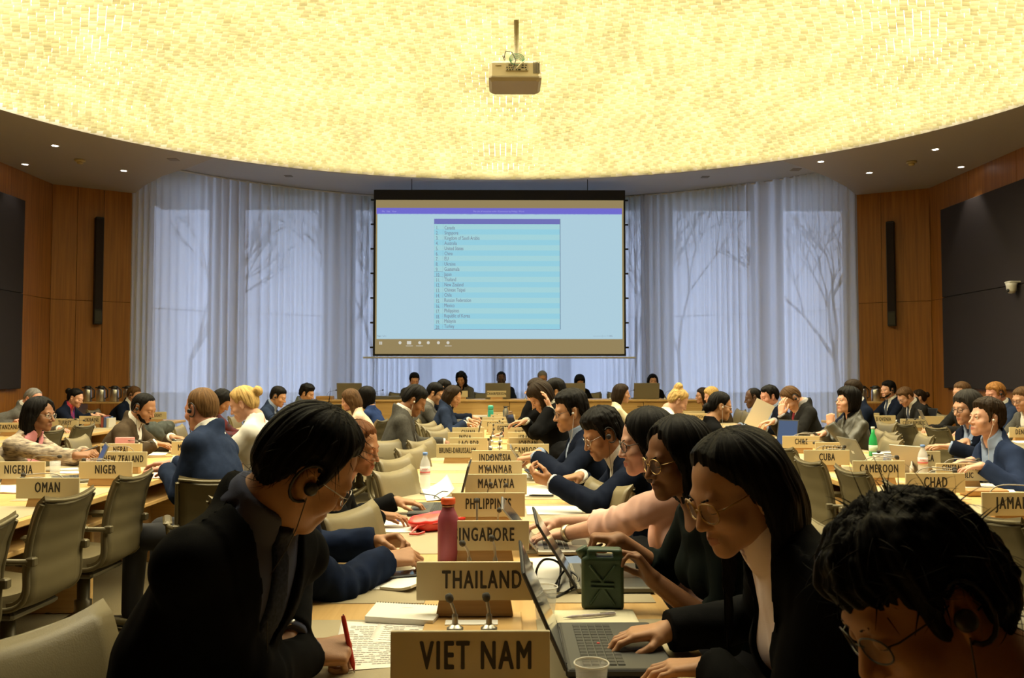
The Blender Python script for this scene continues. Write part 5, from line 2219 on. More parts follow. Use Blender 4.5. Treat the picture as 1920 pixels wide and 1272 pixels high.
build_person('woman with long black hair in black blazer and pink shirt typing on a laptop', (1378, 920, 1.74), 182, (16, 23, 0), 0, True, 'asian',
             S('long', 'black', t=.014, len=.40, back=.10, part=.004, open=.09, facey=-.006, sidey=-.036, sidelen=.95, sideback=-.015, siderad=.036, line='parted', wide=1.12, amp=.0025),
             dict(kind='blazer', m=C_BLACK, shirt=C_PINKS, v=(.40, .095), cuffs=False, placket=True, h=.006, collar=.066, open=.35, vopen=-.015),
             glasses=dict(m=G_TOR, rx=.026, rz=.022, th=.0022, sq=2.3), s=.97,
             hands=dict(L=dict(w=(1332, 1252), z=.79, d=(-1, .18, -.06), curl='type', pole=(.2, -.8, -.6)), R=dict(w=(1248, 1184), z=.795, d=(-1, -.10, -.06), curl='type', pole=(.2, .8, -.6))),
             pel=(.86, 1.74), face=dict(nose=.85))
build_person('dark-skinned woman in black dress and gold glasses with one hand raised', (1268, 858, 2.55), 186, (10, 12, 0), 0, True, 'brown',
             S('bob', 'black', t=.014, len=.12, part=-.012, drape=.9, line='parted', open=.064, facey=.018), knit(C_GREEN, neck=.098, neckf=.05, g=.010, sleeve=.42, bare=True, name='dress'),
             glasses=dict(m=G_GLD, rx=.0265, rz=.023, th=.0014), s=.96,
             hands=dict(L=dict(w=(1226, 1088, 2.44), px=True, d=(-.55, .25, .75), n=(-.75, -.1, -.5), curl='curl', pole=(.5, -.2, -.8)),
                        R=dict(w=(1160, 1012, 2.75), px=True, d=(-.97, -.1, .12), n=(-.1, 0, -1), curl='fist', pole=(.2, .6, -.8))), pel=(.80, 2.60))


def pink_ex(c):
    ringed(c, -1, mat('watch_gold', (.62, .5, .32), .3, metal=.9), .030, .010, back=.015, dial=False)


build_person('woman in pale pink knitted top and black-framed glasses typing', (1211, 828, 3.18), 178, (4, 10, 0), 0, True, 'fair',
             S('bob', 'black', t=.015, len=.14, part=.01, drape=.9, open=.064, facey=.022, line='parted'), knit(C_PINK, neck=.088, g=.014, sleeve=.40, bare=True, wr=.008, crease=1.3, high=.04), s=.98, wscale=1.1,
             glasses=dict(m=G_BLK, rx=.026, rz=.020, th=.0018), face=dict(jaw=1.15, nose=.85, belly=.9),
             hands=dict(L=dict(w=(1058, 1002), z=.80, d=(-1, .12, -.1), curl='type', pole=(.3, -.7, -.6)), R=dict(w=(1046, 978), z=.80, d=(-1, -.05, -.1), curl='type', pole=(.3, .7, -.6))),
             pel=(.82, 3.05), extras=pink_ex)
build_person('young man in navy suit with black headset looking at his phone', (1129, 814, 4.35), 184, (6, 24, 0), 0, skin='tan', hair=S('short', 'black', t=.022, vol=.012, messy=.003),
             top=suit(C_NAVY, C_WHITE, None), glasses=dict(m=G_SIL, th=.0012), ear=dict(type='hook', m=BLACKP, sides=(-1,)),
             hands=dict(L=dict(w=(1036, 905), z=.815, d=(-.9, .25, .25), n=(-.2, .55, .6), curl='curl', pole=(.3, -.7, -.5)), R=dict(w=(1088, 893), z=.80, d=(-.85, -.4, -.1), curl='fist', pole=(.4, .6, -.6))))
build_person('man in navy suit with black-rimmed glasses and white earphones', (1069, 771, 5.3), 184, (4, 12, 0), 1, skin='asian', hair=S('short', 'black', t=.022, vol=.010, messy=.003),
             top=suit(C_NAVY, C_LBLUE, None), glasses=dict(m=G_BLK), ear=dict(type='bud', m=E_WHT['m'], sides=(-1,)),
             hands=dict(L=dict(w=(1003, 858), z=.80, d=LF, curl='curl', pole=(.2, -.8, -.5)), R=dict(w=(1010, 850), d=LF, curl='curl')))
build_person('woman in black jacket leaning her hand in her brown hair', (1013, 744, 6.9), 184, (6, 40, 0), 1, True, 'light', S('bob', 'darkbrown', t=.02, len=.14),
             dict(kind='blazer', m=C_BLACK, shirt=cloth('striped_blouse', (.45, .43, .36), noise=.8, nscale=60), v=(.25, .06)),
             hands=dict(L=dict(w=(1032, 768, 6.72), px=True, d=(-.25, .2, .95), n=(-.9, .2, .1), curl='rest', pole=(-.3, -.3, -.9)), R=dict(w=(985, 790), d=LF)))
build_person('person in black resting a cheek on one hand near the far end', (1004, 731, 9.0), 188, (4, 12, 0), 2, True, 'light', S('bob', 'darkbrown'), knit(C_BLACK),
             hands=dict(L=dict(w=(995, 752, 8.9), px=True, d=(-.2, .1, 1), n=(-.4, .6, 0), curl='curl', pole=(-.4, -.3, -.8))))
build_person('person with black hair behind the woman leaning on her hand', (1040, 735, 8.4), 180, (0, 12, 0), 2, skin='asian', hair=S('short', 'black', t=.02, vol=.008), top=suit(C_BLACK))
build_person('person in black writing beside the black laptop at the far end', (1008, 742, 10.2), 184, (0, 30, 0), 2, True, 'light', S('bob', 'black'), knit(C_BLACK),
             hands=dict(L=dict(w=(985, 790), d=LF, curl='pinch')))

# ---- table left of the aisle
build_person('man in blue suit jacket with thinning ginger hair seen from behind', (377, 767, 4.95), 165, (-12, 10, 0), 0, skin='pink', hair=S('short', 'sandy', t=.009, line='balding', amp=.002),
             top=suit(C_NAVY2, C_WHITE, None, h=.008), ear=dict(type='hook', m=BLACKP, sides=(-1,)),
             hands=dict(L=dict(w=(312, 880), z=.80, d=(-1, .2, -.06), curl='type', pole=(.6, -.7, -.4)), R=dict(w=(322, 868), z=.80, d=(-1, .05, -.06), curl='type')), pel=(-1.60, 4.80), chair=(-1.56, 4.66, 112),
             extras=lambda c: ringed(c, -1, WHITE, .032, .009, back=.01))
build_person('blonde woman in white shirt with a ponytail', (456, 757, 6.0), 178, (0, 24, 0), 1, True, 'fair', S('bun', 'blond', t=.014, bun=(-.135, .04, .034)),
             knit(C_WHITE, neck=.06, high=.05, wr=.009, crease=1.5, name='shirt'))
build_person('woman in pale pink top holding up a phone, long brown hair', (656, 750, 9.6), 186, (0, 18, 0), 2, True, 'fair', S('long', 'brown', len=.26, t=.016, part=.01, drape=.9, line='pulled'), knit(cloth('peach', (.62, .44, .34)), neck=.07),
             hands=dict(L=dict(w=(640, 782, 9.5), px=True, d=(-.4, .1, .9), n=(-.6, 0, -.3), curl='curl')))
build_person('woman in royal blue top with black bobbed hair seen from behind', (686, 744, 10.3), 165, (0, 5, 0), 2, True, 'light', S('bob', 'black', len=.16, t=.02), knit(C_BLUE, neck=.07))
build_person('woman in tweed jacket and pink scarf with long black hair', (76, 777, 6.25), -4, (-4, 6, 0), 0, True, 'brown',
             S('long', 'black', t=.018, len=.33, wide=1.15, part=.01, drape=.7, line='pulled', open=.075, facey=.002, back=.03, sideback=.06, sidelen=.5), dict(kind='cardigan', m=TWEED, shirt=cloth('pink_scarf', (.60, .25, .28)), v=(.46, .125), cuffs=False, crease=.6, h=.009),
             glasses=dict(m=G_SIL, th=.0012), face=dict(eyes='open', nose=1.15),
             hands=dict(R=dict(w=(142, 855), z=.85, d=(.85, .3, .1), n=(.1, .5, -.8), curl='curl', pole=(-.3, -.7, -.6)), L=dict(w=(158, 848), z=.85, d=(.9, -.3, .1), curl='curl')), s=.98)
build_person('bearded man in brown jacket and white scarf wearing a headset', (270, 765, 7.2), 2, (-12, 24, 0), 1, skin='olive', hair=S('short', 'black', t=.010, line='recede', beard=['moustache', 'beard']),
             top=suit(C_BROWN, C_WHITE, None, v=(.3, .07)), ear=E_BLK, hands=dict(R=dict(w=(292, 832), d=(1, .1, -.1)), L=dict(w=(322, 820), d=(1, -.1, -.1))))
build_person('dark-haired woman in plaid bending behind the man in blue', (416, 752, 8.8), 5, (0, 42, 0), 2, True, 'olive', S('long', 'black', len=.2), knit(C_PLAID, neck=.07))
build_person('man in navy suit and headset looking down at his hands', (522, 744, 10.8), 0, (-6, 20, 0), 1, skin='asian', hair=S('short', 'black', t=.014, vol=.006), top=suit(C_NAVY2, C_LBLUE, None), ear=E_BLK,
             hands=dict(R=dict(w=(548, 774, 10.7), px=True, d=(.8, .2, .4), curl='curl'), L=dict(w=(552, 772, 10.95), px=True, d=(.8, -.2, .4), curl='curl')))
build_person('young man with wavy black hair in grey-green suit', (576, 738, 12.0), -4, (-6, 18, 0), 1, skin='asian', hair=S('short', 'black', t=.022, vol=.012, messy=.004), top=suit(cloth('greygreen', (.075, .08, .065)), C_SLATE, None))
# ---- far left table
build_person('bald man in grey suit leaning forward behind the woman in tweed', (62, 748, 9.8), 2, (-15, 34, 0), 1, skin='pink', hair=S('short', 'grey', t=.006, line='balding'), top=suit(C_GREY2),
             hands=dict(R=dict(w=(24, 797, 9.6), px=True, d=(.6, -.2, .5), curl='curl')))
build_person('woman with dark bun in navy coat and blue-red scarf', (142, 746, 11.2), 0, (-4, 20, 0), 1, True, 'fair', S('bun', 'black', t=.013, bun=(-.125, .05, .040)), dict(kind='cardigan', m=C_NAVY, shirt=cloth('scarf_blue_red', (.03, .03, .20), noise=.5, nscale=12, col2=(.5, .05, .03)), v=(.3, .07), cuffs=False),
             hands=dict(R=dict(w=(172, 779), d=RTD, curl='rest'), L=dict(w=(182, 777), d=RTD)))
build_person('bearded man in dark suit with headset behind the man in brown', (252, 740, 12.8), 0, (-8, 16, 0), 1, skin='light', hair=S('short', 'brown', t=.014, beard=['beard']), top=suit(C_NAVY), ear=E_BLK)

# ---- table right of the aisle
build_person('woman in black with sleek black hair and white earphones', (1351, 761, 7.2), 4, (-6, 14, 0), 1, True, 'asian', S('bun', 'black', t=.011, bun=(-.115, -.045, .036)), knit(C_BLACK, neck=.075), ear=dict(type='bud', m=E_WHT['m'], sides=(1,)), glasses=dict(m=G_SIL))
build_person('woman in white with a messy blond topknot', (1272, 752, 8.3), 2, (-4, 34, 0), 1, True, 'fair', S('bun', 'blond', t=.014, bun=(-.075, .115, .046), messy=.004), knit(C_WHITE, neck=.07))
build_person('woman in cream top with shoulder-length brown hair', (1166, 738, 10.6), 2, (-6, 6, 0), 1, True, 'light', S('long', 'darkbrown', len=.22, t=.015), knit(C_CREAM, neck=.075))
build_person('man in black suit holding his bowed forehead with headset on', (1483, 747, 8.6), 182, (4, 50, 0), 1, skin='fair', hair=S('short', 'brown', t=.012, line='recede'), top=suit(C_CHAR, cloth('grey_shirt', (.3, .29, .3)), T_RED, h=.009), ear=dict(type='hook', m=BLACKP, sides=(-1,)),
             hands=dict(L=dict(w=(1465, 778, 8.35), px=True, d=(.10, .15, 1), n=(.7, .5, -.1), curl='rest', pole=(-.3, -.3, -.9)), R=dict(w=(1450, 790), d=LF)))
build_person('dark-haired man in blue shirt holding up a white sheet', (1442, 743, 9.6), 184, (4, 14, 0), 1, skin='pink', hair=S('short', 'black', t=.018, messy=.003), top=suit(C_NAVY, C_LBLUE, None),
             hands=dict(L=dict(w=(1436, 803, 9.2), px=True, d=(-.8, -.2, .3), curl='pinch')))
build_person('bald dark-skinned man beside the man holding a white sheet', (1412, 746, 10.4), 180, (-10, 12, 0), 1, skin='dark', hair=S('short', 'black', t=.003, line='balding'), top=suit(C_CHAR, C_LBLUE, None))
build_person('woman with blond hair behind the sleek black hair', (1333, 742, 12.0), 182, (0, 16, 0), 2, True, 'fair', S('bob', 'blond', t=.02), knit(C_BROWN))
build_person('woman with brown hair and glasses beside the blond hair', (1317, 742, 12.7), 184, (0, 4, 0), 2, True, 'light', S('long', 'darkbrown', len=.26), knit(C_CHAR), glasses=dict(m=G_BLK))
build_person('woman with short black hair in olive leather jacket, chin on her hand', (1589, 752, 7.8), 186, (2, -4, 0), 0, True, 'fair', S('bob', 'black', t=.026, len=.07, vol=.008), dict(kind='blazer', m=C_LEATH, shirt=C_BLACK, v=(.14, .035), cuffs=False, crease=1.4, wr=.009, h=.010),
             face=dict(eyes='open'), hands=dict(L=dict(w=(1556, 795, 7.62), px=True, d=(.12, .1, 1), n=(.3, .7, -.2), curl='fist', pole=(-.5, -.5, -.7)), R=dict(w=(1545, 812), d=LF)))
build_person('dark-haired person behind the olive leather jacket', (1598, 733, 9.2), 186, (0, 8, 0), 2, skin='pink', hair=S('short', 'darkbrown'), top=suit(C_NAVY))
build_person('older man with long grey-brown hair and glasses in dark suit, hands crossed', (1813, 764, 6.3), 188, (4, 10, 0), 0, skin='light', hair=S('bob', 'greyblack', t=.018, len=.08), top=suit(C_NAVY, C_LBLUE, None), glasses=dict(m=G_BLK),
             hands=dict(L=dict(w=(1782, 838), z=.80, d=(-.95, .3, .05), curl='rest', pole=(.2, -.8, -.5)), R=dict(w=(1812, 828), z=.83, d=(-.95, -.5, -.1), curl='rest')))
build_person('person with short brown hair in navy cardigan and light blue shirt', (1849, 784, 5.25), 182, (0, -3, 0), 0, True, 'fair', S('short', 'darkbrown', t=.020, vol=.010, line='short', messy=.003), dict(kind='cardigan', m=cloth('navy_knit', (.018, .028, .065)), shirt=C_LBLUE, v=(.42, .085), cuffs=False, h=.008),
             ear=dict(type='bud', m=E_WHT['m'], sides=(-1,)), face=dict(eyes='open'), hands=dict(L=dict(w=(1840, 874), d=LF, curl='rest'), R=dict(w=(1822, 864), d=LF)))
# ---- far right table
build_person('bearded black-haired man in dark suit and light tie looking ahead', (1665, 731, 12.2), 188, (4, 4, 0), 1, skin='fair', hair=S('short', 'black', t=.018, vol=.008, beard=['beard']), top=suit(C_NAVY, C_WHITE, T_GREY), face=dict(eyes='open'), ear=dict(type='hook', m=BLACKP, sides=(-1,)))
build_person('man with glasses in black suit bowing over the CZECH REPUBLIC sign', (1697, 744, 11.2), 186, (4, 36, 0), 1, skin='fair', hair=S('short', 'brown', t=.018), top=suit(C_CHAR, C_WHITE, T_GREY), glasses=dict(m=G_SIL))
build_person('person with dark brown bun by the right wooden wall', (1722, 746, 12.4), 165, (0, 5, 0), 2, True, 'light', S('bun', 'darkbrown'), knit(C_CHAR))
build_person('person with brown hair behind the older man in glasses', (1803, 736, 9.8), 190, (4, 10, 0), 2, skin='light', hair=S('short', 'brown', t=.016), top=suit(C_CHAR))
build_person('man with ginger-brown hair in navy suit at the right edge', (1866, 738, 9.3), 186, (0, 18, 0), 1, skin='pink', hair=S('short', 'ginger', t=.018, messy=.003), top=suit(C_NAVY2), ear=dict(type='hook', m=BLACKP, sides=(-1,)))
build_person('person with glasses cut by the right edge of the room view', (1917, 748, 8.8), 188, (4, 18, 0), 1, skin='light', hair=S('short', 'brown'), top=suit(C_GREY2), glasses=dict(m=G_BLK))

# ---- head table
kw = dict(floor=.20, seat=.44)
build_person('black-haired man in grey suit at the head table', (777, 713, 14.85), -80, (6, 18, 0), 1, skin='light', hair=S('short', 'black', t=.016, vol=.008), top=suit(C_GREY), **kw)
build_person('woman with curly black hair in grey jacket at the head table', (865, 711, 14.85), -95, (-8, 18, 0), 1, True, 'asian', S('curly', 'black', len=.22, t=.024), dict(kind='blazer', m=C_GREY2, shirt=C_BLACK, v=(.2, .05)), **kw)
build_person('chairperson in navy suit behind the open grey laptop', (940, 710, 14.9), -90, (0, 16, 0), 1, skin='dark', hair=S('short', 'black', t=.007, line='recede'), top=suit(C_NAVY, C_WHITE, T_NAVY), glasses=dict(m=G_BLK), **kw)
build_person('grey-haired man in navy suit at the head table', (1017, 709, 14.9), -92, (0, 16, 0), 1, skin='tan', hair=S('short', 'grey', t=.016), top=suit(C_NAVY), **kw)
build_person('woman with black bob looking down at the head table', (1087, 716, 14.85), -88, (8, 24, 0), 1, True, 'tan', S('bob', 'black', t=.022, len=.13), knit(C_BLACK), **kw)
build_person('woman with long black hair behind the laptop at the head table end', (1224, 714, 14.9), -92, (0, 4, 0), 1, True, 'light', S('long', 'black', len=.26), knit(C_BLACK, neck=.07), **kw)

# ------------------------------------------------------------------ chairs under the seated people, then the empty ones
for lab, P_, yaw, fl_, want in list(PEOPLE):
    if not want:
        continue
    th = math.radians(yaw)
    short = ' '.join(lab.split()[:11])
    if want is not True:
        chair(want[0], want[1], want[2], 'taupe chair under the ' + short, fl_)
        continue
    chair(P_[0], P_[1], yaw, 'taupe chair under the ' + short, fl_)

# along the central table: leather fronts, pushed in
for px, py, hd, lab in ((648, 962, -24, 'empty taupe leather chair between the navy coat and the black cardigan'),
                        (735, 886, -27, 'empty taupe leather chair at the central table, nearest the water bottle'),
                        (737, 863, -27, 'second empty taupe leather chair beyond the water bottle'),
                        (768, 844, -27, 'third empty taupe leather chair beyond the water bottle'),
                        (787, 829, -27, 'empty taupe leather chair just behind the grey-suited man with earphone'),
                        (724, 828, -50, 'empty taupe chair turned aside in the left aisle'),
                        (1146, 912, 206, 'empty taupe leather chair between the pink top and the navy suit with phone'),
                        (1096, 862, 206, 'empty taupe leather chair between the two navy suits'),
                        (1052, 821, 204, 'empty taupe leather chair beside the black bag')):
    chair_back(px, py, hd, lab)
for i, (px, py) in enumerate(((800, 792), (812, 798), (822, 802))):
    chair_back(px, 0, -27, ('nearest', 'middle', 'farthest')[2 - i] + ' of three empty taupe chairs beyond the grey suit', d=9.3 - i * .62)
# table left of the aisle, seen from the back
for px, py, hd, lab in ((-34, 990, 176, 'taupe chair at the left edge before the OMAN sign'),
                        (132, 932, 176, 'empty taupe swivel chair beside the OMAN sign'),
                        (256, 894, 178, 'empty taupe swivel chair beside the NIGER sign')):
    chair_back(px, py, hd, lab)
for px, d, hd, lab in ((722, 9.9, 170, 'empty taupe chair behind the royal blue top'), (-10, 5.3, 4, 'taupe chair before the woman in tweed, at the left edge'),
                       (118, 8.2, 178, 'empty taupe chair before the TURKEY sign'), (176, 8.9, 178, 'empty taupe chair before the UKRAINE sign'),
                       (305, 8.2, 10, 'taupe chair with a dark coat hung over it')):
    chair_back(px, 0, hd, lab, d=d)
# table right of the aisle, seen from the back
for px, py, hd, lab in ((1514, 867, 4, 'empty taupe swivel chair beside the CUBA sign'), (1594, 885, 3, 'empty taupe swivel chair beside the CAMEROON sign'),
                        (1692, 916, 2, 'empty taupe swivel chair beside the CHAD sign'), (1852, 970, 4, 'taupe swivel chair beside the JAMAICA sign'),
                        (1466, 842, 5, 'empty taupe swivel chair before the CHILE sign')):
    chair_back(px, py, hd, lab)
for px, d, hd, lab in ((1680, 9.1, 2, 'empty taupe chair before the SLOVENIA sign'), (1738, 8.5, 4, 'empty taupe chair before the CZECH REPUBLIC sign'),
                       (1660, 7.5, 176, 'empty taupe chair behind the green bottle'), (1722, 7.35, 172, 'empty taupe chair behind the COSTA RICA sign'),
                       (1660, 6.9, 178, 'empty taupe chair behind the paper cup')):
    chair_back(px, 0, hd, lab, d=d)
for px, lab in ((744, 'left of the man in grey'), (905, 'between the curly-haired woman and the chairperson'), (1112, 'beside the woman with black bob'), (1165, 'beside the open end laptop')):
    q = W(px, 740, 15.0)
    chair(q[0], 15.15, -90, 'taupe chair at the head table ' + lab, .20)

# ------------------------------------------------------------------ things on the tables
LIDG = mat('laptop_grey', (.21, .195, .15), .5, metal=.2)
LIDS = mat('laptop_silver', (.34, .32, .28), .35, metal=.8)
LBLK = mat('laptop_black', (.016, .016, .016), .5)
KEYM = mat('laptop_keys', (.022, .022, .021), .55)
KEYD = mat('laptop_deck', (.055, .055, .048), .5)
SCRB = emat('screen_glow_blue', (.10, .16, .30), .55)
SCRW = mat('screen_off_angle', (.03, .032, .04), .10)
SCRD = mat('screen_dark', (.02, .02, .024), .12)


def laptop(x, y, heading, label, open_=112, w=.335, d=.235, body=LBLK, lid=LBLK, deck=KEYD, scr=SCRW, z=TZ + .003, near=False, logo=None):
    """heading: direction the user looks (from keyboard to screen), degrees"""
    a = math.radians(heading) - PI / 2
    r = empty('laptop', (x, y, z), a, label, 'laptop')
    MB().box((-w / 2, -d / 2, .0), (w / 2, d / 2, .018), None, .004).build('base', body, r)
    MB().box((-w / 2 + .008, -d / 2 + .006, .018), (w / 2 - .008, d / 2 - .012, .0186)).build('deck', deck, r)
    mb = MB()
    for j in range(5):
        n = 14 if j else 7
        for i in range(14):
            if j == 0 and 4 <= i <= 9:
                if i == 4:
                    mb.box((-w / 2 + .028 + 4 * (w - .056) / 14, -.012, .018), (-w / 2 + .028 + 10 * (w - .056) / 14 - .003, .004, .0205))
                continue
            x0 = -w / 2 + .028 + i * (w - .056) / 14
            mb.box((x0, -.012 + j * .0195, .018), (x0 + (w - .056) / 14 - .003, .004 + j * .0195, .0205))
    mb.build('keyboard', KEYM, r)
    MB().box((-.05, -d / 2 + .018, .018), (.05, -.03, .0192)).build('touchpad', mat('touchpad', (.035, .035, .032), .35), r)
    if near:
        MB().lathe([(0, .018), (.004, .018), (.004, .022), (0, .0225)], 10, Matrix.Translation((-.004, .032, 0))).build('pointing_stick', mat('red_plastic', (.6, .02, .015), .5), r)
        MB().box((.095, -d / 2 + .012, .0186), (.118, -d / 2 + .034, .0191)).build('sticker', mat('sticker_blue', (.04, .14, .38), .4), r)
        MB().box((.125, -d / 2 + .012, .0186), (.142, -d / 2 + .034, .0191)).build('sticker', mat('sticker_white', (.5, .5, .48), .4), r)
    M = Matrix.Translation((0, d / 2 - .004, .016)) @ Matrix.Rotation(math.radians(open_ - 90), 4, 'X').inverted()
    l_ = MB().box((-w / 2, -.0, .0), (w / 2, .008, d * .97), M, .003).build('lid', lid, r)
    MB().box((-w / 2 + .010, -.0006, .014), (w / 2 - .010, .0006, d * .97 - .010), M).build('display', scr, l_)
    if logo:
        MB().box((-.02, .0078, d * .45), (.02, .0088, d * .55), M, .0004).build('logo', logo, l_)
    MB().tube([(-w * .38, d / 2 - .002, .014), (w * .38, d / 2 - .002, .014)], .006, 8).build('hinge', body, r)
    return r


def at(px, py, z=TZ):
    return T(px, py, z)


def paper(pts, label, m=PAPER, curl=0.0, z=TZ + .0032, th=.0008, name='paper_sheet', cat='paper', text_lines=0, group=None):
    """sheet from four pixel corners on the table top, in order"""
    q = [Vector(T(px, py, z)) for px, py in pts]
    o = q[0]
    e = empty(name, o, 0, label, cat, group) if text_lines else None
    base = e.location.copy() if e else o

    def fn(u, v):
        p = q[0].lerp(q[1], u).lerp(q[3].lerp(q[2], u), v) - base
        return (p.x, p.y, curl * (u ** 3) + th + .0008 * math.sin(u * 7 + v * 3))
    mb = MB().grid(fn, 10, 6)
    n = len(mb.v)
    mb.grid(lambda u, v: (lambda p: (p[0], p[1], p[2] - th))(fn(u, v)), 10, 6)
    # side walls
    def id_(i, j): return i * 7 + j
    for i in range(10):
        for j in (0, 6):
            mb.f.append((id_(i, j), id_(i + 1, j), n + id_(i + 1, j), n + id_(i, j)))
            mb.sm.append(False)
    for j in range(6):
        for i in (0, 10):
            mb.f.append((id_(i, j), id_(i, j + 1), n + id_(i, j + 1), n + id_(i, j)))
            mb.sm.append(False)
    if not e:
        ob = mb.build(name, m)
        ob.location = o
        return tag(ob, label, cat, group)
    mb.build('sheet', m, e)
    ln = MB()
    r_ = random.Random(int(pts[0][0]))
    for k in range(text_lines):
        v = .08 + .84 * k / text_lines
        u0, u1 = .10, r_.uniform(.75, .92)
        nn = 14
        for s_ in range(nn):
            if r_.random() < .12:
                continue
            a, b = u0 + (u1 - u0) * s_ / nn, u0 + (u1 - u0) * (s_ + .86) / nn
            A, B, C_, D = fn(a, v), fn(b, v), fn(b, v + .014), fn(a, v + .014)
            ln.add([(p[0], p[1], p[2] + .0006) for p in (A, B, C_, D)], [(0, 1, 2, 3)])
    ln.build('print', mat('print_grey', (.33, .31, .29), .8), e)
    return e


def pen(p, q, label, m, r=.0045, tip=None, cat='pen'):
    p, q = Vector(p), Vector(q)
    e = empty('pen', p, 0, label, cat)
    d = q - p
    MB().tube([d * .0, d * .12, d * .9, d], [r * .35, r, r, r * .8], 8).build('barrel', m, e)
    MB().tube([d * -.06, d * .01], [r * .12, r * .4], 6).build('tip', tip or STEEL, e)
    MB().tube([d * .68 + Vector((0, 0, r)), d * .98 + Vector((0, 0, r * 1.1))], r * .3, 5).build('clip', tip or STEEL, e)
    return e


# --- bottles, cups
def water_bottle(px, py, label, h=.215, brand=None, capm=None):
    p = at(px, py)
    k = h / .215
    e = empty('water_bottle', (p[0], p[1], TZ + .003), 0, label, 'bottle')
    pet = glassy('clear_pet', (.85, .88, .9), .62, .08)
    MB().lathe([(0, .002), (.026, .0), (.031, .006), (.031, .03), (.029, .04), (.031, .05), (.031, .065), (.0295, .075), (.031, .085), (.031, .135), (.026, .160), (.014, .185), (.0125, .195), (.0125, .200)], 24, Matrix.Scale(k, 4)).build('body', pet, e)
    MB().lathe([(.0145, .197), (.0145, .213), (.0, .215)], 18, Matrix.Scale(k, 4)).build('cap', capm or mat('cap_blue', (.13, .24, .55), .4), e)
    MB().lathe([(.0316, .082), (.0316, .130)], 24, Matrix.Scale(k, 4)).build('label', mat('bottle_label', (.60, .50, .48), .5), e)
    MB().lathe([(.0319, .092), (.0319, .102)], 24, Matrix.Scale(k, 4)).build('label_band', mat('label_red', (.55, .12, .12), .5), e)
    if brand:
        th = math.atan2(-p[1], -p[0])
        M = Matrix.Scale(k, 4) @ frame_matrix((.0325 * math.cos(th), .0325 * math.sin(th), .117), (-math.sin(th), math.cos(th), 0), (0, 0, 1), (math.cos(th), math.sin(th), 0))
        text('lettering', brand, .018, mat('label_red', (.55, .12, .12), .5), e, M, .9, .01, 'CENTER', .0003)
    return e


water_bottle(797, 917, 'clear plastic water bottle with blue cap on the central table', .212, 'evian')
water_bottle(1731, 896, 'clear plastic water bottle with blue cap before the grey laptop on the right table', .212, 'evian')

p = at(840, 1061)
e = empty('drinking_bottle', (p[0], p[1], TZ + .003), 0, 'matte raspberry red steel drinking bottle with orange cap beside SINGAPORE sign', 'bottle')
MB().lathe([(0, .0), (.033, .0), (.0365, .004), (.0365, .150), (.0345, .168), (.026, .186), (.0215, .196), (.0205, .212), (0, .212)], 32).build('body', mat('raspberry_coat', (.27, .045, .07), .55, bump=.15, bscale=900), e)
MB().lathe([(.0215, .203), (.0225, .203), (.0225, .212), (.0205, .212)], 28).build('neck_ring', mat('copper', (.30, .16, .10), .35, metal=.8), e)
MB().lathe([(.0235, .212), (.0255, .214), (.0255, .230), (.0235, .234), (0, .234)], 28).build('cap', mat('cap_orange', (.75, .10, .02), .45), e)
MB().lathe([(0, .234), (.019, .234), (.019, .2355), (0, .236)], 24).build('cap_disc', STEEL, e)


def cup(px, py, zr, label):
    p = T(px, py, zr)
    e = empty('plastic_cup', (p[0], p[1], TZ + .003), 0, label, 'cup')
    h = zr - TZ - .003
    MB().lathe([(0, .001), (.024, .0), (.025, .002), (.034, h - .003), (.0332, h - .003), (.0242, .003), (0, .003)], 28).build('wall', glassy('clear_cup', (.85, .85, .82), .80, .12), e)
    MB().tube([(.0348 * math.cos(2 * PI * k / 28), .0348 * math.sin(2 * PI * k / 28), h - .001) for k in range(28)], .0018, 6, closed=True).build('rim', glassy('cup_rim', (.85, .83, .76), .25, .3), e)


cup(1109, 1243, .83, 'clear plastic cup nearest the camera beside VIET NAM sign')
cup(1022, 1100, .83, 'clear plastic cup behind the THAILAND sign by the cables')

# jerry-can flask
p = at(1130, 1143)
e = empty('flask', (p[0], p[1], TZ + .003), -.12, 'dark green jerry-can shaped flask on the central table', 'bottle')
GRN = mat('flask_green', (.030, .062, .030), .5, bump=.1, bscale=400)
parts = [Cap((-.045, 0, .018), (.045, 0, .018), .018, .018, .004), Cap((-.045, 0, .14), (.045, 0, .14), .018, .018, .004), Cap((-.045, 0, .02), (-.045, 0, .14), .018, .018, .004), Cap((.045, 0, .02), (.045, 0, .14), .018, .018, .004)]


class Box:
    def __init__(s, lo, hi, r, k=.004):
        s.c, s.b, s.r, s.k = (np.array(lo) + np.array(hi)) / 2, (np.array(hi) - np.array(lo)) / 2 - r, r, k
        s.lo, s.hi = np.array(lo, float), np.array(hi, float)

    def ev(s, X, Y, Z, g=0.0):
        q = [np.abs(X - s.c[0]) - s.b[0], np.abs(Y - s.c[1]) - s.b[1], np.abs(Z - s.c[2]) - s.b[2]]
        o = np.sqrt(np.maximum(q[0], 0) ** 2 + np.maximum(q[1], 0) ** 2 + np.maximum(q[2], 0) ** 2)
        return o + np.minimum(np.maximum(np.maximum(q[0], q[1]), q[2]), 0) - s.r - g


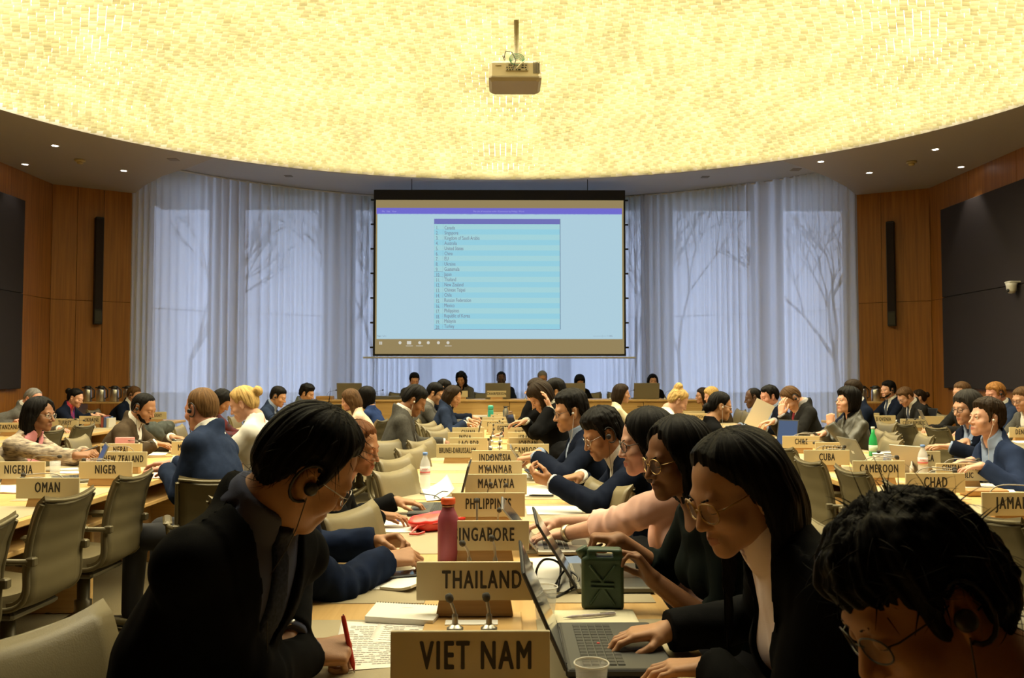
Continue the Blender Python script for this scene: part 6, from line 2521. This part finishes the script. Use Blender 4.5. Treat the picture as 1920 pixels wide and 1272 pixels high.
G = Grid((-.075, -.04, -.006), (.075, .04, .20), .0016)
G.add(Box((-.060, -.028, 0), (.060, .028, .150), .012, .004))
G.add(Box((-.045, -.024, .135), (.056, .024, .172), .010, .012))
G.add(Box((-.018, -.05, .150), (.030, .05, .163), .005, .003), 0, True)
for a, b in (((-.034, -.031, .125), (.0, -.031, .082)), ((.034, -.031, .125), (.0, -.031, .082)), ((-.034, -.031, .02), (-.006, -.031, .060)), ((.034, -.031, .02), (.006, -.031, .060)),
             ((-.030, -.031, .078), (.030, -.031, .078)), ((-.030, -.031, .066), (.030, -.031, .066))):
    G.add(Cap(a, b, .0030, .0030, .003))
V, Q = surface(G.F, G.lo, .0016)
o = link('body', npmesh('flask', V, Q, [GRN]), None, e)
MB().lathe([(0, 0), (.0165, 0), (.0165, .006), (.0185, .007), (.0185, .026), (.016, .028), (0, .028)], 24, frame_matrix((-.048, 0, .146), (.86, 0, .5), (0, 1, 0), (-.5, 0, .86))).build('cap', GRN, e)

# red pouch
q0, q1 = at(772, 990, TZ + .02), at(878, 975, TZ + .02)
pc = (q0 + q1) / 2
e = empty('pouch', (pc[0], pc[1], TZ + .003), math.atan2(q1[1] - q0[1], q1[0] - q0[0]), 'shiny red zipped pouch behind the red bottle on the central table', 'bag')
RED = mat('red_vinyl', (.72, .035, .025), .28, coat=.4)
hw2 = np.linalg.norm((q1 - q0)[:2]) / 2 + .01
G = Grid((-hw2 - .04, -.11, -.01), (hw2 + .04, .11, .09), .004)
G.add(Ell((0, 0, .034), (hw2, .078, .034), None, .01))
G.add(Box((-hw2 * .75, -.06, .002), (hw2 * .75, .06, .05), .016, .03))
V, Q = surface(G.F, G.lo, .004)
V = V + normals(V, Q) * (vnoise(V, 26, 3) * .005)[:, None]
V[:, 2] = np.maximum(V[:, 2], .0)
link('body', npmesh('pouch', V, Q, [RED]), None, e)
MB().tube([(-hw2 * .92, -.045, .030), (-hw2 * .4, -.076, .036), (hw2 * .4, -.076, .036)], .004, 6).build('zip', mat('red_dark', (.45, .02, .015), .4), e)
MB().tube([(-hw2 * .92, -.045, .030), (-hw2 - .02, -.06, .02), (-hw2 - .05, -.075, .008), (-hw2 - .02, -.09, .006), (-hw2 + .02, -.08, .008)], .005, 6).build('strap', RED, e)

# --- laptops of the central table
laptop(.262, 2.085, 180, 'black laptop of the woman in black blazer, open on the central table', 114, .365, .245, LBLK, LBLK, KEYD, SCRW, near=True, logo=mat('logo_silver', (.5, .5, .5), .3, metal=.9))
laptop(.345, 2.80, 180, 'grey open laptop of the woman in black dress', 122, .34, .24, LIDG, LBLK, KEYD, SCRW)
laptop(.235, 3.33, 180, 'slim silver laptop under the hands of the woman in pink', 130, .31, .215, LIDS, LIDS, LIDS, SCRW)
laptop(.30, 5.55, 180, 'thin laptop of the man in black-rimmed glasses and white earphones', 125, .33, .24, LIDS, LIDS, KEYD, SCRW)
laptop(-.335, 4.22, 0, 'black laptop of the woman in black cardigan', 104, .34, .235, LBLK, LBLK, KEYD, SCRW)
laptop(-.36, 8.05, 0, 'small dark laptop of the man in grey suit and spectacles', 102, .32, .22, LBLK, LBLK, KEYD, SCRW)
laptop(.24, 9.6, 165, 'black laptop near the far end of the central table', 108, .32, .22, LBLK, LBLK, KEYD, SCRD)

# --- papers, pads and pens of the central table
paper([(618, 1262), (800, 1246), (842, 1170), (640, 1166)], 'printed sheets under the writing hand of the man in black suit', text_lines=22)
paper([(690, 1205), (860, 1212), (858, 1164), (716, 1160)], 'printed page sticking out beside the spiral notepad', text_lines=10, z=TZ + .0028)
e = empty('notepad', at(760, 1160), 0, 'spiral-bound white notepad before the THAILAND sign', 'notepad')
q = [Vector(T(*c, TZ + .006)) - e.location for c in ((684, 1166), (812, 1174), (836, 1146), (706, 1139))]
MB().add([(*v.xy, .004) for v in q] + [(*v.xy, .020) for v in q], [(3, 2, 1, 0), (4, 5, 6, 7), (0, 1, 5, 4), (1, 2, 6, 5), (2, 3, 7, 6), (3, 0, 4, 7)]).build('pages', PAPER, e)
mb = MB()
for k in range(26):
    c = q[3].lerp(q[2], (k + .5) / 26)
    mb.tube([(c.x, c.y + .004 * math.cos(a), .012 + .010 * math.sin(a)) for a in [2 * PI * i / 8 for i in range(8)]], .0011, 4, closed=True)
mb.build('spiral', BLACKP, e)
MB().add([(*q[3].lerp(q[1], t).lerp(q[3].lerp(q[2], .5), .3).xy, .0204) for t in (.40, .42)] + [(*q[3].lerp(q[1], t).lerp(q[3].lerp(q[2], .9), .35).xy, .0204) for t in (.42, .40)], [(0, 1, 2, 3)]).build('print', mat('print_red', (.5, .2, .2), .8), e)
paper([(1042, 1178), (1200, 1176), (1186, 1147), (1034, 1149)], 'cream writing pad under the white pen by the green flask', mat('pad_cream', (.72, .66, .46), .8), th=.006, name='writing_pad', cat='notepad')
pen(T(1062, 1158, TZ + .015), T(1154, 1151, TZ + .015), 'white pen with red and blue print on the cream pad', mat('pen_white', (.66, .60, .52), .4, noise=.5, nscale=40, col2=(.35, .28, .4)))
wrp = cl1['wr'][1] + cl1['hd'][1] * .085 + np.array([0, 0, .01])
pen(wrp + np.array([.025, -.005, -.055]), wrp + np.array([-.004, .01, .062]), 'red pen in the right hand of the man in black suit', mat('pen_red', (.55, .03, .02), .4), .0055)
paper([(712, 1106), (770, 1112), (868, 1072), (790, 1060)], 'open white notebook under the navy sleeve', th=.008, name='notebook', cat='notebook', curl=.012)
paper([(650, 1110), (790, 1100), (800, 1085), (690, 1080)], 'white sheets under the navy coat sleeve', z=TZ + .0026)
paper([(690, 1000), (780, 1000), (788, 978), (712, 972)], 'white paper pad near the black cardigan cuff', th=.004)
pen(T(742, 976, TZ + .012), T(790, 979, TZ + .012), 'blue pen on the white pad beside the red pouch', mat('pen_blue', (.05, .08, .35), .4), .006)
paper([(800, 940), (852, 938), (838, 908), (790, 916)], 'loose white paper beside the water bottle', curl=.06)
paper([(985, 1120), (1070, 1110), (1060, 1045), (992, 1048)], 'white papers beside the clear cup behind THAILAND', th=.003)
e = paper([(1058, 1062), (1095, 1060), (1092, 1046), (1056, 1047)], 'small white and blue booklet by the open grey laptop', mat('booklet_blue', (.10, .16, .30), .5), th=.006, name='booklet', cat='booklet')
paper([(988, 966), (1094, 966), (1088, 950), (985, 950)], 'white sheet on the desk mat beside PHILIPPINES sign', th=.002)
paper([(985, 932), (1060, 926), (1040, 910), (988, 912)], 'white papers under the forearm of the man with headset', th=.003)
paper([(980, 897), (1052, 896), (1046, 888), (978, 889)], 'strip of white paper beside the MYANMAR sign', th=.002)
pen(T(992, 929, TZ + .012), T(1038, 930, TZ + .012), 'black and white pen by the phone-holding hands', BLACKP, .006)
paper([(846, 808), (896, 803), (890, 798), (850, 800)], 'white document stack on the central table by the GHANA sign', th=.01)
paper([(884, 784), (916, 782), (912, 770), (890, 772)], 'open white documents near the teal thermos', th=.01)
for i, (y0, lab) in enumerate(((776, 'upper'), (784, 'middle'), (792, 'lower'))):
    d_ = (10.9, 9.9, 9.2)[i]
    xw = W(978, y0, d_)[0]
    tag(MB().box((xw - .12, d_ - .14, TZ + .003), (xw + .16, d_ + .14, TZ + .03), None, .003).build('document_stack', PAPER), lab + ' stack of white documents in front of the black jacket', 'papers', 'document stacks at the far end')
d_ = 9.55
xw = W(1000, 788, d_)[0]
tag(MB().box((xw - .11, d_ - .1, TZ + .003), (xw + .12, d_ + .08, TZ + .028), None, .004).build('folder', BLACKP), 'black folder between the white document stacks', 'folder')
# phones
def phone(p, heading, label, tilt=0.0):
    e = empty('phone', p, math.radians(heading), label, 'phone')
    M = Matrix.Rotation(tilt, 4, 'Y')
    MB().box((-.072, -.036, -.004), (.072, .036, .004), M, .003).build('body', BLACKP, e)
    MB().box((-.066, -.032, .004), (.066, .032, .0045), M).build('display', SCRD, e)
    return e


phone(T(757, 1077, TZ + .016), 20, 'dark phone lying before the clasped hands')
phone(W(1006, 893, 4.72), 170, 'phone held by the young man with black headset', -.5)
phone(W(635, 770, 9.4), 90, 'blue-backed phone held up by the woman in pale pink', 1.2)
phone(W(563, 768, 10.7), 0, 'phone held by the man in navy suit looking down', -.5)
phone(W(163, 845, 6.05), 20, 'phone held by the woman in tweed jacket', -.4)
# insulated bottles at the far end
p = W(920, 786, 11.3)
e = empty('thermos', (p[0], 11.3, TZ + .003), 0, 'teal green thermos flask at the far end of the central table', 'bottle')
MB().lathe([(0, 0), (.036, 0), (.038, .004), (.038, .195), (.036, .20)], 24).build('body', mat('teal_coat', (.03, .32, .25), .4), e)
MB().lathe([(.034, .20), (.034, .205), (.037, .207), (.037, .25), (.030, .262), (0, .264)], 24).build('cup_lid', mat('teal_lid', (.05, .38, .30), .4), e)
for px, d_, h, m, lab in ((948, 11.2, .25, STEEL, 'brushed steel bottle with black loop cap beside the teal thermos'), (957, 10.7, .21, mat('bronze_coat', (.24, .15, .085), .4, metal=.5), 'bronze brown bottle in front of the steel bottle')):
    q = W(px, 780, d_)
    e = empty('steel_bottle', (q[0], d_, TZ + .003), 0, lab, 'bottle')
    MB().lathe([(0, 0), (.034, 0), (.036, .004), (.036, h * .78), (.022, h * .9), (.022, h * .92), (0, h * .92)], 24).build('body', m, e)
    MB().lathe([(.0, h * .92), (.024, h * .92), (.024, h), (0, h)], 18).build('cap', BLACKP if m is STEEL else m, e)
tag(MB().box((-.05 + W(915, 790, 10.5)[0], 10.47, TZ + .003), (.05 + W(915, 790, 10.5)[0], 10.53, TZ + .06), None, .006).build('blue_box', mat('box_blue', (.03, .12, .38), .5)), 'small blue box at the foot of the teal thermos', 'box')


# cables
def cable(pts, label, m=BLACKP, r=.003):
    cc = [Vector(p) for p in pts]
    out = []
    for i in range(len(cc) - 1):
        p0, p1, p2, p3 = cc[max(i - 1, 0)], cc[i], cc[i + 1], cc[min(i + 2, len(cc) - 1)]
        for k in range(8):
            t = k / 8
            out.append(.5 * ((2 * p1) + (p2 - p0) * t + (2 * p0 - 5 * p1 + 4 * p2 - p3) * t * t + (3 * p1 - p0 - 3 * p2 + p3) * t ** 3))
    out.append(cc[-1])
    tag(MB().tube(out, r, 6).build('cable', m), label, 'cable')


z0 = TZ + .007
cable([T(1045, 1110, z0), T(1050, 1060, z0 + .03), T(1020, 1050, z0 + .06), T(1005, 1080, z0 + .01), T(1030, 1120, z0), T(1070, 1105, z0), T(1085, 1085, z0 + .02), T(1060, 1070, z0 + .03), T(1040, 1100, z0)], 'looped black laptop cable beside the grey laptop', r=.004)
cable([T(788, 926, z0), T(815, 930, z0 + .01), T(835, 940, z0), T(850, 928, z0 + .03), T(830, 922, z0 + .02), T(815, 935, z0), T(862, 930, z0)], 'looped thin black cable beside the black laptop', r=.003)

# --- table left of the aisle
laptop(-2.72, 5.45, 28, 'grey open laptop beside the NIGER sign', 112, .33, .23, LIDG, LIDG, KEYD, SCRB)
laptop(-2.58, 7.6, 195, 'blue-screened laptop of the man in blue jacket', 108, .30, .21, LBLK, LBLK, KEYD, SCRB)
laptop(-2.62, 7.25, 20, 'slim dark laptop of the bearded man in brown', 150, .30, .21, LIDS, LIDS, KEYD, SCRD)
PINKC = mat('pink_cover', (.55, .22, .20), .5)
pk = W(233, 822, 6.6)
e = empty('tablet', (pk[0], pk[1], TZ + .003), .3, 'pink-covered tablet standing behind the NEPAL sign', 'tablet')
MB().box((-.07, -.006, .0), (.07, .006, .19), Matrix.Rotation(-.25, 4, 'X'), .004).build('cover', PINKC, e)
MB().box((-.06, .006, .012), (.06, .0068, .18), Matrix.Rotation(-.25, 4, 'X')).build('display', SCRD, e)
paper([(112, 889), (150, 889), (146, 878), (110, 880)], 'white sheets between the OMAN and NIGER signs', th=.004)
paper([(0, 925), (36, 926), (34, 905), (0, 908)], 'white papers at the left edge beside OMAN sign', th=.006)
paper([(285, 898), (305, 896), (312, 884), (288, 886)], 'pink and white leaflet by the hands of the man in blue', mat('leaflet_pink', (.66, .45, .42), .7), th=.002)
paper([(268, 855), (310, 854), (318, 848), (270, 849)], 'white sheet before the MOROCCO sign', th=.003)
paper([(120, 866), (160, 870), (176, 860), (140, 858)], 'pink folder under the hands of the woman in tweed', PINKC, th=.004)
p = at(103, 893)
e = empty('drinking_glass', (p[0], p[1], TZ + .003), 0, 'clear drinking glass beside the NIGERIA sign', 'glass')
MB().lathe([(0, .002), (.028, 0), (.030, .004), (.034, .095), (.0325, .095), (.0285, .006), (0, .005)], 24).build('wall', glassy('drinking_glass', (.85, .86, .85), .78, .04), e)
e = empty('phone_stand', at(18, 905), .4, 'small black easel stand on the papers at the left edge', 'stand')
MB().box((-.05, -.004, .0), (.05, .004, .09), Matrix.Rotation(-.5, 4, 'X'), .002).build('panel', BLACKP, e)
MB().box((-.04, .02, .0), (.04, .028, .075), Matrix.Rotation(.45, 4, 'X'), .002).build('strut', GREYM, e)
# --- table right of the aisle
laptop(2.52, 7.75, 48, 'blue-screened laptop behind the CHILE sign', 104, .20, .25, LBLK, LBLK, KEYD, SCRB)
laptop(2.66, 6.05, 180, 'grey laptop seen from behind next to the CUBA sign', 118, .34, .24, LIDG, LIDG, KEYD, SCRW, logo=mat('logo_silver', (.5, .5, .5), .3, metal=.9))
laptop(2.84, 5.80, 214, 'slim grey laptop seen from behind next to the water bottle', 112, .25, .20, LIDS, LIDS, KEYD, SCRW)
p = at(1637, 838)
e = empty('glass_bottle', (W(1637, 830, 7.0)[0], 7.0, TZ + .003), 0, 'green glass bottle behind the grey laptop', 'bottle')
MB().lathe([(0, 0), (.032, 0), (.034, .004), (.034, .115), (.028, .150), (.014, .185), (.0135, .225), (0, .225)], 24).build('body', glassy('green_glass', (.03, .42, .12), .30, .04), e)
MB().lathe([(0, .225), (.015, .222), (.015, .240), (0, .241)], 16).build('cap', mat('cap_white', (.6, .62, .55), .4), e)
MB().lathe([(.0345, .04), (.0345, .09)], 24).build('label', mat('label_pale', (.45, .55, .42), .5), e)
for px, d_, m, lab in ((1646, 6.15, mat('cup_cream', (.62, .56, .42), .5), 'cream paper cup beside the grey laptop back'), (1662, 6.25, mat('cup_blue', (.10, .13, .30), .5, noise=.7, nscale=60, col2=(.5, .5, .5)), 'dark blue patterned cup beside the cream cup')):
    q = W(px, 850, d_)
    e = empty('paper_cup', (q[0], d_, TZ + .003), 0, lab, 'cup')
    MB().lathe([(0, 0), (.027, 0), (.038, .095), (.036, .095), (0, .085)], 24).build('wall', m, e)
    MB().lathe([(.037, .092), (.040, .094), (.040, .100), (.034, .103), (0, .103)], 24).build('lid', WHITE, e)
sheet = W(1424, 778, 9.1)
e = tag(MB().box((-.105, -.001, -.15), (.105, .001, .15), Matrix.Rotation(.45, 4, 'Y') @ Matrix.Rotation(.15, 4, 'X'), 0).build('paper_sheet', PAPER), 'white sheet held up by the man in blue shirt', 'paper')
e.location = sheet
paper([(1810, 922), (1905, 926), (1890, 908), (1800, 908)], 'white papers behind the JAMAICA sign', th=.006)
q = at(1850, 930)
tag(MB().box((-.13, -.05, 0), (.10, .05, .035), Matrix.Translation((q[0], q[1], TZ + .003)), .006).build('wooden_block', BEECHD), 'low wooden block between the CHAD and JAMAICA signs', 'block')
paper([(1596, 864), (1626, 866), (1620, 854), (1592, 856)], 'white paper beside the grey laptop next to CUBA', th=.004)
q = at(1700, 886)
tag(MB().box((-.05, -.03, 0), (.05, .03, .04), Matrix.Translation((q[0], q[1], TZ + .003)), .008).build('tissue_packet', mat('packet_blue', (.06, .08, .30), .4, noise=.6, nscale=40, col2=(.6, .6, .62))), 'small blue and white packet beside the water bottle on the right table', 'packet')
q = at(1706, 890)
e = empty('dropper_bottle', (q[0], q[1] - .03, TZ + .003), 0, 'small white nozzle bottle beside the blue packet', 'bottle')
MB().lathe([(0, 0), (.014, 0), (.015, .05), (.006, .062), (.005, .085), (0, .09)], 16).build('body', WHITE, e)
MB().tube([(0, 0, .085), (.02, .0, .10), (.05, .01, .10), (.07, .02, .06), (.075, .02, .0)], .002, 6).build('cord', WHITE, e)

# --- far tables
laptop(5.28, 10.3, 160, 'grey laptop seen from behind beside CZECH REPUBLIC sign', 112, .36, .25, LIDS, LIDS, KEYD, SCRW)
laptop(5.45, 11.2, 20, 'dark open laptop behind the grey laptop on the far right table', 108, .33, .23, LBLK, LBLK, KEYD, SCRD)
laptop(5.25, 9.2, 150, 'dark laptop before the person with brown hair, right table', 110, .33, .23, LBLK, LBLK, KEYD, SCRD)
laptop(-5.05, 11.6, 15, 'dark laptop between the UKRAINE and URUGUAY signs', 110, .31, .22, LBLK, LBLK, KEYD, SCRD)
q = W(1790, 833, 8.3)
tag(MB().box((4.85, 8.15, TZ + .003), (5.15, 8.40, TZ + .02), None, .002).build('document_stack', PAPER), 'white document stack near the edge of the far right table', 'papers')
# pens in holder? loose books on far left table
r_ = random.Random(9)
xb = W(200, 786, 10.9)[0]
for k, c in enumerate(((.30, .06, .05), (.08, .12, .28), (.5, .46, .38))):
    tag(MB().box((xb - .05 + k * .035, 10.85, TZ + .003), (xb - .02 + k * .035, 11.05, TZ + .15 - .015 * k), None, .002).build('booklet', mat('booklet_%d' % k, c, .6)), ('red', 'blue', 'pale')[k] + ' booklet standing beside the UKRAINE sign', 'booklet')

# --- head table laptops, binders, microphones
for px0, px1, lab in ((632, 679, 'open grey laptop at the left end of the head table'), (910, 957, 'open grey laptop before the chairperson'),
                      (1050, 1097, 'open grey laptop before the grey-haired man'), (1188, 1236, 'open grey laptop at the right end of the head table')):
    a, b = W(px0, 735, 14.35)[0], W(px1, 735, 14.35)[0]
    laptop((a + b) / 2, 14.50, -90, lab, 104, b - a, .27, LIDG, LIDG, KEYD, SCRW, z=HZ + .001)
for px, w_, lab in ((714, .62, 'long dark binder lying on the head table beside the left laptop'), (608, .26, 'flat beige box at the left end of the head table')):
    a = W(px, 742, 14.2)[0]
    tag(MB().box((a - w_ / 2, 14.15, HZ + .001), (a + w_ / 2, 14.40, HZ + .055), None, .008).build('binder' if px == 714 else 'document_box', mat('binder_grey', (.09, .085, .075), .5) if px == 714 else BEECHD), lab, 'binder' if px == 714 else 'box')
for i, px in enumerate((612, 700, 830, 985, 1145, 1175, 1248)):
    a = W(px, 742, 14.2)[0]
    mic(a, 14.25, 'thin gooseneck microphone on the head table, %s from its left end' % ('first', 'second', 'third', 'fourth', 'fifth', 'sixth', 'seventh')[i],
        [(0, 0, .06), (.03, .02, .12), (.13, .06, .15)], 'microphones on the head table', z=HZ + .001, hs=.7)

# --- coffee flasks on low cabinets by the side walls
FLB = mat('flask_black', (.012, .012, .012), .35)
for cx_, cy_, px_, lab, n in ((-6.35, 13.75, 205, 'left wooden wall', 4), (5.95, 13.75, 1630, 'right wooden wall', 3)):
    cx_ = W(px_, 750, 13.55)[0]
    c = empty('side_cabinet', (cx_, 13.55, 0), 0, 'low wooden cabinet with an open shelf against the ' + lab, 'cabinet')
    MB().box((-.42, -.22, 0), (.42, .22, .70), None, .006).build('body', BEECHD, c)
    MB().box((-.46, -.25, .96), (.46, .22, .985), None, .004).build('top', BEECH, c)
    for x in (-.45, .43):
        MB().box((x, -.24, .70), (x + .02, .20, .962), None, .003).build('side', BEECH, c)
    MB().box((-.42, -.20, .70), (.42, .20, .72), None, .002).build('shelf', BEECH, c)
    for k in range(n):
        x = -.33 + k * .21
        e = empty('coffee_flask', (cx_ + x, 13.52, .986), 0, 'steel vacuum flask on the cabinet by the %s, %s from its left' % (lab, ('first', 'second', 'third', 'fourth')[k]), 'flask', 'vacuum flasks')
        MB().lathe([(0, 0), (.062, 0), (.065, .005), (.065, .17), (.050, .205), (.0, .205)], 20).build('body', STEEL, e)
        MB().lathe([(.0, .205), (.052, .205), (.055, .225), (.040, .25), (0, .252)], 20).build('lid', FLB, e)
        MB().tube([(.062, 0, .05), (.105, 0, .07), (.105, 0, .18), (.045, 0, .235)], .010, 6).build('handle', FLB, e)
        MB().tube([(-.045, 0, .215), (-.075, 0, .225), (-.085, 0, .215)], .012, 6).build('spout', FLB, e)

# --- coat over a chair and a bag
def soft(name, prims, h, m, label, cat, seed, wr, floor=None):
    G = mesh_of(prims, h)
    V, Q = surface(G.F, G.lo, h)
    V = V + normals(V, Q) * (vnoise(V, 14, seed) * wr + vnoise(V, 34, seed + 1) * wr * .5)[:, None]
    if floor is not None:
        V[:, 2] = np.maximum(V[:, 2], floor)
    c = V.mean(0)
    c[2] = V[:, 2].min()
    o = link(name, npmesh(name, V - c, Q, [m]), None)
    o.location = c
    return tag(o, label, cat)


b = W(305, 792, 8.2)
soft('coat', [Cap((b[0] - .02, 8.0, .90), (b[0] - .02, 8.42, .90), .055, .055, .03), Cap((b[0] - .06, 8.0, .86), (b[0] - .10, 8.42, .60), .06, .06, .05), Cap((b[0] + .03, 8.02, .86), (b[0] + .06, 8.40, .62), .05, .05, .05), Cap((b[0] - .05, 8.05, .88), (b[0] - .11, 8.1, .45), .07, .06, .05)],
     .012, cloth('coat_grey', (.05, .055, .05)), 'dark grey-green coat draped over a chair back behind the bearded man', 'coat', 5, .016)
b = W(1060, 826, 6.6)
soft('shoulder_bag', [Ell((b[0] + .02, 6.6, .78), (.16, .14, .13), None, .05), Ell((b[0] + .02, 6.6, .60), (.15, .13, .16), None, .05)], .012, C_BLACK, 'bulging black bag on the chair before the man in white earphones', 'bag', 8, .014)
